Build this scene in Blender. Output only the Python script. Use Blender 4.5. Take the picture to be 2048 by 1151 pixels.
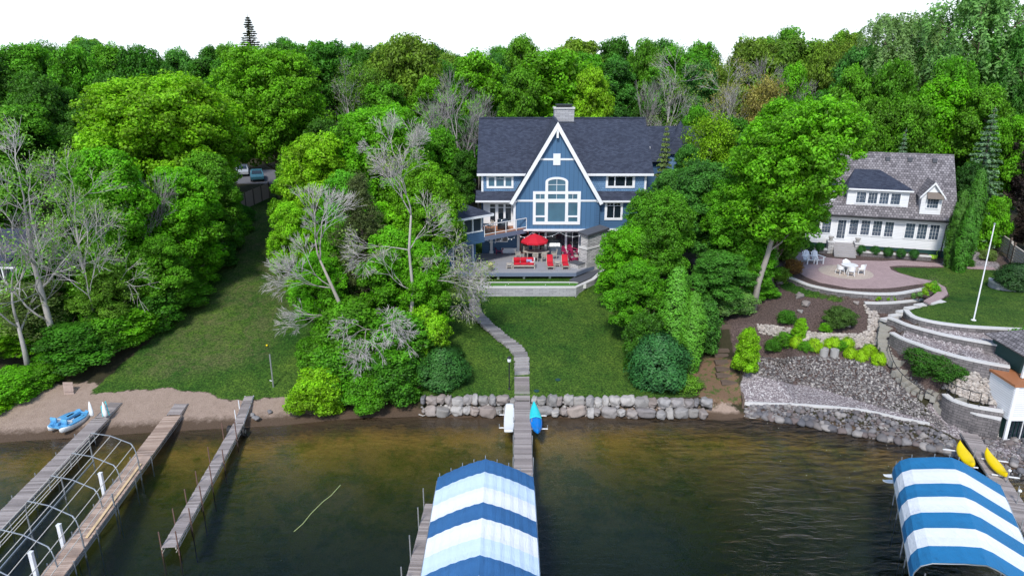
import bpy, math, random
import numpy as np
from mathutils import Vector, Matrix, noise as mnoise
from mathutils.geometry import delaunay_2d_cdt
R = math.radians
random.seed(7)
S = bpy.context.scene
for o in list(bpy.data.objects): bpy.data.objects.remove(o)
C = S.collection
# ---------------------------------------------------------------- camera
CAM_H, PITCH, F = 24.0, R(18.0), 1400.0
cd = bpy.data.cameras.new('camera'); cam = bpy.data.objects.new('camera', cd); C.objects.link(cam)
cam.location = (0, 0, CAM_H); cam.rotation_euler = (R(90) - PITCH, 0, 0)
cd.sensor_width = 36; cd.lens = F / 2048 * 36; cd.clip_start = .5; cd.clip_end = 3000
S.camera = cam
# ---------------------------------------------------------------- world, sun, exposure
SUN_EL, SUN_AZ = R(48), R(196)      # azimuth clockwise from +Y
w = bpy.data.worlds.new('World'); S.world = w; w.use_nodes = True
nt = w.node_tree; nt.nodes.clear()
out = nt.nodes.new('ShaderNodeOutputWorld'); bg = nt.nodes.new('ShaderNodeBackground')
sky = nt.nodes.new('ShaderNodeTexSky'); sky.sky_type = 'NISHITA'; sky.sun_disc = False
sky.sun_elevation = SUN_EL; sky.sun_rotation = SUN_AZ
sky.air_density = 1.0; sky.dust_density = .4; sky.ozone_density = 4.0
# thin bright overcast: dense veil at the horizon, thinner overhead
bg.inputs['Strength'].default_value = .15
bg2 = nt.nodes.new('ShaderNodeBackground'); bg2.inputs[0].default_value = (.86, .94, 1, 1); bg2.inputs['Strength'].default_value = .95
tc = nt.nodes.new('ShaderNodeTexCoord'); sp_ = nt.nodes.new('ShaderNodeSeparateXYZ'); nt.links.new(tc.outputs['Generated'], sp_.inputs[0])
mr = nt.nodes.new('ShaderNodeMapRange'); mr.inputs[1].default_value = .08; mr.inputs[2].default_value = .45; mr.inputs[3].default_value = 1; mr.inputs[4].default_value = .06
nt.links.new(sp_.outputs[2], mr.inputs[0]); mxs = nt.nodes.new('ShaderNodeMixShader'); nt.links.new(mr.outputs[0], mxs.inputs[0])
nt.links.new(sky.outputs[0], bg.inputs[0]); nt.links.new(bg.outputs[0], mxs.inputs[1]); nt.links.new(bg2.outputs[0], mxs.inputs[2]); nt.links.new(mxs.outputs[0], out.inputs[0])
sd = bpy.data.lights.new('sun', 'SUN'); sun = bpy.data.objects.new('sun', sd); C.objects.link(sun)
sd.energy = 2.7; sd.angle = R(9); sd.color = (1, .95, .87)
sun.location = (-30, -30, 60)
sv = Vector((math.sin(SUN_AZ) * math.cos(SUN_EL), math.cos(SUN_AZ) * math.cos(SUN_EL), math.sin(SUN_EL)))
sun.rotation_euler = (-sv).to_track_quat('-Z', 'Y').to_euler()
S.view_settings.view_transform = 'Standard'; S.view_settings.look = 'None'
S.view_settings.gamma = 1; S.view_settings.use_curve_mapping = False
S.view_settings.exposure = .52
S.render.engine = 'CYCLES'
S.cycles.max_bounces = 8; S.cycles.diffuse_bounces = 3; S.cycles.glossy_bounces = 2
S.cycles.transparent_max_bounces = 8; S.cycles.transmission_bounces = 3
# ---------------------------------------------------------------- pixel -> place
CS, SN = math.cos(PITCH), math.sin(PITCH)
def ray(px, py):
    u = (px - 1024) / F; v = (py - 575.5) / F
    return Vector((u, CS - v * SN, -SN - v * CS))
def P(px, py, z=0.0):
    d = ray(px, py); t = (z - CAM_H) / d.z
    return Vector((d.x * t, d.y * t, z))
def atY(px, py, Y):
    d = ray(px, py); t = Y / d.y
    return Vector((d.x * t, Y, CAM_H + d.z * t))
def proj(x, y, z):
    dz = z - CAM_H
    dep = y * CS - dz * SN
    return 1024 + F * x / dep, 575.5 - F * (y * SN + dz * CS) / dep
def xof(px, Y, z):      # world X of a pixel column at a given distance and height
    return (px - 1024) / F * (Y * CS + (CAM_H - z) * SN)
# ---------------------------------------------------------------- materials
MAT = {}
def new_mat(name):
    m = bpy.data.materials.new(name); m.use_nodes = True; MAT[name] = m
    n = m.node_tree.nodes; b = n['Principled BSDF']
    return m, m.node_tree, n, b
def N(t, kind, **kw):
    n = t.nodes.new(kind)
    for k, v in kw.items():
        if k in n.inputs: n.inputs[k].default_value = v
        else: setattr(n, k, v)
    return n
def L(t, a, b): t.links.new(a, b)
def rgb(c): return (c[0], c[1], c[2], 1)
def mixc(t, fac, a, b, mode='MIX'):
    n = t.nodes.new('ShaderNodeMix'); n.data_type = 'RGBA'; n.blend_type = mode
    for sock, v in ((n.inputs[0], fac), (n.inputs[6], a), (n.inputs[7], b)):
        if hasattr(v, 'is_linked'): L(t, v, sock)
        elif isinstance(v, (int, float)): sock.default_value = v
        else: sock.default_value = rgb(v)
    return n.outputs[2]
def noise(t, scale, detail=4, rough=.6, vec=None, dist=0):
    n = N(t, 'ShaderNodeTexNoise', Scale=scale, Detail=detail, Roughness=rough, Distortion=dist)
    if vec: L(t, vec, n.inputs['Vector'])
    return n.outputs['Fac']
def ramp(t, fac, stops):
    r = t.nodes.new('ShaderNodeValToRGB'); e = r.color_ramp.elements
    while len(e) < len(stops): e.new(.5)
    for i, (p, c) in enumerate(stops):
        e[i].position = p; e[i].color = rgb(c) if len(c) == 3 else c
    L(t, fac, r.inputs[0]); return r.outputs[0]
def geo_pos(t): return N(t, 'ShaderNodeNewGeometry').outputs['Position']
def uvm(t, sx=1, sy=1, rot=0):
    u = N(t, 'ShaderNodeUVMap'); m = N(t, 'ShaderNodeMapping'); m.inputs['Scale'].default_value = (sx, sy, 1)
    m.inputs['Rotation'].default_value = (0, 0, rot)
    L(t, u.outputs[0], m.inputs[0]); return m.outputs[0]
def bump(t, b, h, strength=.4, dist=.02):
    n = N(t, 'ShaderNodeBump', Strength=strength, Distance=dist); L(t, h, n.inputs['Height']); L(t, n.outputs[0], b.inputs['Normal'])
def plain(name, col, rough=.6, var=.2, scale=3.0, metal=0.0, bmp=0.0, fine=40.0, spec=.5):
    m, t, n, b = new_mat(name)
    pos = geo_pos(t)
    f1 = noise(t, scale, 5, .65, pos); f2 = noise(t, fine, 2, .5, pos)
    c = mixc(t, f1, [x * (1 - var) for x in col], [min(1, x * (1 + var)) for x in col])
    c = mixc(t, .35 * var * 2, c, mixc(t, f2, [x * .55 for x in col], [min(1, x * 1.35) for x in col]))
    L(t, c, b.inputs['Base Color']); b.inputs['Roughness'].default_value = rough; b.inputs['Metallic'].default_value = metal
    b.inputs['Specular IOR Level'].default_value = spec
    if bmp: bump(t, b, f2, bmp)
    return m
def bricky(name, c1, c2, mortar, bw, bh, ms=.01, rough=.8, sx=1, sy=1, off=.5, bmp=.5, var=.3, smooth=.1, fine=14, rot=0):
    m, t, n, b = new_mat(name)
    v = uvm(t, sx, sy, rot)
    br = N(t, 'ShaderNodeTexBrick', offset=off); L(t, v, br.inputs['Vector'])
    br.inputs['Color1'].default_value = rgb(c1); br.inputs['Color2'].default_value = rgb(c2); br.inputs['Mortar'].default_value = rgb(mortar)
    br.inputs['Scale'].default_value = 1; br.inputs['Brick Width'].default_value = bw; br.inputs['Row Height'].default_value = bh
    br.inputs['Mortar Size'].default_value = ms; br.inputs['Mortar Smooth'].default_value = smooth; br.inputs['Bias'].default_value = 0
    pos = geo_pos(t); f = noise(t, .8, 5, .7, pos); g = noise(t, fine, 3, .6, pos)
    c = mixc(t, var, br.outputs['Color'], mixc(t, f, (.25, .25, .25), (1.5, 1.5, 1.5)), 'MULTIPLY')
    c = mixc(t, var * .8, c, mixc(t, g, (.4, .4, .4), (1.5, 1.5, 1.5)), 'MULTIPLY')
    L(t, c, b.inputs['Base Color']); b.inputs['Roughness'].default_value = rough
    bump(t, b, br.outputs['Fac'], -bmp, .03)
    return m
plain('white_paint', (.74, .75, .77), .5, .06, 1.5)
plain('white_vinyl', (.78, .79, .81), .35, .04, 1.5)
plain('white_plastic', (.76, .78, .78), .3, .05, 2)
plain('dark_metal', (.03, .032, .035), .4, .2, 3, .3)
plain('galvanised', (.48, .5, .52), .38, .2, 4, .75)
plain('alu', (.42, .43, .44), .4, .2, 3, .5)
plain('black_rubber', (.012, .012, .013), .7, .2)
plain('grey_post', (.36, .36, .38), .6, .2)
plain('rusty_post', (.16, .09, .07), .7, .4, 6)
plain('red_fabric', (.50, .004, .02), .8, .08, 3)
plain('magenta_paint', (.36, .02, .09), .45, .12)
plain('purple_paint', (.30, .03, .10), .45, .12)
plain('teak_grey', (.42, .38, .33), .7, .25, 5)
plain('wicker', (.17, .14, .12), .8, .3, 8)
plain('orange_wood', (.35, .14, .06), .6, .3, 4)
plain('fresh_wood', (.72, .52, .30), .6, .15, 3)
plain('bark_grey', (.30, .27, .24), .9, .35, 2.5, bmp=.5, fine=12)
plain('bark_pale', (.36, .335, .31), .9, .28, 2.0, bmp=.4, fine=12)
plain('bark_brown', (.17, .13, .10), .9, .35, 2.5, bmp=.5, fine=12)
plain('twig_purple', (.27, .245, .245), .9, .25, 1.5)
plain('twig_pale', (.42, .39, .375), .9, .25, 1.5)
plain('stone_cap', (.58, .57, .56), .8, .12, 3, bmp=.3)
plain('step_stone', (.33, .315, .32), .85, .25, 1.6, bmp=.5, fine=10)
plain('old_step', (.30, .285, .25), .9, .4, 3, bmp=.5, fine=10)
plain('concrete_pot', (.33, .32, .31), .85, .2, 4)
plain('green_base', (.012, .055, .052), .6, .2)
plain('house_blue', (.045, .125, .255), .6, .1, 1.2)
plain('slate_cap', (.075, .08, .095), .6, .2)
plain('timber', (.12, .085, .065), .85, .4, 2.5, bmp=.6, fine=9)
plain('screen_dark', (.03, .045, .06), .35, .2)
plain('yellow_plastic', (.86, .62, .0), .35, .06, 3)
plain('teal_plastic', (.03, .62, .66), .3, .08, 3)
plain('blue_plastic', (.0, .19, .62), .3, .1, 3)
plain('pedal_blue', (.10, .34, .60), .45, .25, 6)
plain('lime_plastic', (.42, .75, .02), .5, .1)
plain('dark_red_siding', (.22, .045, .03), .7, .15)
plain('tan_roof', (.40, .25, .17), .85, .15)
plain('car_teal', (.05, .16, .22), .25, .05)
plain('car_silver', (.35, .38, .42), .25, .05)
plain('asphalt', (.13, .13, .15), .9, .15, 1)
plain('mulch_dark', (.055, .034, .032), .95, .5, 3)
plain('terracotta', (.35, .16, .09), .8, .2)
plain('cushion_pattern', (.30, .33, .55), .8, .9, 14)
plain('soil', (.05, .035, .025), .95, .3)
plain('pale_gray_vinyl', (.45, .47, .52), .55, .1)
bricky('roof_dark', (.020, .027, .050), (.048, .060, .095), (.008, .010, .018), .30, .145, .008, .9, bmp=.5, var=.35)
bricky('roof_cedar', (.125, .115, .125), (.29, .27, .285), (.03, .026, .03), .26, .26, .018, .9, bmp=.9, var=.5)
bricky('shake_blue', (.10, .21, .37), (.16, .29, .47), (.04, .085, .16), .22, .19, .012, .75, bmp=.5, var=.2)
bricky('lap_blue', (.046, .116, .225), (.052, .128, .24), (.022, .055, .12), 60, .17, .014, .65, bmp=.6, var=.12)
bricky('batten_blue', (.052, .135, .255), (.058, .146, .275), (.024, .066, .15), .42, 60, .016, .65, off=0, bmp=.6, var=.14)
bricky('lap_white', (.74, .75, .77), (.80, .81, .83), (.42, .44, .48), 60, .15, .010, .6, bmp=.5, var=.06)
bricky('stone_veneer', (.64, .62, .61), (.40, .39, .39), (.10, .10, .11), .48, .15, .012, .85, bmp=.9, var=.55)
bricky('block_wall', (.21, .19, .19), (.125, .115, .118), (.04, .037, .038), .42, .19, .012, .9, bmp=.9, var=.45)
bricky('block_pale', (.44, .44, .46), (.33, .33, .35), (.15, .15, .16), .6, .17, .010, .9, bmp=.8, var=.4)
bricky('paver', (.46, .33, .33), (.36, .26, .265), (.24, .18, .18), .22, .11, .010, .85, bmp=.3, var=.35, rot=R(40))
bricky('paver_pale', (.50, .42, .36), (.43, .36, .31), (.30, .25, .22), .25, .2, .008, .85, bmp=.3, var=.25)
bricky('deck_boards', (.34, .345, .37), (.29, .295, .32), (.11, .11, .13), 6, .14, .008, .7, bmp=.5, var=.25, off=.3)
def wood_boards():
    m, t, n, b = new_mat('dock_boards')
    g = N(t, 'ShaderNodeNewGeometry'); rp = g.outputs['Random Per Island']
    pos = g.outputs['Position']
    c = ramp(t, rp, [(0, (.21, .185, .18)), (.5, (.30, .265, .26)), (1, (.39, .35, .34))])
    f = noise(t, 9, 4, .7, pos); g2 = noise(t, .5, 3, .6, pos)
    c = mixc(t, .5, c, mixc(t, f, (.5, .5, .5), (1.4, 1.4, 1.4)), 'MULTIPLY')
    c = mixc(t, .5, c, mixc(t, g2, (.6, .58, .55), (1.3, 1.3, 1.3)), 'MULTIPLY')
    L(t, c, b.inputs['Base Color']); b.inputs['Roughness'].default_value = .8
    m2 = m.copy(); m2.name = 'dock_boards_tan'; MAT['dock_boards_tan'] = m2
    for x in m2.node_tree.nodes:
        if x.type == 'VALTORGB':
            for e, cc in zip(x.color_ramp.elements, ((.30, .215, .17), (.42, .31, .25), (.52, .40, .33))): e.color = rgb(cc)
    return m
wood_boards()
def stone_mat(name, cols):
    m, t, n, b = new_mat(name)
    g = N(t, 'ShaderNodeNewGeometry'); oi = N(t, 'ShaderNodeObjectInfo')
    a = N(t, 'ShaderNodeMath', operation='ADD'); L(t, g.outputs['Random Per Island'], a.inputs[0]); L(t, oi.outputs['Random'], a.inputs[1])
    fr = N(t, 'ShaderNodeMath', operation='FRACT'); L(t, a.outputs[0], fr.inputs[0])
    k = len(cols) - 1
    c = ramp(t, fr.outputs[0], [(i / k, x) for i, x in enumerate(cols)])
    f = noise(t, 3.5, 6, .75, g.outputs['Position']); f2 = noise(t, 25, 3, .6, g.outputs['Position'])
    c = mixc(t, .65, c, mixc(t, f, (.35, .35, .36), (1.55, 1.5, 1.45)), 'MULTIPLY')
    c = mixc(t, .3, c, mixc(t, f2, (.4, .4, .4), (1.5, 1.5, 1.5)), 'MULTIPLY')
    L(t, c, b.inputs['Base Color']); b.inputs['Roughness'].default_value = .85
    bump(t, b, f, .5, .06)
stone_mat('boulder', [(.26, .25, .25), (.33, .28, .25), (.16, .16, .175), (.40, .385, .37), (.22, .21, .20), (.30, .295, .30), (.24, .20, .18)])
stone_mat('slab', [(.20, .19, .195), (.27, .26, .265), (.36, .345, .345), (.24, .23, .235)])
plain('fence_wood', (.36, .27, .23), .85, .3, 4)
plain('fascia_blue', (.13, .165, .24), .6, .15)
stone_mat('riprap', [(.10, .10, .115), (.17, .158, .155), (.15, .12, .115), (.10, .105, .12), (.30, .28, .27), (.13, .13, .145)])
stone_mat('cobble', [(.08, .07, .075), (.13, .12, .118), (.055, .05, .055), (.30, .28, .27), (.12, .10, .10), (.44, .42, .40), (.09, .085, .09), (.2, .19, .18)])
stone_mat('cobble_pale', [(.42, .37, .33), (.30, .27, .25), (.50, .46, .42), (.36, .33, .31)])
def glass_mat(name, tint, refl=.35, rough=.04):
    m, t, n, b = new_mat(name)
    pos = geo_pos(t); f = noise(t, .7, 2, .5, pos)
    c = mixc(t, f, [x * .5 for x in tint], [x * 1.6 for x in tint])
    L(t, c, b.inputs['Base Color']); b.inputs['Roughness'].default_value = rough
    b.inputs['Specular IOR Level'].default_value = .9
    return m
glass_mat('glass_blue', (.055, .13, .185)); glass_mat('glass_dark', (.012, .02, .03)); glass_mat('glass_grey', (.06, .085, .12))
glass_mat('car_glass', (.02, .03, .04))
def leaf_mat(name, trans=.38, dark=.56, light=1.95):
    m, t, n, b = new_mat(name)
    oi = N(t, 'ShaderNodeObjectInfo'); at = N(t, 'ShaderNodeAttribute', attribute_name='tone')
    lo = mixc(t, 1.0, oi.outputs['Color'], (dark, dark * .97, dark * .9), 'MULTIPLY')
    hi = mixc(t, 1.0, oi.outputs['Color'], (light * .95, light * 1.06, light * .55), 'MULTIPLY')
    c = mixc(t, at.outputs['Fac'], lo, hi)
    L(t, c, b.inputs['Base Color']); b.inputs['Roughness'].default_value = .55; b.inputs['Specular IOR Level'].default_value = .25
    tr = N(t, 'ShaderNodeBsdfTranslucent'); L(t, mixc(t, 1.0, c, (1.1, 1.15, .5), 'MULTIPLY'), tr.inputs[0])
    ms = N(t, 'ShaderNodeMixShader'); ms.inputs[0].default_value = trans
    L(t, b.outputs[0], ms.inputs[1]); L(t, tr.outputs[0], ms.inputs[2]); L(t, ms.outputs[0], n['Material Output'].inputs[0])
leaf_mat('leaf'); leaf_mat('needle', .08, .5, 1.5)
# ---------------------------------------------------------------- mesh builder
class MB:
    def __init__(s): s.v = []; s.f = []; s.sm = False
    def add(s, vs, fs):
        o = len(s.v); s.v += [tuple(p) for p in vs]; s.f += [tuple(i + o for i in q) for q in fs]; return s
    def frame(s, c, sx, sy, sz, rz=0, M=None):
        vs = []
        cr, sr = math.cos(rz), math.sin(rz)
        for dz in (-.5, .5):
            for dx, dy in ((-.5, -.5), (.5, -.5), (.5, .5), (-.5, .5)):
                x, y, z = dx * sx, dy * sy, dz * sz
                if M: p = M @ Vector((x, y, z)); vs.append((p.x + c[0], p.y + c[1], p.z + c[2]))
                else: vs.append((c[0] + x * cr - y * sr, c[1] + x * sr + y * cr, c[2] + z))
        return s.add(vs, [(0, 3, 2, 1), (4, 5, 6, 7), (0, 1, 5, 4), (1, 2, 6, 5), (2, 3, 7, 6), (3, 0, 4, 7)])
    box = frame
    def b2(s, x0, x1, y0, y1, z0, z1):
        return s.frame(((x0 + x1) / 2, (y0 + y1) / 2, (z0 + z1) / 2), abs(x1 - x0), abs(y1 - y0), abs(z1 - z0))
    def beam(s, p, q, w, h):      # box from p to q, w sideways, h up
        p = Vector(p); q = Vector(q); d = q - p; l = d.length
        if l < 1e-6: return s
        x = d / l; up = Vector((0, 0, 1))
        if abs(x.z) > .95: up = Vector((0, 1, 0))
        y = up.cross(x).normalized(); z = x.cross(y)
        M = Matrix((x, y, z)).transposed()
        return s.frame(tuple((p + q) / 2), l, w, h, 0, M)
    def tube(s, p, q, r0, r1=None, n=8, cap=True):
        r1 = r0 if r1 is None else r1
        p = Vector(p); q = Vector(q); d = (q - p)
        if d.length < 1e-6: return s
        d.normalize(); a = Vector((0, 0, 1)) if abs(d.z) < .9 else Vector((1, 0, 0))
        u = d.cross(a).normalized(); v = d.cross(u)
        vs = []
        for c, r in ((p, r0), (q, r1)):
            for i in range(n):
                t = 2 * math.pi * i / n; vs.append(tuple(c + u * (r * math.cos(t)) + v * (r * math.sin(t))))
        fs = [(i, (i + 1) % n, n + (i + 1) % n, n + i) for i in range(n)]
        if cap: fs += [tuple(range(n))[::-1], tuple(range(n, 2 * n))]
        return s.add(vs, fs)
    def path(s, pts, rads, n=8):
        if isinstance(rads, (int, float)): rads = [rads] * len(pts)
        pts = [Vector(p) for p in pts]; vs = []
        for k, p in enumerate(pts):
            d = (pts[min(k + 1, len(pts) - 1)] - pts[max(k - 1, 0)]).normalized()
            a = Vector((0, 0, 1)) if abs(d.z) < .9 else Vector((1, 0, 0))
            if k and abs(d.dot(a0)) < .97: a = a0
            a0 = a
            u = d.cross(a).normalized(); v = d.cross(u)
            for i in range(n):
                t = 2 * math.pi * i / n; vs.append(tuple(p + u * (rads[k] * math.cos(t)) + v * (rads[k] * math.sin(t))))
        fs = [(k * n + i, k * n + (i + 1) % n, (k + 1) * n + (i + 1) % n, (k + 1) * n + i) for k in range(len(pts) - 1) for i in range(n)]
        fs += [tuple(range(n))[::-1], tuple(range((len(pts) - 1) * n, len(pts) * n))]
        return s.add(vs, fs)
    def prism(s, poly, z0, z1):
        n = len(poly)
        a = sum(poly[i][0] * poly[(i + 1) % n][1] - poly[(i + 1) % n][0] * poly[i][1] for i in range(n))
        if a < 0: poly = poly[::-1]
        vs = [(p[0], p[1], z0) for p in poly] + [(p[0], p[1], z1) for p in poly]
        return s.add(vs, [tuple(range(n))[::-1], tuple(range(n, 2 * n))] + [(i, (i + 1) % n, n + (i + 1) % n, n + i) for i in range(n)])
    def lathe(s, prof, c=(0, 0, 0), n=16, sx=1, sy=1):
        vs = []
        for r, z in prof:
            for i in range(n):
                t = 2 * math.pi * i / n; vs.append((c[0] + r * sx * math.cos(t), c[1] + r * sy * math.sin(t), c[2] + z))
        m = len(prof)
        fs = [(k * n + i, k * n + (i + 1) % n, (k + 1) * n + (i + 1) % n, (k + 1) * n + i) for k in range(m - 1) for i in range(n)]
        fs += [tuple(range(n))[::-1], tuple(range((m - 1) * n, m * n))]
        return s.add(vs, fs)
    def loft(s, secs, cap=True):
        n = len(secs[0]); vs = [p for c in secs for p in c]
        fs = [(k * n + i, k * n + (i + 1) % n, (k + 1) * n + (i + 1) % n, (k + 1) * n + i) for k in range(len(secs) - 1) for i in range(n)]
        if cap: fs += [tuple(range(n))[::-1], tuple(range((len(secs) - 1) * n, len(secs) * n))]
        return s.add(vs, fs)
    def slab(s, pts, th):          # thick sheet from a 3-D polygon, th along its normal (downwards)
        pts = [Vector(p) for p in pts]; nrm = Vector((0, 0, 0))
        for i in range(len(pts)):
            a, b = pts[i], pts[(i + 1) % len(pts)]; nrm += a.cross(b)
        nrm.normalize()
        if nrm.z < 0 or (abs(nrm.z) < 1e-4 and nrm.y > 0): nrm = -nrm; pts = pts[::-1]
        n = len(pts); lo = [p - nrm * th for p in pts]
        return s.add(pts + lo, [tuple(range(n)), tuple(range(n, 2 * n))[::-1]] + [(i, n + i, n + (i + 1) % n, (i + 1) % n) for i in range(n)])
    def xf(s, M):
        s.v = [tuple(M @ Vector(p)) for p in s.v]; return s
    def build(s, name, mat, parent=None, smooth=None, fixn=False):
        me = bpy.data.meshes.new(name)
        v = s.v
        if parent is not None:
            o = Vector((0, 0, 0)); q = parent
            while q: o += q.location; q = q.parent
        else:
            a = np.array(v); o = Vector(((a[:, 0].min() + a[:, 0].max()) / 2, (a[:, 1].min() + a[:, 1].max()) / 2, a[:, 2].min()))
        me.from_pydata([(p[0] - o.x, p[1] - o.y, p[2] - o.z) for p in v], [], s.f)
        uv = me.uv_layers.new(name='UVMap'); data = []
        for poly in me.polygons:
            nx, ny, nz = poly.normal
            h = math.hypot(nx, ny)
            if h < .12: t = Vector((1, 0, 0)); b = Vector((0, 1, 0))
            else:
                t = Vector((-ny / h, nx / h, 0)); b = poly.normal.cross(t)
                if b.z < 0: b = -b
            for vi in poly.vertices:
                c = me.vertices[vi].co + o; data += [c.dot(t), c.dot(b)]
        uv.data.foreach_set('uv', data)
        me.materials.append(MAT[mat])
        if smooth if smooth is not None else s.sm:
            me.polygons.foreach_set('use_smooth', [True] * len(me.polygons))
        ob = bpy.data.objects.new(name, me); C.objects.link(ob)
        if parent is not None: ob.parent = parent
        else: ob.location = o
        return ob
def tag(o, label, cat, group=None, kind=None):
    if label: o['label'] = label
    if cat: o['category'] = cat
    if group: o['group'] = group
    if kind: o['kind'] = kind
    return o
def thing(name, label, cat, loc=(0, 0, 0), group=None):
    o = bpy.data.objects.new(name, None); C.objects.link(o); o.location = loc; o.empty_display_size = .3
    return tag(o, label, cat, group)
KIDS = {}
def kids(o):
    return [c for c in bpy.data.objects if c.parent == o] if o.name not in KIDS else KIDS[o.name]
def dup(root, loc, rz=0, sc=None, label=None, group=None, color=None):
    if root.name not in KIDS:
        KIDS[root.name] = [c for c in bpy.data.objects if c.parent == root]
        for c in KIDS[root.name]: KIDS[c.name] = [g for g in bpy.data.objects if g.parent == c]
    r = root.copy(); C.objects.link(r); r.location = loc; r.rotation_euler = (0, 0, rz)
    if sc: r.scale = sc if hasattr(sc, '__len__') else (sc, sc, sc)
    if label: r['label'] = label
    if group: r['group'] = group
    if color: r.color = rgb(color)
    for ch in KIDS[root.name]:
        c = ch.copy(); C.objects.link(c); c.parent = r
        if color: c.color = rgb(color)
        for g in KIDS.get(ch.name, []):
            d = g.copy(); C.objects.link(d); d.parent = c
            if color: d.color = rgb(color)
    return r
PROTOS = []

def canvas_mat(name, col, var):
    m, t, n, b = new_mat(name); pos = geo_pos(t)
    f = noise(t, .9, 5, .7, pos); g = noise(t, 45, 2, .6, pos)
    mp = N(t, 'ShaderNodeMapping'); mp.inputs['Scale'].default_value = (3.2, .5, 3.2); L(t, pos, mp.inputs[0]); h = noise(t, 1.6, 5, .65, mp.outputs[0], .4)
    c = mixc(t, f, [x * (1 - var) for x in col], [min(1, x * (1 + var)) for x in col])
    c = mixc(t, var * 1.4, c, mixc(t, g, (.3, .3, .3), (1.7, 1.7, 1.7)), 'MULTIPLY')
    st = ramp(t, h, [(.60, (1, 1, 1)), (.74, (1 - var, 1 - var, 1 - var))]); c = mixc(t, 1.0, c, st, 'MULTIPLY')
    L(t, c, b.inputs['Base Color']); b.inputs['Roughness'].default_value = .65
    bump(t, b, h, .55, .12)
# ================================================================ TERRAIN
SH = [P(x, y, 0) for x, y in ((0, 884), (150, 874), (300, 864), (420, 857), (560, 850), (700, 836), (850, 829), (1030, 828), (1240, 828), (1400, 829), (1490, 834), (1600, 846), (1700, 864), (1800, 884), (1900, 906), (1960, 922), (2048, 945))]
SH = [Vector((-400, 40, 0)), Vector((-60, 41, 0))] + SH + [Vector((45, 35, 0)), Vector((400, 30, 0))]
shx = np.array([p.x for p in SH]); shy = np.array([p.y for p in SH])
def shore(x): return float(np.interp(x, shx, shy))
tv = []; te = []
def tp(p): tv.append((p[0], p[1], p[2])); return len(tv) - 1
def line(pts):
    ids = [tp(p) for p in pts]
    te.extend(zip(ids[:-1], ids[1:])); return ids
def off(pts, d):      # offset a polyline towards the viewer (right-hand side when running +x)
    o = []
    for i, p in enumerate(pts):
        a = pts[max(i - 1, 0)]; b = pts[min(i + 1, len(pts) - 1)]
        t = Vector((b[0] - a[0], b[1] - a[1])).normalized(); o.append(Vector((p[0] + t.y * d, p[1] - t.x * d, p[2])))
    return o
def setz(pts, z): return [Vector((p[0], p[1], z)) for p in pts]
def pix(l, z): return [P(a, b, z) for a, b in l]
# lake bed
for d, z in ((.6, -.12), (2.2, -.4), (6, -.95), (11, -1.9), (17, -3.2), (40, -4.2)):
    for x in (-400, -120, -60, -40, -30, -20, -10, 0, 10, 20, 30, 45, 90, 400): tp((x, shore(x) - d, z))
for x in (-500, -100, 0, 100, 500): tp((x, -60, -4.9))
line(SH)
# left bank and woods, lawn slope
for x in (-400, -120, -60, -42, -30, -22, -14, -9.5, -7):
    s = shore(x)
    for d, z in ((1.2, .3), (3.2, .85), (7.3, 1.95), (14.5, 3.55), (25, 5.3), (36, 6.6), (52, 7.6)): tp((x, s + d, z))
for x in (-400, -200, -100, -50, -20, 0, 20, 50, 100, 200, 400):
    for y, z in ((110, 8.0), (150, 9.0), (220, 10.5), (400, 13), (900, 15)): tp((x, y, z))
# middle lawn and the terrace under the deck
LB = [(-6.3, 45.35, 1.15), (-3, 45.3, 1.15), (0, 45.2, 1.15), (4, 45.2, 1.15), (9, 45.1, 1.15), (14.6, 44.95, 1.05)]
line(LB)
line([(x, y - .75, .05) for x, y, z in LB])
for x in (-6, -3, 0, 4, 8):
    tp((x, 48.5, 1.75)); tp((x, 53.5, 2.75))
WALLF = [(-2.75, 59.15), (5.65, 59.15), (7.4, 61.2), (8.9, 64.4), (9.5, 66.5)]
line([(-2.75, 61.6, 4.85), (-2.75, 59.22, 4.85), (5.65, 59.22, 4.85), (7.4, 61.2, 4.95), (8.9, 64.4, 5.1), (9.6, 66.8, 5.3)])
line([(-3.1, 61.6, 4.7), (-3.1, 59.0, 3.70), (-2.75, 58.7, 3.58), (5.8, 58.7, 3.58), (7.7, 60.9, 4.1), (9.3, 64.2, 4.8), (10.0, 66.6, 5.2)])
for x, y, z in ((-5, 59, 3.9), (-6, 63, 5.0), (-8, 66, 5.2), (-3, 70, 5.2), (4, 70, 5.2), (13, 70, 5.6), (-3, 76, 7.2), (4, 76, 7.2), (14, 76, 7.3), (0, 90, 7.6), (20, 90, 7.6), (40, 85, 7.3)): tp((x, y, z))
for x, y, z in ((11, 48.5, 1.8), (11, 54, 3.0), (12, 60, 4.3), (14.5, 49, 2.0), (16.5, 60, 4.6), (18, 64, 5.4), (17, 56, 4.0), (14.8, 52.5, 3.7), (14.6, 50.9, 2.2), (17.4, 50.9, 2.3), (17.4, 52.3, 3.7)): tp((x, y, z))
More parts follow.
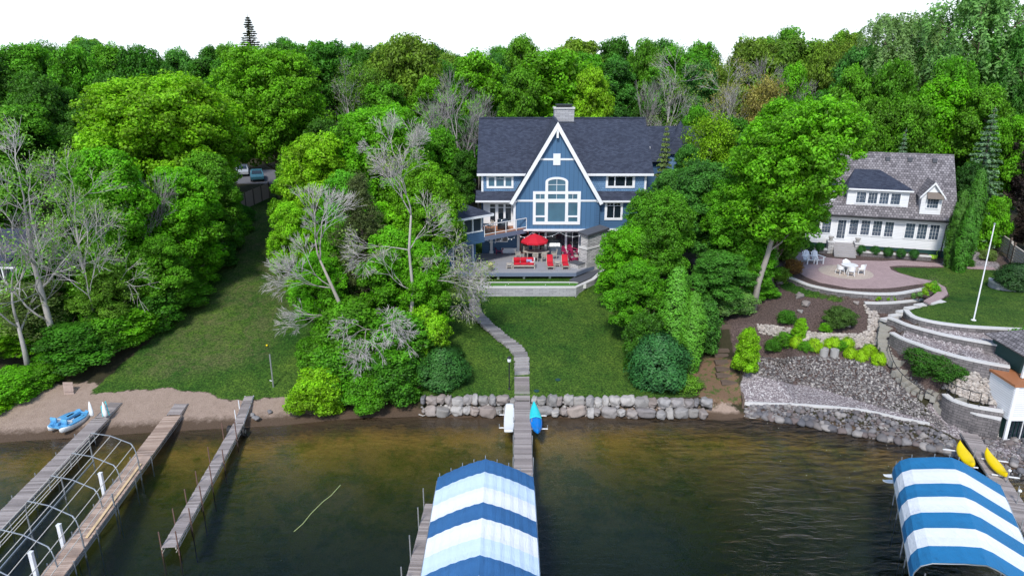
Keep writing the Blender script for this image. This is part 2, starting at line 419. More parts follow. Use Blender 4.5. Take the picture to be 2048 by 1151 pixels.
# right-hand terraces
W1C = pix([(1556, 549), (1575, 553), (1590, 558), (1615, 568), (1640, 574), (1665, 579), (1700, 583), (1740, 586), (1792, 586), (1830, 580), (1853, 575)], 6.05)
W2C = pix([(1729, 604), (1760, 605), (1792, 603.5), (1820, 601), (1847, 598)], 5.45)
W3C = pix([(1812, 619), (1825, 631), (1855, 640), (1893, 646.5), (1943, 652), (2019, 656.5), (2060, 658)], 6.02)
W4C = pix([(1778, 634), (1792, 639), (1817, 649), (1868, 663), (1918, 674), (1968, 683), (2032, 694)], 5.5)
W5C = pix([(1784, 664), (1802, 674), (1828, 684), (1868, 698), (1918, 712), (1968, 723), (2020, 732)], 4.85)
W6C = pix([(1890, 787), (1906, 798), (1938, 809), (1969, 815), (2006, 821)], 2.4)
line(off(W1C, -.1)); line(setz(off(W1C, .22), 5.5))
line(off(W2C, -.25)); line(setz(off(W2C, .14), 4.4))
line(off(W3C, -.1)); line(setz(off(W3C, .22), 5.45))
line(setz(off(W4C, -.1), 5.42)); line(setz(off(W4C, .22), 4.86))
line(setz(off(W5C, -.25), 4.8)); line(setz(off(W5C, .14), 3.85))
line(setz(off(W6C, -.45), 2.3)); line(setz(off(W6C, .05), .5))
for p in pix([(1700, 520), (1850, 530), (1990, 536), (1620, 515), (1600, 530), (1900, 600), (2000, 620)], 6.0): tp(p)
for x, y in ((24, 68), (32, 70), (42, 66), (46, 58), (46, 50), (60, 50), (60, 70)): tp((x, y, 6.1))
CWT = [P(x, y, z) for x, y, z in ((1520, 646, 4.1), (1540, 651, 4.05), (1578, 656.5, 4.0), (1616, 663, 4.0), (1666, 668, 4.0), (1716, 669, 4.0), (1737, 664, 4.1), (1739, 634, 4.7), (1729, 612, 5.2))]
line(CWT)
CWB = [P(x, y, z) for x, y, z in ((1520, 664, 3.4), (1540, 669, 3.35), (1578, 675, 3.3), (1616, 681, 3.25), (1666, 688, 3.2), (1716, 690, 3.2), (1750, 690, 3.2), (1758, 664, 3.9), (1757, 640, 4.5))]
line(CWB)
CS_T = pix([(1515, 716), (1540, 719), (1590, 717), (1641, 714), (1690, 719), (1716, 723), (1767, 735)], 2.8)
line(CS_T)
CS_B = pix([(1500, 742), (1539, 757), (1590, 765), (1653, 779), (1716, 798), (1780, 818), (1843, 834)], .9)
line(CS_B)
CURB = pix([(1487, 806), (1540, 808), (1590, 809.5), (1669, 815), (1732, 822), (1795, 836), (1859, 848)], .75)
line(CURB)
STAIR = [(1868, 603, 6.0), (1845, 609, 5.85), (1822, 617, 5.55), (1800, 627, 5.2), (1776, 640, 4.75), (1771, 662, 4.2), (1770, 690, 3.55), (1777, 720, 3.0), (1802, 756, 2.3), (1838, 788, 1.65), (1880, 815, 1.1), (1922, 850, .65)]
SW = [P(*s) for s in STAIR]
for p in off(SW[4:], .55) + off(SW[4:], -.55): tp(p)
for x, y, z in ((1860, 760, 2.7), (1900, 740, 3.5), (1900, 775, 2.5), (1960, 770, 3.2), (1985, 790, 2.8), (1950, 850, .5), (2040, 870, .6), (2020, 905, .45)): tp(P(x, y, z))
for x, y, z in ((34, 44, 3.2), (36, 40, .6), (50, 42, 3), (50, 46, 5.2), (90, 45, 4), (90, 60, 6.5), (200, 50, 5), (400, 60, 6), (200, 80, 7.5)): tp((x, y, z))
keep = []; seen = {}
co2 = [Vector((a[0], a[1])) for a in tv]
res = delaunay_2d_cdt(co2, te, [], 0, .02)
ov, oe, of, orig = res[0], res[1], res[2], res[3]
oz = []
src = np.array(tv)
for i, p in enumerate(ov):
    if orig[i]: oz.append(np.mean([tv[k][2] for k in orig[i]]))
    else:
        d = (src[:, 0] - p.x) ** 2 + (src[:, 1] - p.y) ** 2; k = np.argsort(d)[:3]; wt = 1 / (d[k] + 1e-6); oz.append(float((src[k, 2] * wt).sum() / wt.sum()))
tri = np.array([[(ov[i].x, ov[i].y, oz[i]) for i in f] for f in of if len(f) == 3])
gx = np.unique(np.round(np.concatenate([np.arange(-420, -64, 24), np.arange(-64, -34, 1.5), np.arange(-34, 46, .4), np.arange(46, 66, 2), np.arange(66, 421, 24)]), 3))
gy = np.unique(np.round(np.concatenate([np.arange(-60, 20, 5), np.arange(20, 36, 1), np.arange(36, 69, .36), np.arange(69, 100, 1.2), np.arange(100, 160, 4), np.arange(160, 900, 25)]), 3))
GX, GY = np.meshgrid(gx, gy, indexing='ij'); GZ = np.full(GX.shape, np.nan)
for T in tri:
    x0, x1 = T[:, 0].min(), T[:, 0].max(); y0, y1 = T[:, 1].min(), T[:, 1].max()
    i0, i1 = np.searchsorted(gx, x0), np.searchsorted(gx, x1, 'right'); j0, j1 = np.searchsorted(gy, y0), np.searchsorted(gy, y1, 'right')
    if i0 >= i1 or j0 >= j1: continue
    X, Y = GX[i0:i1, j0:j1], GY[i0:i1, j0:j1]
    (ax, ay, az), (bx, by, bz), (cx, cy, cz) = T
    den = (by - cy) * (ax - cx) + (cx - bx) * (ay - cy)
    if abs(den) < 1e-9: continue
    l1 = ((by - cy) * (X - cx) + (cx - bx) * (Y - cy)) / den; l2 = ((cy - ay) * (X - cx) + (ax - cx) * (Y - cy)) / den; l3 = 1 - l1 - l2
    m = (l1 > -1e-6) & (l2 > -1e-6) & (l3 > -1e-6)
    Z = l1 * az + l2 * bz + l3 * cz
    GZ[i0:i1, j0:j1][m] = Z[m]
GZ[np.isnan(GZ)] = 5.0
def ground(x, y):
    i = int(np.clip(np.searchsorted(gx, x) - 1, 0, len(gx) - 2)); j = int(np.clip(np.searchsorted(gy, y) - 1, 0, len(gy) - 2))
    u = min(1, max(0, (x - gx[i]) / (gx[i + 1] - gx[i]))); v = min(1, max(0, (y - gy[j]) / (gy[j + 1] - gy[j])))
    return float(GZ[i, j] * (1 - u) * (1 - v) + GZ[i + 1, j] * u * (1 - v) + GZ[i, j + 1] * (1 - u) * v + GZ[i + 1, j + 1] * u * v)
def Gp(px, py):      # where the ray through a pixel meets the ground
    d = ray(px, py); t = 20.0
    while t < 400:
        x, y, z = d.x * t, d.y * t, CAM_H + d.z * t
        if z <= ground(x, y): break
        t += .25
    for k in range(12):
        a = t - .25 + .25 * (k + 1) / 12
        x, y, z = d.x * a, d.y * a, CAM_H + d.z * a
        if z <= ground(x, y): break
    return Vector((x, y, ground(x, y)))
# cover masks on the ground sheet
def inpoly(px, py, poly):
    r = np.zeros(px.shape, bool); n = len(poly)
    for i in range(n):
        x1, y1 = poly[i]; x2, y2 = poly[(i + 1) % n]
        c = ((y1 > py) != (y2 > py)) & (px < (x2 - x1) * (py - y1) / (y2 - y1 + 1e-12) + x1); r ^= c
    return r
DZ = GZ - CAM_H; DEP = np.maximum(GY * CS - DZ * SN, .1)
PX = 1024 + F * GX / DEP; PY = 575.5 - F * (GY * SN + DZ * CS) / DEP
wild = (GY > 20)
SHG = np.interp(GX, shx, shy)
mk = {}
lawnL = inpoly(PX, PY, [(170, 792), (230, 782), (330, 776), (425, 782), (432, 800), (500, 800), (560, 792), (640, 790), (700, 600), (640, 400), (500, 380), (470, 440), (400, 560), (300, 680)])
lawnM = (GX > -6.6) & (GX < 13.5) & (GY > 45.0) & (GY < 72)
lawnR = inpoly(PX, PY, [(1781, 534), (1795, 543), (1830, 555), (1870, 563), (1894, 576), (1898, 590), (1880, 601), (1858, 608), (1838, 612), (1816, 618), (1830, 634), (1890, 648), (2080, 662), (2080, 540), (1997, 541), (1900, 536)])
mossR = inpoly(PX, PY, [(1556, 552), (1590, 566), (1640, 584), (1700, 598), (1690, 606), (1650, 600), (1600, 592), (1560, 575)])
mk['grass'] = lawnL | lawnM | lawnR | mossR
sand = (GY > SHG - 3.0) & (GY < SHG + 5.6) & (GX < -13.2) & ~lawnL
sand |= (GY > SHG - 3.0) & (GY < 45.0) & (GX < 16.2) & (GX > -14)
mk['sand'] = sand
gravelR = inpoly(PX, PY, [(1480, 738), (1500, 742), (1539, 757), (1590, 765), (1653, 779), (1716, 798), (1780, 818), (1843, 834), (1880, 850), (1860, 850), (1795, 837), (1732, 823), (1669, 816), (1590, 811), (1487, 809)])
gravelR |= inpoly(PX, PY, [(1812, 640), (1893, 655), (1943, 661), (2060, 668), (2060, 700), (1968, 683), (1868, 663), (1795, 641)])
gravelR |= inpoly(PX, PY, [(1784, 650), (1868, 680), (1968, 698), (2040, 708), (2040, 735), (1968, 723), (1868, 698), (1802, 674)])
gravelR |= inpoly(PX, PY, [(1905, 480), (1945, 470), (1965, 500), (2000, 530), (1995, 541), (1935, 534), (1920, 510)])
gravelR |= inpoly(PX, PY, [(1850, 800), (1885, 795), (1910, 812), (1975, 872), (1940, 885), (1900, 872), (1860, 850)])
gravelR |= (GX > 28) & (GX < 48) & (GY > 36) & (GY < 41.5) & (PX > 1960)
mk['gravel'] = gravelR
leafl = (GX > 13.2) & (GX < 16.6) & (GY > 44.9) & (GY < 50)
mk['litter'] = leafl
ins = [('grass', lawnL, .8)]
def ground_mat():
    m, t, n, b = new_mat('ground'); pos = geo_pos(t)
    def at(nm): return N(t, 'ShaderNodeAttribute', attribute_name=nm).outputs['Fac']
    def edge(nm, sc=1.6, amt=.55):
        a = N(t, 'ShaderNodeMath', operation='MULTIPLY_ADD'); L(t, noise(t, sc, 5, .7, pos), a.inputs[0]); a.inputs[1].default_value = amt * 2; a.inputs[2].default_value = -amt
        s = N(t, 'ShaderNodeMath', operation='ADD'); L(t, at(nm), s.inputs[0]); L(t, a.outputs[0], s.inputs[1])
        mr = N(t, 'ShaderNodeMapRange'); mr.inputs[1].default_value = .42; mr.inputs[2].default_value = .58; L(t, s.outputs[0], mr.inputs[0]); return mr.outputs[0]
    f1 = noise(t, .25, 5, .65, pos); f2 = noise(t, 2.2, 6, .7, pos); f3 = noise(t, 16, 4, .7, pos); f4 = noise(t, 70, 2, .6, pos)
    grass = mixc(t, ramp(t, f1, [(.35, (0, 0, 0)), (.65, (1, 1, 1))]), (.021, .074, .009), (.064, .126, .018))
    grass = mixc(t, .55, grass, ramp(t, f2, [(.3, (.45, .5, .5)), (.5, (1, 1, 1)), (.72, (1.6, 1.4, 1.2))]), 'MULTIPLY')
    f5 = noise(t, 6.5, 6, .8, pos)
    grass = mixc(t, .9, grass, ramp(t, f5, [(.40, (.35, .38, .3)), (.5, (1, 1, 1)), (.62, (2.0, 1.75, 1.4))]), 'MULTIPLY')
    grass = mixc(t, .8, grass, ramp(t, f3, [(.38, (.35, .35, .35)), (.62, (1.7, 1.7, 1.6))]), 'MULTIPLY')
    worn = mixc(t, ramp(t, f5, [(.42, (0, 0, 0)), (.6, (1, 1, 1))]), (.06, .07, .025), (.20, .16, .09))
    wn = N(t, 'ShaderNodeMath', operation='MULTIPLY'); L(t, at('worn'), wn.inputs[0]); wn.use_clamp = True
    L(t, ramp(t, noise(t, .7, 7, .8, pos, 1.0), [(.42, (0, 0, 0)), (.7, (.85, .85, .85))]), wn.inputs[1])
    grass = mixc(t, wn.outputs[0], grass, worn)
    forest = mixc(t, f2, (.018, .022, .008), (.06, .05, .028)); forest = mixc(t, .6, forest, mixc(t, f3, (.2, .2, .2), (1.8, 1.8, 1.8)), 'MULTIPLY')
    mulch = mixc(t, ramp(t, noise(t, 9, 6, .85, pos), [(.36, (0, 0, 0)), (.66, (1, 1, 1))]), (.016, .010, .009), (.20, .145, .13))
    sand_ = mixc(t, f2, (.24, .175, .135), (.43, .33, .27)); sand_ = mixc(t, .7, sand_, ramp(t, f3, [(.28, (.25, .22, .2)), (.45, (.95, .95, .95)), (.8, (1.3, 1.3, 1.3))]), 'MULTIPLY')
    gv = N(t, 'ShaderNodeTexVoronoi', Scale=14.0); L(t, pos, gv.inputs['Vector'])
    sep = N(t, 'ShaderNodeSeparateColor'); L(t, gv.outputs['Color'], sep.inputs[0])
    gravel = ramp(t, sep.outputs[0], [(0, (.12, .10, .11)), (.45, (.25, .215, .225)), (.8, (.36, .32, .32)), (1, (.62, .6, .6))])
    gravel = mixc(t, .5, gravel, mixc(t, f2, (.5, .5, .5), (1.4, 1.4, 1.4)), 'MULTIPLY')
    litter = mixc(t, f3, (.07, .04, .025), (.30, .19, .12)); litter = mixc(t, ramp(t, f2, [(.5, (0, 0, 0)), (.62, (1, 1, 1))]), litter, (.06, .11, .02))
    c = mixc(t, edge('mulch', 2, .3), forest, mulch)
    c = mixc(t, edge('litter', 2, .4), c, litter)
    c = mixc(t, edge('sand'), c, sand_)
    c = mixc(t, edge('grass', 2.5, .35), c, grass)
    c = mixc(t, edge('gravel', 3, .12), c, gravel)
    # wet sand and the lake bed
    sp = N(t, 'ShaderNodeSeparateXYZ'); L(t, pos, sp.inputs[0])
    zn = N(t, 'ShaderNodeMath', operation='MULTIPLY_ADD'); L(t, f2, zn.inputs[0]); zn.inputs[1].default_value = .35; L(t, sp.outputs['Z'], zn.inputs[2])
    wet = N(t, 'ShaderNodeMapRange'); wet.inputs[1].default_value = .52; wet.inputs[2].default_value = .34; L(t, zn.outputs[0], wet.inputs[0])
    c = mixc(t, wet.outputs[0], c, mixc(t, f3, (.05, .034, .022), (.16, .11, .078)))
    bed = mixc(t, f2, (.40, .20, .045), (.66, .38, .10))
    weed = ramp(t, noise(t, .30, 7, .8, pos, .2), [(.47, (0, 0, 0)), (.60, (1, 1, 1))])
    wa = N(t, 'ShaderNodeMath', operation='MULTIPLY'); L(t, weed, wa.inputs[0]); wa.inputs[1].default_value = .85
    bed = mixc(t, wa.outputs[0], bed, mixc(t, f2, (.09, .085, .014), (.32, .28, .04)))
    bed = mixc(t, .8, bed, mixc(t, f3, (.25, .25, .25), (1.7, 1.7, 1.7)), 'MULTIPLY')
    bd = N(t, 'ShaderNodeMapRange'); bd.inputs[1].default_value = .02; bd.inputs[2].default_value = -.25; L(t, zn.outputs[0], bd.inputs[0])
    c = mixc(t, bd.outputs[0], c, bed)
    L(t, c, b.inputs['Base Color']); b.inputs['Roughness'].default_value = .95; b.inputs['Specular IOR Level'].default_value = .2
    bump(t, b, f3, .9, .08)
ground_mat()
nx_, ny_ = len(gx), len(gy)
rs = np.random.RandomState(3)
J = GZ.copy()
me = bpy.data.meshes.new('ground')
idx = np.arange(nx_ * ny_).reshape(nx_, ny_)
quads = np.stack([idx[:-1, :-1], idx[1:, :-1], idx[1:, 1:], idx[:-1, 1:]], -1).reshape(-1, 4)
me.vertices.add(nx_ * ny_); me.vertices.foreach_set('co', np.stack([GX, GY, J], -1).reshape(-1).astype(np.float32))
me.loops.add(quads.size); me.loops.foreach_set('vertex_index', quads.reshape(-1).astype(np.int32))
me.polygons.add(len(quads)); me.polygons.foreach_set('loop_start', np.arange(0, quads.size, 4, dtype=np.int32)); me.polygons.foreach_set('loop_total', np.full(len(quads), 4, np.int32))
me.update(); me.polygons.foreach_set('use_smooth', [True] * len(me.polygons))
worn = lawnL & inpoly(PX, PY, [(430, 440), (560, 400), (640, 500), (560, 640), (540, 720), (330, 760), (230, 745), (360, 640), (450, 560)])
mulch = (GX > 17.3) & (GY > 44) & ~mk['gravel'] & ~mk['grass'] & (GX < 50) & (GY < 66)
mk['mulch'] = mulch; mk['worn'] = worn
def blur(a):
    a = a.astype(float); b_ = a.copy(); b_[1:-1, 1:-1] = (a[:-2, 1:-1] + a[2:, 1:-1] + a[1:-1, :-2] + a[1:-1, 2:] + 2 * a[1:-1, 1:-1]) / 6; return b_
for k, a in mk.items():
    a = blur(blur(a))
    if k in ('sand', 'litter', 'worn'): a = blur(blur(a))
    at = me.attributes.new(k, 'FLOAT', 'POINT'); at.data.foreach_set('value', a.reshape(-1).astype(np.float32))
me.materials.append(MAT['ground'])
go = bpy.data.objects.new('ground', me); C.objects.link(go); go['kind'] = 'structure'
# ---------------------------------------------------------------- water
def water():
    m, t, n, b = new_mat('water'); n.remove(b); pos = geo_pos(t)
    mp = N(t, 'ShaderNodeMapping'); mp.inputs['Scale'].default_value = (.55, 1.35, 1); mp.inputs['Rotation'].default_value = (0, 0, R(12)); L(t, pos, mp.inputs[0])
    w1 = noise(t, 1.9, 4, .6, mp.outputs[0], .3); w2 = noise(t, 6.5, 3, .6, mp.outputs[0]); w3 = noise(t, .12, 2, .5, pos)
    mp2 = N(t, 'ShaderNodeMapping'); mp2.inputs['Scale'].default_value = (.35, 1.0, 1); mp2.inputs['Rotation'].default_value = (0, 0, R(-14)); L(t, pos, mp2.inputs[0])
    wv = noise(t, 1.7, 2, .5, mp2.outputs[0], .3)
    am = ramp(t, w3, [(.35, (.25, .25, .25)), (.65, (1, 1, 1))])
    sx = N(t, 'ShaderNodeSeparateXYZ'); L(t, pos, sx.inputs[0])
    rt = N(t, 'ShaderNodeMapRange'); rt.inputs[1].default_value = 7; rt.inputs[2].default_value = 24; rt.inputs[3].default_value = .35; rt.inputs[4].default_value = 2.1; L(t, sx.outputs[0], rt.inputs[0])
    def mul(a, k):
        q = N(t, 'ShaderNodeMath', operation='MULTIPLY'); L(t, a, q.inputs[0])
        if isinstance(k, float): q.inputs[1].default_value = k
        else: L(t, k, q.inputs[1])
        return q.outputs[0]
    def add(a, c):
        q = N(t, 'ShaderNodeMath', operation='ADD'); L(t, a, q.inputs[0]); L(t, c, q.inputs[1]); return q.outputs[0]
    h = add(add(mul(w1, .7), mul(w2, .2)), mul(mul(wv, rt.outputs[0]), 1.1))
    h = mul(mul(h, am), rt.outputs[0])
    bp = N(t, 'ShaderNodeBump', Strength=1.0, Distance=.26); L(t, h, bp.inputs['Height'])
    tr = N(t, 'ShaderNodeBsdfTransparent'); tr.inputs[0].default_value = (.93, .93, .9, 1)
    gl = N(t, 'ShaderNodeBsdfGlossy', Roughness=.045); L(t, bp.outputs[0], gl.inputs['Normal']); gl.inputs['Color'].default_value = (1, 1, 1, 1)
    fr = N(t, 'ShaderNodeFresnel', IOR=1.36); L(t, bp.outputs[0], fr.inputs['Normal'])
    ms = N(t, 'ShaderNodeMixShader'); L(t, fr.outputs[0], ms.inputs[0]); L(t, tr.outputs[0], ms.inputs[1]); L(t, gl.outputs[0], ms.inputs[2])
    L(t, ms.outputs[0], n['Material Output'].inputs['Surface'])
    va = N(t, 'ShaderNodeVolumeAbsorption', Density=1.0); va.inputs['Color'].default_value = (.44, .61, .60, 1)
    L(t, va.outputs[0], n['Material Output'].inputs['Volume'])
    m, t, n, b = new_mat('water_side'); n.remove(b)
    tr = N(t, 'ShaderNodeBsdfTransparent'); L(t, tr.outputs[0], n['Material Output'].inputs['Surface'])
    va = N(t, 'ShaderNodeVolumeAbsorption', Density=1.0); va.inputs['Color'].default_value = (.44, .61, .60, 1)
    L(t, va.outputs[0], n['Material Output'].inputs['Volume'])
water()
mb = MB().b2(-420, 420, -59, 47.5, -6, 0)
mb.f = mb.f
wo = mb.build('water', 'water'); wo['kind'] = 'structure'
wo.data.materials.append(MAT['water_side'])
for p in wo.data.polygons:
    if p.normal.z < .5: p.material_index = 1
# ================================================================ WALLS, PATHS, STEPS
def smooth_line(pts, k=3):
    pts = [Vector(p) for p in pts]; o = []
    for i in range(len(pts) - 1):
        a = pts[max(i - 1, 0)]; b = pts[i]; c = pts[i + 1]; d = pts[min(i + 2, len(pts) - 1)]
        for j in range(k):
            t = j / k
            o.append(.5 * ((2 * b) + (c - a) * t + (2 * a - 5 * b + 4 * c - d) * t * t + (3 * b - a - 3 * c + d) * t ** 3))
    return o + [pts[-1]]
def wall(name, pts, h, label, cat='retaining wall', mat='block_wall', cap='stone_cap', w=.32, capw=.4, caph=.09, group=None, k=3):
    pts = smooth_line(pts, k) if k > 1 else [Vector(p) for p in pts]
    f = off(pts, w / 2); bk = off(pts, -w / 2)
    o = thing(name, label, cat, (pts[0][0], pts[0][1], pts[0][2] - h), group)
    def strip(fr, b_, zt, zb):
        secs = [[(a[0], a[1], c[2] + zb), (a[0], a[1], c[2] + zt), (d[0], d[1], c[2] + zt), (d[0], d[1], c[2] + zb)] for a, d, c in zip(fr, b_, pts)]
        return MB().loft(secs)
    strip(f, bk, -caph, -h - .35).build('block_face', mat, o)
    if cap: strip(off(pts, capw / 2), off(pts, -capw / 2), .02, -caph).build('cap_stones', cap, o)
    return o
wall('retaining_wall', W1C, .55, 'long curved block retaining wall with pale cap along the front of the paver patio')
wall('retaining_wall', W2C, 1.05, 'short tall block wall with pale cap at the head of the old stone steps')
wall('retaining_wall', W3C, .6, 'topmost curved block wall holding up the flagpole lawn')
wall('retaining_wall', W4C, .66, 'middle curved block wall between the two gravel terraces')
wall('retaining_wall', W5C, 1.0, 'lowest of the three long curved block walls, above the dark bush')
wall('retaining_wall', W6C, 1.9, 'tall block wall with handrail at the foot of the steps beside the boathouse')
W6B = pix([(1934, 817), (1955, 826), (1980, 831), (2003, 837)], 2.0)
wall('retaining_wall', W6B, 1.5, 'short lower block ledge in front of the tall wall beside the boathouse')
# left-hand terrace wall below the deck
TW = [Vector((-2.75, 61.4, 4.92)), Vector((-2.75, 59.05, 4.92)), Vector((5.65, 59.05, 4.92)), Vector((7.4, 61.1, 5.0)), Vector((8.9, 64.2, 5.12)), Vector((9.6, 66.6, 5.3))]
wall('retaining_wall', TW, 1.1, 'pale grey stone retaining wall below the turf strip and the raised deck', mat='block_pale', cap='stone_cap', capw=.36, k=1)
CWm = smooth_line([(-2.6, 60.35, 5.02), (0, 60.35, 5.02), (5.6, 60.35, 5.02), (6.3, 59.9, 5.02), (6.6, 59.9, 5.02)], 2)
wall('stone_kerb', CWm, .12, 'low pale stone kerb between the turf strip and the deck posts', 'kerb', 'stone_cap', None, .34)
# conforming sheets
def sheet(name, poly, mat, z=None, dz=.03, th=.12, kind='structure'):
    poly = [Vector(p) for p in poly]
    ids = list(range(len(poly))); v2 = [Vector((p[0], p[1])) for p in poly]
    ed = list(zip(ids, ids[1:] + ids[:1]))
    x0, x1 = min(p[0] for p in v2), max(p[0] for p in v2); y0, y1 = min(p[1] for p in v2), max(p[1] for p in v2)
    if z is None:
        for i in np.arange(x0, x1, .5):
            for j in np.arange(y0, y1, .5):
                if inpoly(np.array([i]), np.array([j]), [(p[0], p[1]) for p in v2])[0]: v2.append(Vector((i, j)))
    r = delaunay_2d_cdt(v2, ed, [ids], 1, .01)
    vz = [(p.x, p.y, (ground(p.x, p.y) if z is None else z) + dz) for p in r[0]]
    mb = MB().add(vz, [f for f in r[2]])
    ob = mb.build(name, mat); md = ob.data
    if kind: ob['kind'] = kind
    s = ob.modifiers.new('thick', 'SOLIDIFY'); s.thickness = th; s.offset = -1
    # faces up
    if sum(p.normal.z * p.area for p in md.polygons) < 0: md.flip_normals()
    return ob
PAT = [(1582, 500), (1600, 505), (1640, 514), (1700, 521), (1765, 523), (1800, 521), (1860, 526), (1940, 532), (1985, 535), (1997, 541), (1950, 538), (1880, 533), (1800, 531), (1778, 533), (1782, 540), (1795, 546), (1830, 556), (1868, 563), (1890, 575), (1896, 588), (1880, 600), (1858, 608), (1847, 602), (1862, 594), (1873, 586), (1872, 575), (1858, 567), (1830, 570), (1790, 576), (1760, 578), (1700, 577), (1640, 566), (1612, 555), (1596, 545), (1592, 530)]
sheet('paver_patio', pix(PAT, 6.0), 'paver', 6.0, .06)
cc = P(1691, 545, 6.0)
sheet('paver_circle', [(cc.x + 2.25 * math.cos(t), cc.y + 2.25 * math.sin(t), 6) for t in np.linspace(0, 2 * math.pi, 40, endpoint=False)], 'paver_pale', 6.0, .064, .1)
sheet('paver_strip', pix([(1885, 525), (1896, 526), (1904, 535), (1893, 535)], 6), 'stone_cap', 6.0, .066, .1)
MUL = [(1588, 545), (1600, 556), (1640, 568), (1700, 578), (1760, 580), (1830, 572), (1858, 569), (1866, 576), (1866, 586), (1856, 596), (1845, 592), (1852, 578), (1792, 586), (1740, 585), (1700, 582), (1640, 573), (1590, 557), (1575, 552), (1560, 548), (1572, 540), (1578, 520), (1590, 530)]
sheet('mulch_bed', pix(MUL, 6.0), 'mulch_dark', 6.0, .045, .1)
# turf strip under the deck and its kerb
plain('turf', (.065, .19, .02), .95, .25, 5, bmp=.4, fine=60)
sheet('turf_strip', [(-1.9, 59.25, 4.9), (5.5, 59.25, 4.9), (6.1, 60.0, 4.9), (5.6, 60.2, 4.9), (-1.9, 60.2, 4.9)], 'turf', 4.9, .03)
sheet('stone_path', [(-2.6, 59.25, 4.9), (-1.93, 59.25, 4.9), (-1.93, 60.2, 4.9), (-2.6, 60.2, 4.9)], 'step_stone', 4.9, .035)
sheet('gravel_strip', [(5.9, 59.6, 5), (7.2, 61.2, 5), (8.7, 64.2, 5), (9.3, 66.3, 5), (8.2, 66.3, 5), (6.4, 62.4, 5), (5.2, 60.6, 5), (5.7, 60.45, 5), (6.2, 60.1, 5)], 'slate_cap', 5.0, .1)
for px, py in ((1011, 571), (1017, 568), (1091, 569.5), (1139, 567.5)):
    p = P(px, py, 4.95); b = MB().lathe([(.005, -.035), (.03, -.02), (.036, 0), (.03, .02), (.005, .035)], (p.x, p.y, 4.975), 8).build('golf_ball', 'white_plastic', smooth=True)
    tag(b, 'white golf ball lying on the green turf strip below the deck', 'golf ball', 'golf balls on the turf strip')
# ---- stone step path down the lawn
L_E = [(937.6, 567), (937.8, 590), (939, 610), (940, 626), (962, 649), (988, 672), (1013, 692), (1026, 706), (1029.5, 716), (1029.5, 749)]
R_E = [(959.4, 565), (959.4, 590), (959.5, 612), (965, 626), (986, 648), (1016, 671), (1040, 689), (1054, 705), (1057.5, 716), (1057.5, 748)]
def resample(l, n):
    l = np.array(l, float); s = np.r_[0, np.cumsum(np.hypot(*np.diff(l, axis=0).T))]; t = np.linspace(0, s[-1], n)
    return np.stack([np.interp(t, s, l[:, 0]), np.interp(t, s, l[:, 1])], 1)
def stepz(py): return float(np.interp(py, [565, 598, 626, 700, 755], [5.45, 4.2, 3.55, 2.35, 1.62]))
st = thing('stone_staircase', 'winding grey stone slab steps running down the lawn to the middle dock', 'staircase', tuple(P(1043, 750, 1.5)))
Lw = [P(a, b, stepz(b)) for a, b in resample(L_E, 120)]; Rw = [P(a, b, stepz(b)) for a, b in resample(R_E, 120)]
cen = [(a + b) / 2 for a, b in zip(Lw, Rw)]
s = np.r_[0, np.cumsum([(cen[i + 1] - cen[i]).length for i in range(119)])]
nst = 36; tt = np.linspace(0, s[-1], nst + 1)
def ip(A, t): return Vector([float(np.interp(t, s, [q[k] for q in A])) for k in range(3)])
rr = random.Random(5)
for i in range(nst):
    a, b, c, d = ip(Lw, tt[i]), ip(Rw, tt[i]), ip(Rw, tt[i + 1] - .12), ip(Lw, tt[i + 1] - .12)
    z = (a.z + b.z) / 2 + rr.uniform(-.01, .01) + .05
    j = lambda q: (q[0] + rr.uniform(-.07, .07), q[1] + rr.uniform(-.03, .03))
    m_ = [(b[0] + c[0]) / 2 + rr.uniform(-.03, .09), (b[1] + c[1]) / 2]
    MB().prism([j(a), j(b), m_, j(c), j(d)], z - .22, z).build('step', 'slab', st)
# ---- old steps of the right-hand slope
st2 = thing('stone_staircase', 'old weathered stone steps winding down the slope between the terraces to the right-hand dock', 'staircase', tuple(SW[-1]))
sw = smooth_line(SW[4:], 4); acc = np.r_[0, np.cumsum([(sw[i + 1] - sw[i]).length for i in range(len(sw) - 1)])]
n2 = 27
for i in range(n2):
    t0, t1 = acc[-1] * i / n2, acc[-1] * (i + 1) / n2
    a = Vector([float(np.interp(t0, acc, [q[k] for q in sw])) for k in range(3)]); b = Vector([float(np.interp(t1, acc, [q[k] for q in sw])) for k in range(3)])
    d = (b - a); d.z = 0; d.normalize(); nn = Vector((d.y, -d.x, 0)); a2 = a + d * .03; b2 = b - d * .03; hw = .58 + rr.uniform(-.06, .06); a = Vector((a.x, a.y, max(a.z, ground(a.x, a.y) - .05)))
    MB().prism([tuple((a2 + nn * hw).xy), tuple((b2 + nn * hw).xy), tuple((b2 - nn * hw).xy), tuple((a2 - nn * hw).xy)], a.z - .3, a.z + .12).build('step', 'old_step', st2)
for i, (x, y) in enumerate([(1872, 603), (1848, 608), (1828, 614), (1812, 621), (1797, 629), (1781, 636), (1800, 633)]):
    p = P(x, y, 6.02 - .2 * i)
    MB().box((p.x, p.y, p.z - .08), 1.5, .55, .2, R(18)).build('landing_slab', 'stone_cap', st2)
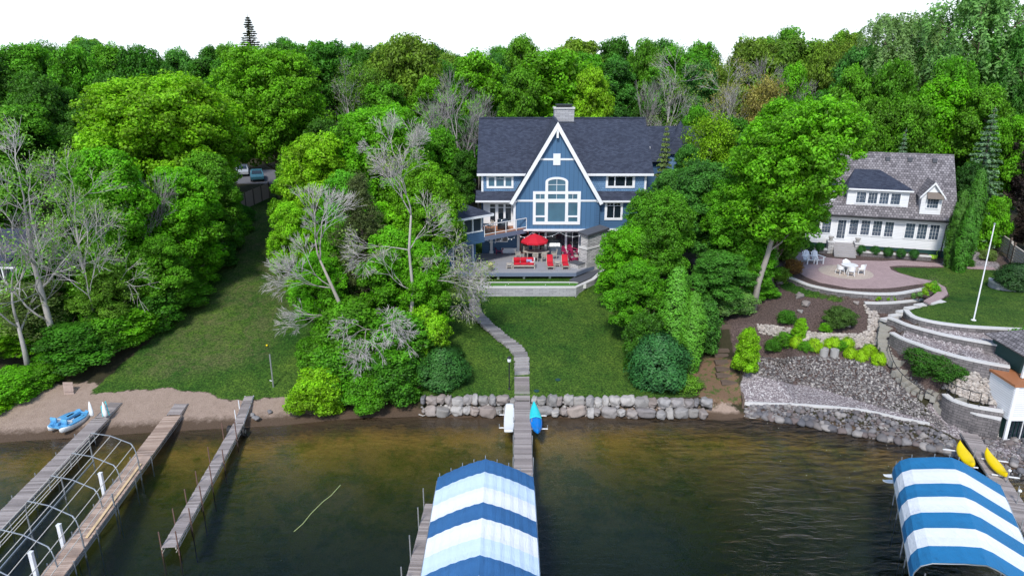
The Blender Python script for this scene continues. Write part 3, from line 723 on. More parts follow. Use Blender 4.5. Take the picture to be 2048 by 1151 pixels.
# handrails
def rail(name, pts, label, h=.95, mat='dark_metal', r=.028):
    o = thing(name, label, 'handrail', tuple(pts[0]))
    top = [Vector(p) + Vector((0, 0, h)) for p in pts]
    MB().path(smooth_line(top, 3), r, 6).build('top_rail', mat, o)
    for p in pts[::1]: MB().tube(p, Vector(p) + Vector((0, 0, h)), r * .8, n=6).build('post', mat, o)
    return o
hr = off(SW[7:], .75)
rail('handrail', [P(1772, 712, 3.2), P(1782, 745, 2.7), P(1800, 772, 2.1), P(1836, 800, 1.55), P(1862, 815, 1.1)], 'black iron handrail curving down the old stone steps')
rail('handrail', [P(1893, 787, 2.42), P(1908, 797, 2.42), P(1936, 807, 2.42), P(1958, 812, 2.42)], 'black iron handrail standing on the cap of the tall block wall')
# timber wall and steps under the trees
tw = thing('timber_wall', 'dark timber retaining wall in the shade under the leaning tree', 'retaining wall', (14.6, 52.4, 2.2))
for k in range(9):
    MB().b2(14.5 + (k % 2) * .05, 17.5, 52.0 + k * .03, 52.28 + k * .03, 2.1 + k * .2, 2.29 + k * .2).build('timber_beam', 'timber', tw)
ts = thing('timber_steps', 'dark timber plank steps below the timber wall', 'steps', tuple(Gp(1456, 760)))
for k, (x, y) in enumerate([(1443, 700), (1443, 712), (1444, 724), (1446, 737), (1447, 750), (1457, 764)]):
    p = Gp(x, y); MB().b2(p.x - .55, p.x + .55, p.y - .28, p.y + .28, p.z - .1, p.z + .1).build('step', 'timber', ts)
# gravel terrace edging
ke = smooth_line(CURB, 3); o = thing('stone_kerb', 'thin pale stone kerb edging the gravel terrace above the rocks', 'kerb', tuple(ke[0]))
MB().loft([[(a[0], a[1], .55), (a[0], a[1], .86), (b[0], b[1], .86), (b[0], b[1], .55)] for a, b in zip(off(ke, .09), off(ke, -.09))]).build('kerb_stones', 'stone_cap', o)
kl = [P(1479, 770, 1.0), P(1483, 788, .95), P(1487, 806, .9)]
MB().loft([[(p.x - .08, p.y, p.z - .4), (p.x - .08, p.y, p.z + .25), (p.x + .08, p.y, p.z + .25), (p.x + .08, p.y, p.z - .4)] for p in kl]).build('timber_edge', 'timber', o)
# ---------------------------------------------------------------- stones
def stone_mesh(seed, sub=2, rough=.28):
    import bmesh
    bm = bmesh.new(); bmesh.ops.create_icosphere(bm, subdivisions=sub, radius=1)
    rs_ = random.Random(seed); ofs = Vector((rs_.uniform(0, 99), rs_.uniform(0, 99), 0))
    pl = [(Vector((rs_.gauss(0, 1), rs_.gauss(0, 1), rs_.gauss(0, 1))).normalized(), rs_.uniform(.68, .88)) for _ in range(7)]
    for v in bm.verts:
        p = v.co.copy()
        for nrm, dd in pl:
            e = p.dot(nrm) - dd + .05
            if e > 0: p -= nrm * e * .85
        if sub > 2: p = Vector([math.copysign(abs(q) ** .72, q) for q in p])
        v.co = p * (1 + rough * (mnoise.noise(p * 1.6 + ofs)) + .06 * mnoise.noise(p * 5 + ofs))
    m = bpy.data.meshes.new('boulder'); bm.to_mesh(m); bm.free(); m.polygons.foreach_set('use_smooth', [sub > 1] * len(m.polygons)); return m
STM = {}
for mt in ('boulder', 'riprap'):
    for k in range(7):
        m = stone_mesh(k + (50 if mt == 'riprap' else 0), 3 if mt == 'boulder' else 2, .34); m.materials.append(MAT[mt]); STM[mt, k] = m
def stone(mt, k, loc, sc, rot, label, group, cat='boulder'):
    o = bpy.data.objects.new('boulder', STM[mt, k % 7]); C.objects.link(o); o.location = loc; o.scale = sc; o.rotation_euler = rot
    return tag(o, label, cat, group)
rr = random.Random(11)
ORD = 'first second third fourth fifth sixth seventh eighth ninth tenth eleventh twelfth thirteenth fourteenth fifteenth sixteenth seventeenth eighteenth nineteenth twentieth'.split() + ['twenty-' + q for q in 'first second third fourth fifth sixth seventh eighth ninth'.split()] + ['thirtieth'] + ['thirty-' + q for q in 'first second third fourth fifth sixth seventh eighth ninth'.split()] + ['fortieth'] * 5
def row(px0, px1, zc, zoff_y, size, mt, label, group, jit=.08):
    px = px0; made = []
    while px < px1:
        sx = rr.uniform(*size); step = sx * 1400 / 49.5
        cx = px + step / 2; p = P(cx, 800, 1.0)
        if not (1027 < cx < 1062):
            y = float(np.interp(p.x, [a[0] for a in LB], [a[1] for a in LB])) - zoff_y
            hz = rr.uniform(.26, .44) * (.74 + .26 * sx)
            made.append(stone(mt, rr.randrange(7), (p.x, y + rr.uniform(-jit, jit), zc + rr.uniform(-.1, .08)), (sx * .56, .40, hz * 1.12), (rr.uniform(-.15, .15), rr.uniform(-.2, .2), rr.uniform(-.25, .25)), label, group))
        px += step
    if px0 < 1027: made = made[::-1]
    for i, o in enumerate(made): o['label'] = '%s boulder from the middle dock in the %s' % (ORD[i], label)
row(850, 1030, .34, .74, (.42, 1.3), 'boulder', 'lower row of the stone wall, left side', 'lower row boulders left of the middle dock')
row(842, 1030, .98, .30, (.32, 1.0), 'boulder', 'upper row of the stone wall, left side', 'upper row boulders left of the middle dock')
row(1062, 1400, .32, .74, (.45, 1.45), 'boulder', 'lower row of the stone wall, right side', 'lower row boulders right of the middle dock')
row(1062, 1410, .97, .30, (.32, 1.1), 'boulder', 'upper row of the stone wall, right side', 'upper row boulders right of the middle dock')
# small gap stones of that wall
def pebbles(name, spots, mat, kind='stuff', sub=1, flat=.75):
    base = [stone_mesh(k + 90, sub) for k in range(5)]
    vb = [np.array([v.co[:] for v in m.vertices]) for m in base]; fb = [np.array([list(p.vertices) for p in m.polygons]) for m in base]
    V = []; Fs = []; o = 0; r_ = np.random.RandomState(4)
    for (x, y, z, s_) in spots:
        k = r_.randint(5); a = r_.uniform(0, 6.28); c, s2 = math.cos(a), math.sin(a)
        v = vb[k] * np.array([s_ * r_.uniform(.8, 1.25), s_ * r_.uniform(.7, 1.1), s_ * r_.uniform(flat * .8, flat * 1.1)])
        V.append(np.stack([v[:, 0] * c - v[:, 1] * s2 + x, v[:, 0] * s2 + v[:, 1] * c + y, v[:, 2] + z], 1)); Fs.append(fb[k] + o); o += len(v)
    V = np.concatenate(V); Fs = np.concatenate(Fs)
    me_ = bpy.data.meshes.new(name); me_.vertices.add(len(V)); me_.vertices.foreach_set('co', V.reshape(-1).astype(np.float32))
    me_.loops.add(Fs.size); me_.loops.foreach_set('vertex_index', Fs.reshape(-1).astype(np.int32)); me_.polygons.add(len(Fs))
    me_.polygons.foreach_set('loop_start', np.arange(0, Fs.size, 3, dtype=np.int32)); me_.polygons.foreach_set('loop_total', np.full(len(Fs), 3, np.int32)); me_.update()
    me_.polygons.foreach_set('use_smooth', [True] * len(me_.polygons))
    me_.materials.append(MAT[mat]); ob = bpy.data.objects.new(name, me_); C.objects.link(ob)
    if kind: ob['kind'] = kind
    return ob
sp = []
for i in range(260):
    px = rr.uniform(842, 1405)
    if 1027 < px < 1062: continue
    p = P(px, 810, .6); y = float(np.interp(p.x, [a[0] for a in LB], [a[1] for a in LB])); f = rr.random()
    sp.append((p.x, y - .18 - .58 * (1 - f), .15 + f * .98, rr.uniform(.10, .22)))
tag(pebbles('gap_stones', sp, 'boulder', 'stuff'), 'small chinking stones in the gaps of the boulder wall', 'stones')
# right shore: riprap
rip = []
n = 0
def band(f):     # f 0 at the kerb, 1 at the water's edge
    return f
kc = smooth_line(CURB + pix([(1890, 866), (1915, 880)], .5), 3)
sc_ = smooth_line(pix([(1492, 833), (1545, 838), (1600, 847), (1700, 866), (1800, 884), (1860, 897), (1906, 909), (1925, 916)], .05), 4)
def along(pl, t):
    a = np.r_[0, np.cumsum([(pl[i + 1] - pl[i]).length for i in range(len(pl) - 1)])]; q = t * a[-1]
    return Vector([float(np.interp(q, a, [p[k] for p in pl])) for k in range(3)])
for i in range(27):
    t = (i + .5) / 27; p = along(sc_, t)
    s_ = rr.uniform(.3, .5); stone('riprap', i, (p.x + rr.uniform(-.08, .08), p.y + rr.uniform(-.1, .15), .13), (s_, s_ * .85, s_ * .62), (rr.uniform(-.2, .2), rr.uniform(-.2, .2), rr.uniform(0, 3)),
        '%s large waterline boulder of the right-hand bank, counted from the timber steps' % ORD[i], 'large waterline boulders on the right-hand bank')
for i in range(175):
    t = rr.random(); f = rr.uniform(.12, .9); a = along(kc, t); b = along(sc_, t); p = a.lerp(b, f)
    s_ = rr.uniform(.15, .30) * (1.15 - .35 * (1 - f)); z = ground(p.x, p.y) + .08
    stone('riprap', i, (p.x, p.y, max(z, .1)), (s_, s_ * .85, s_ * .7), (rr.uniform(-.4, .4), rr.uniform(-.4, .4), rr.uniform(0, 3)),
        'grey rock in the riprap between the gravel terrace kerb and the water', 'riprap rocks below the gravel terrace')
for i in range(30):
    p = P(rr.uniform(1968, 2060), rr.uniform(880, 940), .3); s_ = rr.uniform(.2, .4)
    if p.y > 40.3: continue
    stone('riprap', i, (p.x, p.y, max(ground(p.x, p.y) + .05, .12)), (s_, s_ * .85, s_ * .7), (0, rr.uniform(-.3, .3), rr.uniform(0, 3)), 'grey rock in the riprap between the right-hand dock and the boathouse', 'riprap rocks beside the boathouse')
sp = []
for i in range(1500):
    t = rr.random(); f = rr.uniform(.03, 1.0); a = along(kc, t); b = along(sc_, t); p = a.lerp(b, f); sp.append((p.x, p.y, max(ground(p.x, p.y) + .02, .0), rr.uniform(.06, .14)))
for i in range(300):
    p = P(rr.uniform(1965, 2070), rr.uniform(872, 945), .3); sp.append((p.x, p.y, ground(p.x, p.y) + .03, rr.uniform(.07, .16)))
tag(pebbles('riprap_fill', sp, 'riprap'), 'small fill stones among the riprap on the right-hand bank', 'stones')
def poly_fill(poly, n, smin, smax, dz=.03, r_=rr):
    xs = [p[0] for p in poly]; ys = [p[1] for p in poly]; o = []
    while len(o) < n:
        x = r_.uniform(min(xs), max(xs)); y = r_.uniform(min(ys), max(ys))
        if inpoly(np.array([x]), np.array([y]), poly)[0]:
            g = Gp(x, y); o.append((g.x, g.y, g.z + dz, r_.uniform(smin, smax)))
    return o
cob = [(1500, 712), (1540, 716), (1641, 712), (1690, 718), (1716, 722), (1767, 735), (1790, 760), (1835, 800), (1868, 828), (1900, 860), (1880, 858), (1843, 836), (1780, 820), (1716, 800), (1653, 781), (1590, 767), (1539, 758), (1500, 745), (1478, 735), (1482, 720)]
co = pebbles('cobble_slope', poly_fill(cob, 3900, .05, .125), 'cobble'); tag(co, 'grey and pale cobbles covering the slope above the gravel terrace', 'cobbles')
cp = [(1515, 650), (1540, 652), (1578, 657), (1616, 664), (1666, 669), (1716, 670), (1736, 662), (1737, 634), (1728, 610), (1750, 620), (1758, 640), (1762, 665), (1762, 690), (1720, 696), (1666, 691), (1616, 684), (1578, 678), (1540, 672), (1515, 666)]
co = pebbles('cobble_wall', poly_fill(cp, 1250, .09, .17, .05), 'cobble_pale', None, 2); tag(co, 'low retaining wall of pale rounded cobbles holding the mulched slope', 'cobble wall')
cp = [(1915, 758), (1955, 740), (2000, 748), (2010, 775), (2000, 810), (1960, 808), (1925, 795), (1895, 780), (1880, 780)]
co = pebbles('cobble_bank', poly_fill(cp, 520, .09, .2, .05), 'cobble_pale', 'stuff', 2); tag(co, 'pale rounded stones on the bank behind the tall block wall', 'stones')
cp = [(1770, 705), (1790, 725), (1808, 745), (1850, 775), (1890, 790), (1905, 800), (1880, 806), (1846, 790), (1812, 765), (1790, 740), (1776, 722)]
co = pebbles('cobble_edging', poly_fill(cp, 260, .06, .12, .02), 'cobble'); tag(co, 'grey stones edging the old steps beside the dark bush', 'stones')
for (x, y, s_, m_) in ((1600, 593, .45, 'slope'), (1612, 608, .45, ''), (1693, 651, .3, ''), (1712, 607, .25, ''), (1560, 566, .3, ''), (1600, 624, .25, '')):
    p = Gp(x, y); o = stone('boulder', x, (p.x, p.y, p.z + .06), (s_, s_ * .7, s_ * .55), (0, 0, s_ * 9), 'loose pale rock lying on the mulched slope below the patio wall', 'loose rocks on the mulched slope')
for (x, y, s_) in ((488, 828, .3), (512, 835, .28), (505, 829, .2), (540, 823, .22)):
    p = P(x, y, .4); stone('boulder', x, (p.x, p.y, .42), (s_, s_ * .7, s_ * .4), (0, 0, s_ * 9), 'loose pale rock on the beach right of the far left-side docks', 'loose rocks on the beach')
for (x, y) in ((1497, 801), (1462, 818)):
    pass
# ================================================================ BLUE HOUSE
YG, YM, YL = 66.5, 67.4, 67.9       # gable wall, main wall, lower recessed wall
BH = thing('blue_house', 'large blue house with dark roof and tall central gable above the raised deck', 'house', (4.3, YG, 5.2))
def xz(px, py, Y): p = atY(px, py, Y); return p.x, p.z
def wall_box(par, mat, x0, x1, z0, z1, y, th=.25, name='wall'):
    return MB().b2(x0, x1, y, y + th, z0, z1).build(name, mat, par)
def window(par, y, rect, lights, name='window', fw=.14, glass='glass_blue', frame='white_vinyl', mull=(), M=None, proud=.07):
    """rect/lights in wall coordinates (x0,x1,z0,z1); mull: (x0,z0,x1,z1) thin bars"""
    x0, x1, z0, z1 = rect; mb = MB()
    xs = sorted(set([x0, x1] + [v for l in lights for v in l[:2]])); 
    # frame = rectangle minus lights, built from cells
    zs = sorted(set([z0, z1] + [v for l in lights for v in l[2:4]]))
    for i in range(len(xs) - 1):
        run = None
        for j in range(len(zs) - 1):
            cx, cz = (xs[i] + xs[i + 1]) / 2, (zs[j] + zs[j + 1]) / 2
            ins_ = any(l[0] < cx < l[1] and l[2] < cz < l[3] for l in lights)
            if not ins_:
                if run is None: run = zs[j]
            if (ins_ or j == len(zs) - 2) and run is not None:
                top = zs[j] if ins_ else zs[j + 1]
                mb.b2(xs[i], xs[i + 1], y - proud, y + .02, run, top); run = None
    for m in mull: mb.b2(min(m[0], m[2]) - .018, max(m[0], m[2]) + .018, y - proud + .025, y - .005, min(m[1], m[3]) - .018, max(m[1], m[3]) + .018)
    if M: mb.xf(M)
    w_ = mb.build(name, frame, par)
    for l in lights:
        g = MB().b2(l[0], l[1], y - .035, y - .012, l[2], l[3])
        if M: g.xf(M)
        g.build('pane', glass, w_)
    return w_
# main body
x0m, x1m = -3.0, 13.2
wall_box(BH, 'lap_blue', x0m, x1m, 5.4, 11.1, YL, .3)
MB().b2(x0m, x0m + .25, YL + .3, 77, 5.4, 13.7).build('wall', 'lap_blue', BH); MB().b2(x1m - .25, x1m, YL + .3, 77, 5.4, 13.7).build('wall', 'lap_blue', BH)
MB().b2(x0m, x1m, 77, 77.3, 6, 13.7).build('wall', 'lap_blue', BH)
MB().add([(x0m + .05, 67.4, 13.7), (x0m + .05, 77.2, 13.7), (x0m + .05, 73, 18.1), (x1m - .05, 67.4, 13.7), (x1m - .05, 77.2, 13.7), (x1m - .05, 73, 18.1)], [(0, 1, 2), (3, 5, 4)]).build('gable_end', 'lap_blue', BH)
# first-floor wall that stands over the lower level, left and right of the gable
xgl, xgr = xof(1027, YG, 10), xof(1199, YG, 10)
wall_box(BH, 'lap_blue', xgr - .4, x1m, 8.35, 11.15, YG + .35, .2)
wall_box(BH, 'white_paint', x0m + .2, xgl + .15, 8.5, 11.15, YM, .2)
# dormer walls
dz0, dz1 = 11.95, 13.75
wall_box(BH, 'shake_blue', xof(965, YM, 13), 3.2, dz0, dz1, YM, .25); wall_box(BH, 'shake_blue', 5.6, xof(1291, YM, 13), dz0, dz1, YM, .25)
for px in (964.5, 1291):
    x = xof(px, YM, 13); MB().b2(x - .1, x + .1, YM - .04, YM + 1.6, dz0 - .1, dz1 + .02).build('corner_board', 'white_paint', BH)
# roofs
rz = MB().slab([(x0m - .35, YM - .45, 13.72), (x1m + .35, YM - .45, 13.72), (x1m + .35, 73, 18.42), (x0m - .35, 73, 18.42)], .16)
rz.slab([(x0m - .35, 73, 18.42), (x1m + .35, 73, 18.42), (x1m + .35, 78.4, 13.4), (x0m - .35, 78.4, 13.4)], .16)
mr_ = rz.build('main_roof', 'roof_dark', BH)
MB().b2(x0m - .35, x1m + .35, 72.85, 73.15, 18.36, 18.5).build('ridge_cap', 'roof_dark', mr_)
for xa, xb in ((x0m - .35, xof(1058, YM, 13.7)), (xof(1172, YM, 13.7), x1m + .35)):
    MB().b2(xa, xb, YM - .52, YM - .38, 13.5, 13.72).build('fascia', 'white_paint', BH)
for xa, xb in ((x0m - .5, xgl + .3), (xgr - .3, x1m + .4)):
    MB().slab([(xa, YG - .1, 11.2), (xb, YG - .1, 11.2), (xb, YM + .1, 12.02), (xa, YM + .1, 12.02)], .12).build('skirt_roof', 'roof_dark', BH)
    MB().b2(xa, xb, YG - .2, YG - .08, 11.06, 11.22).build('gutter', 'white_paint', BH)
# gable
gx_, gap = xof(1113.5, YG, 14), atY(1112, 243, YG - .4).z
def gl(py): p = atY(1022, 400, YG); return p
zb = 11.25; hw = (xof(1205, YG - .4, zb) - xof(1022, YG - .4, zb)) / 2
slope = (gap - zb) / hw
gm = MB().add([(gx_ - hw + .25, YG, zb), (gx_ + hw - .25, YG, zb), (gx_, YG, gap - .35), (gx_ - hw + .25, YG + .25, zb), (gx_ + hw - .25, YG + .25, zb), (gx_, YG + .25, gap - .35)], [(0, 1, 2), (5, 4, 3), (0, 3, 4, 1), (1, 4, 5, 2), (2, 5, 3, 0)])
gm.build('gable_wall', 'batten_blue', BH)
xr = xof(1191, YG, 10)
wall_box(BH, 'batten_blue', xgl, xr, 8.4, zb, YG, .25)
wall_box(BH, 'lap_blue', xr, xgr, 8.4, zb, YG + .003, .25)
for sgn in (-1, 1):
    ex = gx_ + sgn * (hw + .12); ez = zb - .12 * slope
    MB().slab([(ex, YG - .4, ez), (gx_, YG - .4, gap), (gx_, 73.2, gap), (ex, YM + 3.2 if False else 73.2, ez)], .16).build('gable_roof', 'roof_dark', BH)
    # rake board
    t = Vector((sgn * hw, 0, -(gap - zb))).normalized(); nrm = Vector((-t.z * sgn, 0, t.x * sgn)) * sgn
    a = Vector((gx_, YG - .43, gap - .02)); b = Vector((ex, YG - .43, ez - .02)); dn = Vector((-sgn * (gap - zb), 0, -hw)).normalized() * .34
    c = Vector((gx_, YG - .43, gap - .02 - .34 * math.hypot(hw, gap - zb) / hw))
    q = [a, b, b + dn, c]; bk = [p + Vector((0, .07, 0)) for p in q]
    MB().add(q + bk, [(0, 1, 2, 3), (7, 6, 5, 4), (0, 4, 5, 1), (1, 5, 6, 2), (2, 6, 7, 3), (3, 7, 4, 0)]).build('rake_board', 'white_vinyl', BH)
    MB().slab([b + Vector((0, .05, -.02)), b + dn + Vector((0, .05, 0)), b + dn + Vector((0, .5, 0)), b + Vector((0, .5, -.02))], .04).build('soffit_return', 'white_paint', BH)
x1_, z1_ = xz(883 * .2432 + 900, 200 + 215 * .2432, YG); MB().b2(gx_ - .1, gx_ + .1, YG - .38, YG - .003, gap - 1.5, gap - .6).build('bracket', 'white_paint', BH)
za = atY(1112, 318.5, YG).z
MB().b2(gx_ - (gap - za) / slope + .3, gx_ + (gap - za) / slope - .3, YG - .035, YG, za - .09, za + .09).build('trim_band', 'white_paint', BH)
(xa, zt), (xb, zl) = xz(1106.7, 307, YG), xz(1120.6, 330, YG)
lv = MB().b2(xa, xb, YG - .08, YG, zl, zt).build('gable_vent', 'white_paint', BH)
MB().b2(xgl, xgr, YG - .05, YG, 11.1, 11.28).build('trim_band', 'white_paint', BH)
for px in (1027.5, 1030): pass
MB().b2(xgl - .02, xgl + .2, YG - .04, YG + .4, 8.4, 11.1).build('corner_board', 'white_paint', BH)
# windows
def pr(px0, py0, px1, py1, Y):
    a = atY(px0, py0, Y); b = atY(px1, py1, Y); return (a.x, b.x, b.z, a.z)
def zc(x, y): return 900 + x * .2432, 200 + y * .2432
def pz(x0, y0, x1, y1, Y): return pr(*zc(x0, y0), *zc(x1, y1), Y)
lights = [pz(318, 635, 365, 707, YM), pz(380, 628, 443, 707, YM), pz(457, 635, 505, 707, YM)]
m = lights[1]; window(BH, YM, pz(300, 612, 522, 725, YM), lights, mull=[(m[0], m[2] + (m[3] - m[2]) * .75, m[1], m[2] + (m[3] - m[2]) * .75), ((m[0] + m[1]) / 2, m[2] + (m[3] - m[2]) * .75, (m[0] + m[1]) / 2, m[3])], glass='glass_blue')
lights = [pz(1301, 630, 1349, 705, YM), pz(1363, 604, 1437, 705, YM), pz(1449, 630, 1498, 705, YM)]
m = lights[1]; window(BH, YM, pz(1284, 592, 1518, 722, YM), lights, mull=[(m[0], m[2] + (m[3] - m[2]) * .75, m[1], m[2] + (m[3] - m[2]) * .75), ((m[0] + m[1]) / 2, m[2] + (m[3] - m[2]) * .75, (m[0] + m[1]) / 2, m[3])], glass='glass_dark')
Lg = [pz(705, 772, 778, 812, YG), pz(806, 772, 946, 812, YG), pz(972, 772, 1046, 812, YG), pz(705, 840, 778, 948, YG), pz(705, 962, 778, 998, YG), pz(806, 840, 944, 998, YG), pz(972, 840, 1046, 948, YG), pz(972, 962, 1046, 998, YG)]
mu = []
for l, k in ((Lg[0], 2), (Lg[1], 2), (Lg[2], 2)):
    mu.append(((l[0] + l[1]) / 2, l[2], (l[0] + l[1]) / 2, l[3]))
big = window(BH, YG, pz(683, 750, 1068, 1022, YG), Lg, mull=mu, proud=.1)
# arched window
r = pz(785, 672, 970, 750, YG); xc = (r[0] + r[1]) / 2; hwA = (r[1] - r[0]) / 2; rise = pz(785, 632, 970, 672, YG); rise = rise[3] - rise[2]
def arch(h, z0, z1, ri, n=14): return [(xc - h, z0), (xc + h, z0)] + [(xc + h * math.cos(t), z1 + ri * math.sin(t)) for t in np.linspace(0, math.pi, n)]
oa = arch(hwA, r[2], r[3], rise); ia = arch(hwA - .26, r[2] + .02, r[3], rise - .2)
n_ = len(oa); V = [(x, YG - .1, z) for x, z in oa] + [(x, YG - .1, z) for x, z in ia] + [(x, YG, z) for x, z in oa]
aw = MB().add(V, [(i, (i + 1) % n_, n_ + (i + 1) % n_, n_ + i) for i in range(n_)] + [(i, 2 * n_ + i, 2 * n_ + (i + 1) % n_, (i + 1) % n_) for i in range(n_)])
aw.b2(xc - .02, xc + .02, YG - .07, YG - .03, r[2], r[3] + rise - .2); aw.b2(xc - hwA + .26, xc + hwA - .26, YG - .07, YG - .03, r[2] + .62, r[2] + .66)
aw = aw.build('arched_window', 'white_vinyl', BH)
MB().add([(x, YG - .045, z) for x, z in ia], [tuple(range(n_))]).build('pane', 'glass_blue', aw)
# first-floor glass doors on the balcony, right window
def wz3(x0, y0, x1, y1, Y): return pz(x0, y0, x1, y1, Y)
Ld = [wz3(330, 885, 373, 1000, YM), wz3(397, 885, 440, 1000, YM), wz3(457, 885, 502, 1000, YM), wz3(330, 856, 373, 880, YM), wz3(397, 856, 440, 880, YM), wz3(457, 856, 502, 880, YM)]
r_ = wz3(312, 838, 520, 1020, YM); r_ = (r_[0], r_[1], 8.55, r_[3]); Ld = [(l[0], l[1], max(l[2], 8.7), l[3]) for l in Ld]
window(BH, YM, r_, Ld, name='glass_door', glass='glass_dark')
Y2 = YG + .35
Lr = [pz(1293, 870, 1342, 966, Y2), pz(1352, 870, 1400, 966, Y2), pz(1293, 848, 1342, 866, Y2), pz(1352, 848, 1400, 866, Y2)]
window(BH, Y2, pz(1275, 830, 1416, 985, Y2), Lr, glass='glass_dark', mull=[((l[0] + l[1]) / 2, l[2], (l[0] + l[1]) / 2, l[3]) for l in Lr[2:]])
# lower level
def z6(x, y): return 900 + x * .1912, 400 + y * .1912
def p6(x0, y0, x1, y1, Y): return pr(*z6(x0, y0), *z6(x1, y1), Y)
MB().b2(xgl + .2, xof(1190.6, YG, 8.4), YG - .28, YG + .1, 8.28, 8.42).build('beam_cover', 'white_paint', BH)
MB().b2(x0m, x1m, YG + .12, YL, 8.2, 8.38).build('ceiling', 'white_paint', BH)
for x in (815, 980, 1110, 1235, 1360, 1430):
    X = xof(z6(x, 0)[0], YG, 8.2); MB().tube((X, YG - .1, 8.12), (X, YG - .1, 8.28), .05, n=8).build('downlight', 'white_vinyl', BH)
Lw_ = [(875, 925), (938, 988), (1012, 1200), (1225, 1275), (1285, 1340)]
r = p6(862, 322, 1352, 500, YL); Lq = [p6(a, 335, b, 485, YL) for a, b in Lw_]
r = (r[0], r[1], 5.65, r[3]); Lq = [(l[0], l[1], 5.85, l[3]) for l in Lq]
window(BH, YL, r, Lq, name='glass_door', glass='glass_dark')
window(BH, YL, p6(474, 358, 606, 437, YL), [p6(483, 368, 537, 428, YL), p6(547, 368, 598, 428, YL)], glass='glass_dark')
r = p6(728, 325, 822, 520, YL); window(BH, YL, (r[0], r[1], 5.62, r[3]), [(r[0] + .1, r[1] - .1, 5.7, r[3] - .1)], name='dark_door', glass='glass_dark', frame='dark_red_siding')
window(BH, YL, p6(1590, 330, 1655, 470, YL), [p6(1600, 345, 1644, 460, YL)], glass='glass_grey')
for (px, pt) in ((1036.5, 462), (983, 474)):
    q = P(px, 506, 5.62)
    MB().b2(q.x - .13, q.x + .13, q.y - .13, q.y + .13, 5.62, 8.3).b2(q.x - .2, q.x + .2, q.y - .2, q.y + .2, 5.62, 5.85).build('column', 'white_paint', BH)
# chimney
cx0 = xof(1127, 73.5, 18); ch = MB().b2(cx0 - 1.0, cx0 + 1.0, 72.6, 74.2, 16.4, 19.35).build('chimney', 'block_pale', BH)
MB().b2(cx0 - 1.08, cx0 + 1.08, 72.5, 74.3, 19.35, 19.47).build('chimney_cap', 'stone_cap', ch)
MB().b2(cx0 - .75, cx0 + .75, 72.8, 74.0, 19.5, 19.7).b2(cx0 - .85, cx0 + .85, 72.7, 74.1, 19.7, 19.76).build('flue_cover', 'dark_metal', ch)
MB().b2(cx0 - 1.1, cx0 + 1.15, 72.45, 72.62, 17.4, 18.05).build('flashing', 'dark_metal', ch)
# balcony and screened porch set at an angle
u = Vector((3.9, 3.1, 0)).normalized(); nb = Vector((-u.y, u.x, 0)); Cc = Vector((-2.55, 63.35, 8.5)); De = Vector((1.4, 66.48, 8.5))
bl = [Cc, De, Vector((1.4, 67.4, 8.5)), Vector((-3.0, 67.4, 8.5)), Vector((-4.6, 65.9, 8.5))]
MB().prism([tuple(p.xy) for p in bl], 8.38, 8.5).build('balcony_floor', 'orange_wood', BH)
MB().prism([tuple((p).xy) for p in (Cc - nb * .02, De - nb * .02, De + nb * .12, Cc + nb * .12)], 8.02, 8.46).build('balcony_beam', 'fascia_blue', BH)
br_ = MB(); 
for k in range(5):
    p = Cc.lerp(De, k / 4); br_.tube(p + Vector((0, 0, -.1)), p + Vector((0, 0, 1.0)), .035, n=6)
br_.beam(Cc + Vector((0, 0, 1.0)), De + Vector((0, 0, 1.0)), .08, .05); br_.beam(Cc + Vector((0, 0, .14)), De + Vector((0, 0, .14)), .05, .05)
br_.build('balcony_railing', 'white_vinyl', BH)
def wf(s, d, z): p = Cc + u * s + nb * d; return (p.x, p.y, z)     # wing frame: s along wall (negative = left), d = back
PW = thing('screen_porch', 'blue screened porch wing with hipped dark roof left of the balcony', 'porch', wf(-3, 2.5, 5.3))
def wbox(s0, s1, d0, d1, z0, z1, name, mat, par=PW):
    mb = MB().b2(s0, s1, d0, d1, z0, z1)
    M_ = Matrix(((u.x, nb.x, 0, Cc.x), (u.y, nb.y, 0, Cc.y), (0, 0, 1, 0), (0, 0, 0, 1)))
    return mb.xf(M_).build(name, mat, par)
LW = 6.6
wbox(-LW, 0, 0, .2, 7.9, 9.05, 'wall', 'lap_blue'); wbox(-.2, 0, .2, 4.6, 8.4, 10.65, 'wall', 'lap_blue'); wbox(-LW, 0, 0, .2, 10.35, 10.65, 'wall', 'lap_blue')
wbox(-LW, -.6, .6, .8, 5.2, 7.95, 'wall', 'lap_blue'); wbox(-.8, -.6, .8, 4.6, 5.2, 8.3, 'wall', 'lap_blue')
wbox(-LW, -.02, .3, 4.6, 7.95, 8.2, 'floor', 'pale_gray_vinyl')
for k in range(7):
    s0 = -.32 - k * 1.0
    wbox(s0 - .05, s0 + .05, -.04, .2, 9.0, 10.4, 'window_post', 'white_vinyl')
    if k < 6: wbox(s0 - .93, s0 - .07, .08, .1, 9.05, 10.35, 'screen', 'screen_dark')
wbox(-LW, -.2, -.05, .2, 8.98, 9.08, 'sill', 'white_vinyl')
wbox(-3.2, -.9, .55, .6, 5.62, 7.75, 'door_frame', 'white_vinyl'); wbox(-3.08, -2.1, .53, .56, 5.72, 7.63, 'door_pane', 'glass_dark'); wbox(-2.0, -1.02, .53, .56, 5.72, 7.63, 'door_pane', 'glass_grey')
MB().slab([wf(-LW - .5, -.6, 10.62), wf(.6, -.6, 10.62), wf(-1.9, 2.3, 11.75), wf(-LW - .5, 2.3, 11.75)], .12).slab([wf(.6, -.6, 10.62), wf(.6, 5.2, 10.62), wf(-1.9, 2.3, 11.75)], .12).slab([wf(.6, 5.2, 10.62), wf(-LW - .5, 5.2, 10.62), wf(-LW - .5, 2.3, 11.75), wf(-1.9, 2.3, 11.75)], .12).build('roof', 'roof_dark', PW)
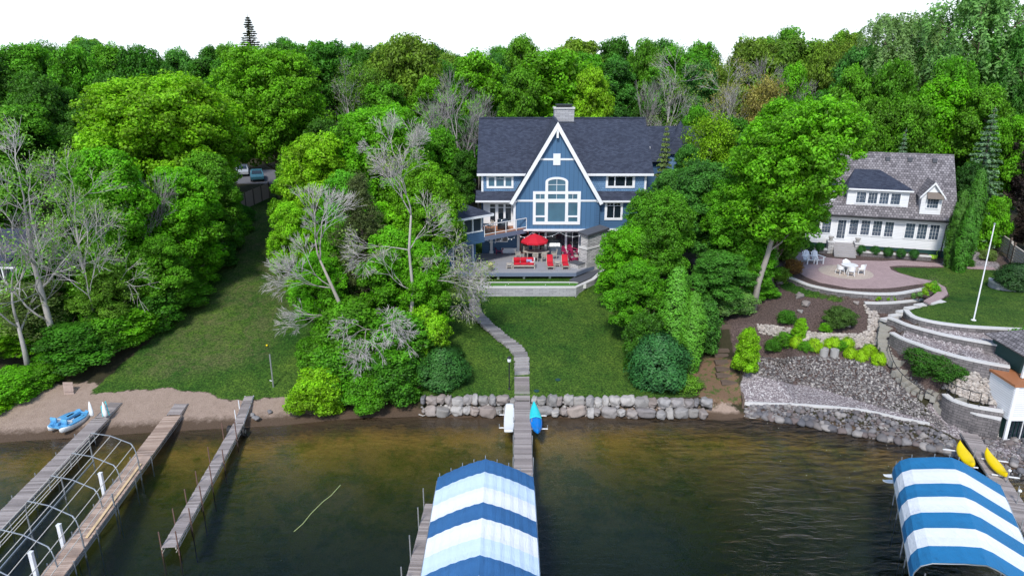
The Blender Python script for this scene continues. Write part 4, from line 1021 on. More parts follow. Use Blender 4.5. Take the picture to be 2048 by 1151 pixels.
wbox(-LW - .5, .62, -.68, -.58, 10.42, 10.62, 'fascia', 'white_paint'); wbox(.58, .68, -.6, 5.2, 10.42, 10.62, 'fascia', 'white_paint')
# rear wing and the little turret on the right
RW = thing('rear_wing', 'lower rear wing with dark roof and pointed turret behind the spruce', 'house wing', (17, 78, 6.5))
MB().b2(13.3, 21, 77.2, 83, 6, 13.6).build('wall', 'lap_blue', RW)
MB().slab([(13.0, 76.6, 13.5), (21.3, 76.6, 13.5), (21.3, 80.2, 17.0), (13.0, 80.2, 17.0)], .15).slab([(13.0, 80.2, 17.0), (21.3, 80.2, 17.0), (21.3, 83.6, 13.5), (13.0, 83.6, 13.5)], .15).build('roof', 'roof_dark', RW)
tx = xof(1358, 78, 17)
MB().lathe([(1.5, 0), (1.5, 6.5)], (tx, 77.5, 7.8), 8).build('turret', 'shake_blue', RW); MB().lathe([(1.9, 0), (.02, 3.4)], (tx, 77.5, 14.4), 8).build('turret_roof', 'roof_dark', RW)
px_, pz_ = xz(1301, 291, 77.6); MB().tube((px_, 77.9, 14.1), (px_, 77.9, 15.0), .06, n=8).tube((px_, 77.9, 14.1), (px_, 77.9, 14.25), .12, n=8).build('vent_pipe', 'white_vinyl', RW)
# ---------------------------------------------------------------- raised deck
DK = thing('raised_deck', 'grey board deck on short posts below the blue house', 'deck', (2, 63, 4.9))
c1, c2, c3 = P(1152, 543, 5.6), P(1174, 534, 5.6), Vector((9.6, 66.6, 5.6))
dp = [(-7.0, 61.35), (c1.x, 61.35), (c2.x + .1, c2.y), (9.4, 65.2), (9.6, 67.9), (-3.0, 67.9), (-8.5, 63.6)]
MB().prism(dp, 5.52, 5.6).build('deck_boards', 'deck_boards', DK)
fb_ = MB()
for a, b in zip(dp[:4], dp[1:5]): fb_.beam((a[0], a[1] - .03, 5.36), (b[0], b[1] - .03, 5.36), .06, .33)
fb_.build('fascia', 'fascia_blue', DK)
for px in (996.5, 1048, 1100, 1150):
    x = xof(px, 61.5, 5.2); MB().b2(x - .1, x + .1, 61.55, 61.75, 4.6, 5.3).build('post', 'stone_cap', DK)
# ---------------------------------------------------------------- stone fireplace
a = Vector((6.95, 62.75, 0)); b = Vector((9.15, 64.75, 0)); uf = (b - a).normalized(); nf = Vector((-uf.y, uf.x, 0))
FP = thing('outdoor_fireplace', 'tall grey stone outdoor fireplace at the right corner of the deck', 'fireplace', (a.x, a.y, 4.9))
def fbox(s0, s1, d0, d1, z0, z1, name, mat, par=FP):
    M_ = Matrix(((uf.x, nf.x, 0, a.x), (uf.y, nf.y, 0, a.y), (0, 0, 1, 0), (0, 0, 0, 1)))
    return MB().b2(s0, s1, d0, d1, z0, z1).xf(M_).build(name, mat, par)
fbox(0, 2.85, 0, 1.0, 4.8, 7.35, 'base', 'stone_veneer'); fbox(.1, 2.78, .06, .9, 7.35, 8.75, 'chimney_breast', 'stone_veneer'); fbox(-.06, 2.92, -.06, 1.05, 7.3, 7.45, 'ledge', 'stone_cap')
MB().slab([tuple(a + uf * -.1 - nf * .1 + Vector((0, 0, 8.75))), tuple(a + uf * 3.0 - nf * .1 + Vector((0, 0, 8.95))), tuple(a + uf * 3.0 + nf * 1.1 + Vector((0, 0, 9.05))), tuple(a + uf * -.1 + nf * 1.1 + Vector((0, 0, 8.9)))], .22).build('cap', 'slate_cap', FP)
fbox(-.9, .1, .2, 1.3, 5.6, 6.0, 'hearth', 'stone_veneer'); fbox(-.95, .0, .15, 1.35, 6.0, 6.07, 'hearth_slab', 'slate_cap')
# ---------------------------------------------------------------- deck furniture
DZ_ = 5.61
def D(px, py): return P(px, py, DZ_)
def adirondack(name, label, mat, loc, rz, group, sc=1):
    o = thing(name, label, 'chair', (0, 0, 0), group)
    for x in (-.3, .3): MB().b2(x - .04, x + .04, -.36, -.30, 0, .56).build('leg', mat, o)
    for x in (-.3, .3): MB().beam((x, -.36, .33), (x, .45, .06), .05, .12).build('leg', mat, o)
    mb = MB()
    for k in range(5): mb.beam((-.28, -.33 + k * .11, .37 - k * .035), (.28, -.33 + k * .11, .37 - k * .035), .095, .025)
    mb.build('seat', mat, o)
    mb = MB()
    for k in range(5):
        x = (k - 2) * .115; h = .98 - .03 * (k - 2) ** 2; mb.beam((x, .2, .2), (x * 1.15, .52, h), .1, .022)
    mb.beam((-.3, .35, .55), (.3, .35, .55), .03, .07); mb.build('backrest', mat, o)
    for x in (-.37, .37): MB().beam((x, -.42, .57), (x, .42, .57), .14, .03).build('armrest', mat, o)
    o.location = loc; o.rotation_euler = (0, 0, rz); o.scale = (sc,) * 3; return o
ch1 = adirondack('adirondack_chair', 'magenta slatted armchair beside the stone fireplace, the left of the pair', 'magenta_paint', D(1134, 512), R(55), 'magenta chairs by the fireplace')
dup(ch1, D(1145, 509), R(40), label='magenta slatted armchair beside the stone fireplace, the right of the pair')
dup(ch1, D(1145, 525), R(120), label='magenta slatted chair nearest the hearth, behind the right red lounger')
adirondack('adirondack_chair', 'small purple slatted armchair on its own by the blue wall under the balcony', 'purple_paint', D(998, 507), R(8), None, .95)
def sofa():
    o = thing('sofa', 'red cushioned outdoor sofa facing the lake on the deck', 'sofa', (0, 0, 0))
    f = MB()
    for x in (-1.0, 1.0):
        f.b2(x - .05, x + .05, -.42, -.34, 0, .62); f.b2(x - .05, x + .05, .34, .42, 0, .85); f.b2(x - .05, x + .05, -.42, .42, .58, .64)
    f.b2(-1.0, 1.0, -.42, -.36, .22, .34); f.b2(-1.0, 1.0, .36, .42, .2, .3); f.b2(-1.0, 1.0, .38, .43, .78, .86)
    f.build('frame', 'teak_grey', o)
    for k in range(3): cushion(-.945 + k * .63, -.945 + k * .63 + .61, -.36, .26, .34, .5).build('seat_cushion', 'red_fabric', o, True)
    for k in range(3): cushion(-.945 + k * .63, -.945 + k * .63 + .61, .18, .36, .5, .93).build('back_cushion', 'red_fabric', o, True)
    return o
def cushion(x0, x1, y0, y1, z0, z1, b=.04):
    secs = []
    for z, e in ((z0, b), (z0 + b, 0), (z1 - b, 0), (z1, b)):
        X0, X1, Y0, Y1 = x0 + e, x1 - e, y0 + e, y1 - e; c = b * .6
        secs.append([(X0 + c, Y0, z), (X1 - c, Y0, z), (X1, Y0 + c, z), (X1, Y1 - c, z), (X1 - c, Y1, z), (X0 + c, Y1, z), (X0, Y1 - c, z), (X0, Y0 + c, z)])
    return MB().loft(secs)
so = sofa(); so.location = D(1047.5, 535)
p = D(1056, 534); b = cushion(-.26, .26, -.06, .06, 0, .36).build('throw_pillow', 'cushion_pattern', smooth=True); b.location = (p.x + .1, p.y + .0, DZ_ + .51); b.rotation_euler = (R(-18), 0, 0); tag(b, 'blue and white patterned throw pillow on the red sofa', 'pillow')
b = MB().b2(-.22, .22, -.2, .2, 0, .03).b2(-.22, .22, .16, .2, 0, .4).build('towel', 'white_paint'); b.location = (p.x + .42, p.y - .05, DZ_ + .52); tag(b, 'white towel draped over the right end of the red sofa', 'towel')
def lounger(label, loc):
    o = thing('sun_lounger', label, 'sun lounger', (0, 0, 0), 'red loungers on the deck')
    f = MB()
    for x in (-.31, .31):
        f.b2(x - .03, x + .03, -1.0, .95, .26, .33)
        for y in (-.92, .85): f.b2(x - .035, x + .035, y - .035, y + .035, 0, .26)
    f.b2(-.31, .31, -1.0, -.94, .26, .33); f.b2(-.31, .31, .3, .36, .26, .33); f.beam((-.3, .3, .3), (-.3, .95, .85), .04, .05); f.beam((.3, .3, .3), (.3, .95, .85), .04, .05); f.build('frame', 'teak_grey', o)
    cushion(-.28, .28, -.95, .3, .34, .44).build('seat_cushion', 'red_fabric', o, True)
    c = cushion(-.28, .28, 0, .85, 0, .1).xf(Matrix.Translation((0, .28, .36)) @ Matrix.Rotation(R(42), 4, 'X')).build('back_cushion', 'red_fabric', o, True)
    o.location = loc; return o
l1 = lounger('red cushioned sun lounger on the deck, the one beside the sofa', D(1100, 533.5)); dup(l1, D(1130, 533), 0, label='red cushioned sun lounger on the deck, the one nearer the stone fireplace')
def side_table(label, loc, s=1):
    o = thing('side_table', label, 'side table', (0, 0, 0), 'slatted side tables on the deck')
    m = MB()
    for k in range(5): m.b2(-.25, .25, -.25 + k * .102, -.25 + k * .102 + .09, .44, .47)
    m.b2(-.25, .25, -.25, -.22, .38, .44); m.b2(-.25, .25, .22, .25, .38, .44); m.build('tabletop', 'teak_grey', o)
    for x in (-.22, .22):
        for y in (-.22, .22): MB().b2(x - .03, x + .03, y - .03, y + .03, 0, .44).build('leg', 'teak_grey', o)
    MB().b2(-.22, .22, -.22, .22, .14, .17).build('shelf', 'teak_grey', o)
    o.location = loc; o.scale = (s,) * 3; return o
t1 = side_table('square slatted side table at the left end of the red sofa', D(1018.5, 536)); dup(t1, D(1114.5, 532), 0, label='square slatted side table between the two red loungers')
def dining_chair(mat='teak_grey'):
    o = thing('dining_chair', 'weathered wooden dining chair', 'chair', (0, 0, 0), 'wooden chairs around the deck dining table')
    for x in (-.22, .22):
        MB().b2(x - .025, x + .025, -.24, -.19, 0, .62).build('leg', mat, o); MB().b2(x - .025, x + .025, .19, .24, 0, .45).build('leg', mat, o)
    MB().b2(-.25, .25, -.24, .24, .42, .46).build('seat', mat, o)
    m = MB()
    for x in (-.23, .23): m.beam((x, .22, .45), (x, .3, .95), .05, .04)
    for k in range(4): m.beam((-.23, .235 + k * .018, .55 + k * .115), (.23, .235 + k * .018, .55 + k * .115), .03, .07)
    m.build('backrest', mat, o)
    for x in (-.27, .27): MB().b2(x - .03, x + .03, -.25, .24, .62, .65).build('armrest', mat, o)
    return o
tc = D(1072, 517)
T = thing('dining_table', 'long oval wooden dining table under the red umbrella', 'table', tuple(tc))
MB().lathe([(.95, .70), (1.0, .72), (1.0, .745), (.98, .76)], (tc.x, tc.y, DZ_), 28, 1.3, .58).build('tabletop', 'teak_grey', T)
for x in (-.85, .85):
    for y in (-.35, .35): MB().b2(tc.x + x - .04, tc.x + x + .04, tc.y + y - .04, tc.y + y + .04, DZ_, DZ_ + .7).build('leg', 'teak_grey', T)
dc = dining_chair(); sp_ = [(-.95, .95, 0, 'far side, left'), (0, .98, 0, 'far side, middle'), (.85, .95, 0, 'far side, right'), (-1.75, 0, 90, 'left end'), (1.75, 0, -90, 'right end'), (-.1, -.95, 180, 'lake side, left'), (.75, -.95, 180, 'lake side, right')]
for i, (x, y, a_, w_) in enumerate(sp_):
    lab = 'weathered wooden armchair at the deck dining table, %s' % w_
    if i == 0: dc.location = (tc.x + x, tc.y + y, DZ_); dc['label'] = lab
    else: dup(dc, (tc.x + x, tc.y + y, DZ_), R(a_), label=lab)
UM = thing('patio_umbrella', 'open red patio umbrella over the dining table', 'umbrella', tuple(tc))
uc = Vector((tc.x - .15, tc.y, 0)); ur = 1.36
V = [(uc.x, uc.y, 8.12)]; 
for k in range(8):
    t = k * math.pi / 4 + .2; V.append((uc.x + .75 * math.cos(t), uc.y + .75 * math.sin(t), 7.82))
for k in range(8):
    t = k * math.pi / 4 + .2; V.append((uc.x + ur * math.cos(t), uc.y + ur * math.sin(t), 7.42))
for k in range(8):
    t = k * math.pi / 4 + .2; V.append((uc.x + ur * math.cos(t), uc.y + ur * math.sin(t), 7.27))
MB().add(V, [(0, 1 + k, 1 + (k + 1) % 8) for k in range(8)] + [(1 + k, 9 + k, 9 + (k + 1) % 8, 1 + (k + 1) % 8) for k in range(8)] + [(9 + k, 17 + k, 17 + (k + 1) % 8, 9 + (k + 1) % 8) for k in range(8)]).build('canopy', 'red_fabric', UM)
MB().tube((uc.x, uc.y, DZ_), (uc.x, uc.y, 8.2), .03).build('pole', 'teak_grey', UM)
MB().lathe([(.3, 0), (.3, .08), (.06, .12)], (uc.x, uc.y, DZ_), 12).build('base', 'dark_metal', UM)
def pot(name, label, loc, r=.2, h=.36, mat='wicker', cat='planter', plant=True, group=None):
    o = thing(name, label, cat, tuple(loc), group)
    MB().lathe([(r * .7, 0), (r * .95, h * .8), (r * 1.05, h), (r * .85, h), (r * .8, h * .85)], tuple(loc), 14).build('pot', mat, o, True)
    return o
pots = pot('planter_pot', 'round wicker planter with pale flowers at the front left of the deck', D(981, 541), .26, .42)
g = D(1109, 508)
GR = thing('grill', 'stainless steel grill cabinet in front of the dark glass doors', 'grill', tuple(g))
MB().b2(g.x - .65, g.x + .65, g.y - .3, g.y + .3, DZ_, DZ_ + .82).build('cabinet', 'glass_grey', GR)
MB().b2(g.x - .7, g.x + .7, g.y - .34, g.y + .34, DZ_ + .82, DZ_ + .88).build('worktop', 'galvanised', GR)
MB().loft([[(g.x - .5, g.y - .25, DZ_ + .88), (g.x - .5, g.y + .28, DZ_ + .88), (g.x - .5, g.y + .22, DZ_ + 1.12), (g.x - .5, g.y - .1, DZ_ + 1.15)], [(g.x + .5, g.y - .25, DZ_ + .88), (g.x + .5, g.y + .28, DZ_ + .88), (g.x + .5, g.y + .22, DZ_ + 1.12), (g.x + .5, g.y - .1, DZ_ + 1.15)]]).build('hood', 'galvanised', GR)
MB().tube((g.x - .4, g.y - .3, DZ_ + .98), (g.x + .4, g.y - .3, DZ_ + .98), .015, n=6).build('handle', 'dark_metal', GR)
b_ = D(1018, 507)
BN = thing('storage_bench', 'long pale storage bench against the blue wall under the balcony', 'bench', tuple(b_))
MB().b2(b_.x - .75, b_.x + .75, b_.y - .02, b_.y + .5, DZ_ + .05, DZ_ + .5).build('box', 'white_paint', BN); MB().b2(b_.x - .78, b_.x + .78, b_.y - .05, b_.y + .52, DZ_ + .5, DZ_ + .56).build('lid', 'white_vinyl', BN)
f_ = D(1158, 520)
FT = thing('coffee_table', 'low slatted table between the magenta chairs and the fireplace', 'table', tuple(f_))
MB().b2(f_.x - .45, f_.x + .45, f_.y - .4, f_.y + .4, DZ_ + .4, DZ_ + .45).build('tabletop', 'teak_grey', FT)
for x in (-.4, .4):
    for y in (-.35, .35): MB().b2(f_.x + x - .03, f_.x + x + .03, f_.y + y - .03, f_.y + y + .03, DZ_, DZ_ + .4).build('leg', 'dark_metal', FT)
bw = MB().lathe([(.08, 0), (.16, .1), (.13, .14), (.05, .05)], (f_.x, f_.y, DZ_ + .455), 12).build('bowl', 'dark_metal', smooth=True); tag(bw, 'small dark bowl on the low table by the fireplace', 'bowl')
# balcony furniture
q = Cc + u * 1.0 + nb * 1.3
BT = thing('bistro_table', 'small round table on the balcony', 'table', tuple(q)); MB().lathe([(.38, .7), (.4, .74)], tuple(q), 16).build('tabletop', 'teak_grey', BT); MB().tube(tuple(q), tuple(q + Vector((0, 0, .7))), .05).build('pedestal', 'dark_metal', BT)
dup(dc, tuple(q + u * .75 + nb * .2), R(-60), label='pale armchair beside the small table on the balcony', group='armchairs')
q2 = Cc + u * 2.9 + nb * 1.0
dup(dc, tuple(q - u * .65 + nb * .3), R(110), label='wooden armchair at the far left of the balcony beside the porch', group='armchairs')
GB = thing('covered_grill', 'black covered grill on the balcony near the railing corner', 'grill', tuple(q2)); cushion(q2.x - .5, q2.x + .5, q2.y - .3, q2.y + .3, 8.5, 9.55, .1).build('cover', 'glass_dark', GB, True)
# string lights under the balcony
SL = thing('string_lights', 'string of small white bulbs drooping under the balcony and beam', 'string lights', (-2, 64, 8))
pth = []
knots = [Vector((-2.6, 64.2, 8.0)), Vector((-.6, 65.0, 8.1)), Vector((.5, 66.0, 8.15)), Vector((1.9, 65.9, 8.2)), Vector((4.6, 66.1, 8.2)), Vector((7.2, 66.1, 8.2))]
bul = MB()
for a_, c_ in zip(knots[:-1], knots[1:]):
    for k in range(9):
        t = k / 8; p = a_.lerp(c_, t); p.z -= .45 * 4 * t * (1 - t); pth.append(p)
        if k in (2, 4, 6): bul.lathe([(.01, -.14), (.045, -.1), (.045, -.04), (.015, 0)], tuple(p), 6)
MB().path(pth, .012, 4).build('cable', 'white_paint', SL); bul.build('bulbs', 'white_plastic', SL)
# lamp post beside the steps, drain covers
p = Gp(1018.5, 778)
LP = thing('lamp_post', 'slim black lamp post beside the stone steps at the head of the middle dock', 'lamp post', tuple(p))
MB().tube(tuple(p), (p.x, p.y, p.z + 2.15), .045, n=8).lathe([(.1, 0), (.1, .06), (.05, .12)], tuple(p), 8).build('pole', 'dark_metal', LP)
MB().lathe([(.06, 0), (.13, .05), (.15, .28), (.12, .3)], (p.x, p.y, p.z + 2.15), 8).build('lantern', 'white_plastic', LP); MB().lathe([(.19, 0), (.02, .16)], (p.x, p.y, p.z + 2.46), 8).build('lantern_cap', 'dark_metal', LP)
for (x, y) in ((1116, 759.5), (1073, 782)):
    p = Gp(x, y); o = MB().lathe([(.2, 0), (.2, .05), (.16, .07)], (p.x, p.y, p.z), 14).build('valve_cover', 'teal_plastic' if False else 'green_base'); tag(o, 'round green valve cover in the lawn, %s' % ('the one farther from the dock' if x > 1100 else 'the one nearer the dock and boulders'), 'cover')
# ================================================================ WHITE HOUSE
A0 = P(1611, 496, 6.1); A1 = P(1889, 515, 6.1)
ux = (A1 - A0); WL = ux.length; ux.normalize(); uy = Vector((-ux.y, ux.x, 0))
MW = Matrix(((ux.x, uy.x, 0, A0.x), (ux.y, uy.y, 0, A0.y), (0, 0, 1, 0), (0, 0, 0, 1)))
def sl(px, py, d=0):       # pixel -> (s, z) on the vertical plane d behind the front wall
    r = ray(px, py); o = A0 + uy * d
    t = (o.x * uy.x + o.y * uy.y) / (r.x * uy.x + r.y * uy.y)
    p = Vector((r.x * t, r.y * t, CAM_H + r.z * t)); q = p - o
    return q.x * ux.x + q.y * ux.y, p.z
def z3(x, y): return 1560 + x * .24328, 280 + y * .24328
def rw(x0, y0, x1, y1, d=0):
    s0, zt = sl(*z3(x0, (y0)), d); s1, _ = sl(*z3(x1, y0), d); _, zb_ = sl(*z3((x0 + x1) / 2, y1), d); _, zt = sl(*z3((x0 + x1) / 2, y0), d)
    return (s0, s1, zb_, zt)
WH = thing('white_house', 'white clapboard house with steep cedar shingle roof and dormers, behind the paver patio', 'house', tuple(A0 + ux * 6))
def wb(s0, s1, d0, d1, z0, z1, name, mat, par=None):
    return MB().b2(s0, s1, d0, d1, z0, z1).xf(MW).build(name, mat, par or WH)
SL0 = -.2
wb(SL0, WL, 0, .25, 6.75, 9.95, 'wall', 'lap_white'); wb(SL0 + .05, WL - .05, .05, .25, 5.8, 6.75, 'foundation', 'green_base')
wb(WL - .25, WL, .25, 9, 6.75, 9.9, 'wall', 'lap_white'); wb(SL0, SL0 + .25, .25, 9, 6.75, 9.9, 'wall', 'lap_white'); wb(WL - .22, WL - .05, .25, 9, 5.8, 6.75, 'foundation', 'green_base'); wb(SL0, WL, 9, 9.2, 6, 9.9, 'wall', 'lap_white')
RZ = 15.3; RY = 4.6; EZ = 9.75
def rp(s, d): return tuple((MW @ Vector((s, d, 0)))[:2])
def rslab(l, th, name, mat, par=None):
    return MB().slab([tuple(MW @ Vector(p)) for p in l], th).build(name, mat, par or WH)
rslab([(SL0 - .4, -.5, EZ), (WL + .4, -.5, EZ), (WL + .4, RY, RZ), (SL0 - .4, RY, RZ)], .2, 'roof', 'roof_cedar')
rslab([(SL0 - .4, RY, RZ), (WL + .4, RY, RZ), (WL + .4, 9.7, EZ), (SL0 - .4, 9.7, EZ)], .2, 'roof', 'roof_cedar')
MB().add([tuple(MW @ Vector(p)) for p in ((WL - .02, 0, 9.9), (WL - .02, 9.2, 9.9), (WL - .02, RY, RZ - .25), (SL0 + .02, 0, 9.9), (SL0 + .02, 9.2, 9.9), (SL0 + .02, RY, RZ - .25))], [(0, 1, 2), (3, 5, 4)]).build('gable_end', 'lap_white', WH)
def rooz(d): return EZ + (d + .5) * (RZ - EZ) / (RY + .5)
gw = [(265, 640, 325, 755), (355, 645, 425, 760), (580, 655, 648, 775), (675, 660, 745, 778), (772, 665, 843, 785), (870, 673, 940, 793), (1040, 685, 1115, 805), (1140, 691, 1215, 812), (1240, 698, 1315, 818)]
def mwin(rc, nx, ny, d=0, name='window', glass='glass_grey', base=None, fr=.1):
    x0, x1, z0, z1 = rc
    mu = [(x0 + (x1 - x0) * k / nx, z0, x0 + (x1 - x0) * k / nx, z1) for k in range(1, nx)] + [(x0, z0 + (z1 - z0) * k / ny, x1, z0 + (z1 - z0) * k / ny) for k in range(1, ny)]
    return window(base or WH, d, (x0 - fr, x1 + fr, z0 - fr, z1 + fr), [rc], name, glass=glass, mull=mu, M=MW, proud=.06)
for g in gw: mwin(rw(*g), 3, 4)
r = rw(482, 657, 548, 806); mwin(r, 3, 5, name='glass_door')
# wide shed dormer with hipped roof
def dfor(x, y):
    lo, hi = -.4, 3.5
    for _ in range(40):
        m_ = (lo + hi) / 2
        if sl(*z3(x, y), m_)[1] > rooz(m_): lo = m_
        else: hi = m_
    return lo
Dd = dfor(820, 540); print('Dd', Dd)
r = rw(562, 402, 1075, 545, Dd); zt = r[3]
wb(r[0], r[1], Dd, Dd + .2, rooz(Dd) - .35, zt, 'dormer_wall', 'lap_white')
wb(r[1] - .2, r[1], Dd + .2, RY - .9, rooz(Dd), zt, 'dormer_wall', 'lap_white'); wb(r[0], r[0] + .2, Dd + .2, RY - .9, rooz(Dd), zt, 'dormer_wall', 'lap_white')
for q in ((635, 428, 712, 513), (732, 432, 805, 520), (826, 436, 899, 524), (919, 440, 995, 528)): mwin(rw(*q, Dd), 3, 3, Dd)
e0, e1 = r[0] - .25, r[1] + .25; top = zt + 1.45; dd_ = (top - EZ) / ((RZ - EZ) / (RY + .5)) - .5
MB().slab([tuple(MW @ Vector(p)) for p in ((e0, Dd - .3, zt), (e1, Dd - .3, zt), (e1 - 2.6, dd_, top), (e0 + 1.0, dd_, top))], .12).slab([tuple(MW @ Vector(p)) for p in ((e1, Dd - .3, zt), (e1, dd_ - 1.2, zt + .02), (e1 - 2.6, dd_, top))], .12).slab([tuple(MW @ Vector(p)) for p in ((e0, Dd - .3, zt), (e0 + 1.0, dd_, top), (e0, dd_ - 1.2, zt + .02))], .12).build('dormer_roof', 'roof_dark', WH)
wb(e0, e1, Dd - .36, Dd - .28, zt - .14, zt + .0, 'fascia', 'white_vinyl')
# small gabled dormer
d2 = dfor(1258, 612); print('d2', d2); r = rw(1170, 455, 1345, 610, d2); zt = rw(1170, 455, 1345, 610, d2)[3]
zp = sl(*z3(1297, 345), d2)[1]; xm = (r[0] + r[1]) / 2
wb(r[0], r[1], d2, d2 + .2, rooz(d2) - .2, zt, 'dormer_wall', 'lap_white'); wb(r[0], r[0] + .15, d2 + .2, 3.2, rooz(d2), zt, 'dormer_wall', 'lap_white'); wb(r[1] - .15, r[1], d2 + .2, 3.2, rooz(d2), zt, 'dormer_wall', 'lap_white')
MB().add([tuple(MW @ Vector(p)) for p in ((r[0], d2, zt), (r[1], d2, zt), (xm, d2, zp - .1), (r[0], d2 + .2, zt), (r[1], d2 + .2, zt), (xm, d2 + .2, zp - .1))], [(0, 1, 2), (5, 4, 3), (0, 2, 5, 3), (1, 4, 5, 2)]).build('dormer_gable', 'white_vinyl', WH)
for sg in (-1, 1):
    ex = xm + sg * ((r[1] - r[0]) / 2 + .22); ez = zt - .16
    rslab([(ex, d2 - .2, ez), (xm, d2 - .2, zp), (xm, 4.0, zp), (ex, 4.0, ez)], .1, 'dormer_roof', 'roof_cedar')
    q = [Vector((xm, d2 - .24, zp)), Vector((ex, d2 - .24, ez)), Vector((ex, d2 - .24, ez - .2)), Vector((xm, d2 - .24, zp - .22))]
    MB().add([tuple(MW @ p) for p in q] + [tuple(MW @ (p + Vector((0, .06, 0)))) for p in q], [(0, 1, 2, 3), (7, 6, 5, 4), (0, 4, 5, 1), (2, 6, 7, 3)]).build('rake_board', 'white_vinyl', WH)
mwin(rw(1218, 478, 1308, 558, d2), 4, 3, d2)
r3 = rw(1212, 430, 1348, 478, d2)
MB().slab([tuple(MW @ Vector(p)) for p in ((r3[0], d2 - .5, r3[2]), (r3[1], d2 - .5, r3[2]), (r3[1], d2 - .02, r3[3]), (r3[0], d2 - .02, r3[3]))], .08).build('awning', 'wicker', WH)
# left dormer sliver, vents, gutter, downspout
r = rw(395, 400, 466, 570, .6); wb(r[0] - .8, r[1], .6, .8, rooz(.6) - .2, r[3], 'dormer_wall', 'lap_white'); wb(r[1] - .2, r[1], .8, 3.4, rooz(.8), r[3], 'dormer_wall', 'lap_white')
rslab([(r[0] - 1.0, .4, r[3] + .02), (r[1] + .2, .4, r[3] + .02), (r[1] + .2, 3.6, r[3] + 1.0), (r[0] - 1.0, 3.6, r[3] + 1.0)], .1, 'dormer_roof', 'roof_dark')
for x in (889, 1072, 1278):
    s, z = sl(*z3(x, 138), RY - .6); wb(s - .2, s + .2, RY - .8, RY - .4, rooz(RY - .6) - .1, rooz(RY - .6) + .25, 'roof_vent', 'slate_cap')
wb(SL0 - .4, WL + .4, -.62, -.5, EZ - .18, EZ - .02, 'gutter', 'dark_metal')
MB().path([tuple(MW @ Vector(p)) for p in ((WL - .15, -.5, 9.6), (WL - .35, -.1, 9.2), (WL - .45, -.1, 6.2), (WL - .45, -.4, 6.1))], .05, 6).build('downspout', 'dark_metal', WH)
MB().path([tuple(MW @ Vector(p)) for p in ((.0, -.5, 9.6), (.05, -.1, 9.2), (.05, -.1, 6.2), (.05, -.4, 6.1))], .05, 6).build('downspout', 'dark_metal', WH)
# front steps with pillars and urns
ST = thing('entrance_steps', 'grey stone entrance steps with two pillars at the glass door of the white house', 'steps', tuple(MW @ Vector((3.4, -1, 6.05))))
r = rw(445, 820, 612, 990); sm_ = sl(*z3(515, 806))[0] + .05
for k in range(6): wb(sm_ - .95, sm_ + .95, -.55 - .32 * (6 - k), .0 - .003 * k, 6.05, 6.05 + .15 * (k + 1), 'step', 'step_stone', ST)
for s in (sm_ - 1.2, sm_ + 1.2):
    wb(s - .24, s + .24, -1.25, -.15, 6.0, 7.12, 'pillar', 'stone_veneer', ST); wb(s - .29, s + .29, -1.3, -.1, 7.12, 7.2, 'pillar_cap', 'stone_cap', ST)
    c = MW @ Vector((s, -.75, 7.2)); o = MB().lathe([(.12, 0), (.1, .06), (.22, .3), (.27, .42), (.2, .42), (.18, .3)], tuple(c), 14).build('stone_urn', 'concrete_pot', smooth=True)
    tag(o, 'stone urn on the %s pillar of the white house steps' % ('left' if s < sm_ else 'right'), 'urn', 'urns on the step pillars')
for (a_, b_, w_) in ((-.6, sm_ - 1.5, 'left of the entrance steps'), (sm_ + 1.5, WL - 1.5, 'right of the entrance steps')):
    wall('planting_wall', [tuple(MW @ Vector((a_, -1.35, 6.5))), tuple(MW @ Vector(((a_ + b_) / 2, -1.35, 6.5))), tuple(MW @ Vector((b_, -1.35, 6.5)))], .45, 'low block planting wall along the white house, ' + w_, 'planter wall', k=1)
    MB().b2(a_, b_, -1.2, .0, 6.0, 6.4).xf(MW).build('planting_soil', 'soil')['kind'] = 'structure'
# lime hose heap and box
c = P(1866, 517, 6.1); hb = thing('hose_reel', 'bright lime green hose coil by the corner of the white house', 'hose', tuple(c))
pts = [(c.x + .35 * math.cos(t) * (1 + .1 * math.sin(3 * t)), c.y + .3 * math.sin(t), 6.1 + .04 + .012 * t) for t in np.linspace(0, 25, 90)]
MB().path(pts, .035, 6).build('hose', 'lime_plastic', hb); MB().path([pts[-1], (c.x + .3, c.y + .1, 6.7), (c.x + .7, c.y + .2, 7.1)], .02, 6).build('wand', 'lime_plastic', hb)
wc = adirondack('adirondack_chair', 'white slatted armchair on the paver patio, the left of the pair by the curved bed', 'white_vinyl', P(1616, 526, 6.07), R(12), 'white armchairs on the patio', 1.15)
dup(wc, P(1634, 526, 6.07), R(18), (1.15,) * 3, label='white slatted armchair on the paver patio, the right of the pair by the curved bed')
tp_ = P(1697, 545, 6.07)
T2 = thing('patio_table', 'white round patio table on the pale paver circle', 'table', tuple(tp_))
MB().lathe([(.68, .7), (.7, .73), (.66, .75)], tuple(tp_), 20).build('tabletop', 'white_vinyl', T2)
for k in range(4):
    a_ = k * math.pi / 2 + .8; MB().tube((tp_.x + .5 * math.cos(a_), tp_.y + .5 * math.sin(a_), 6.07), (tp_.x + .35 * math.cos(a_), tp_.y + .35 * math.sin(a_), 6.78), .035, n=6).build('leg', 'white_vinyl', T2)
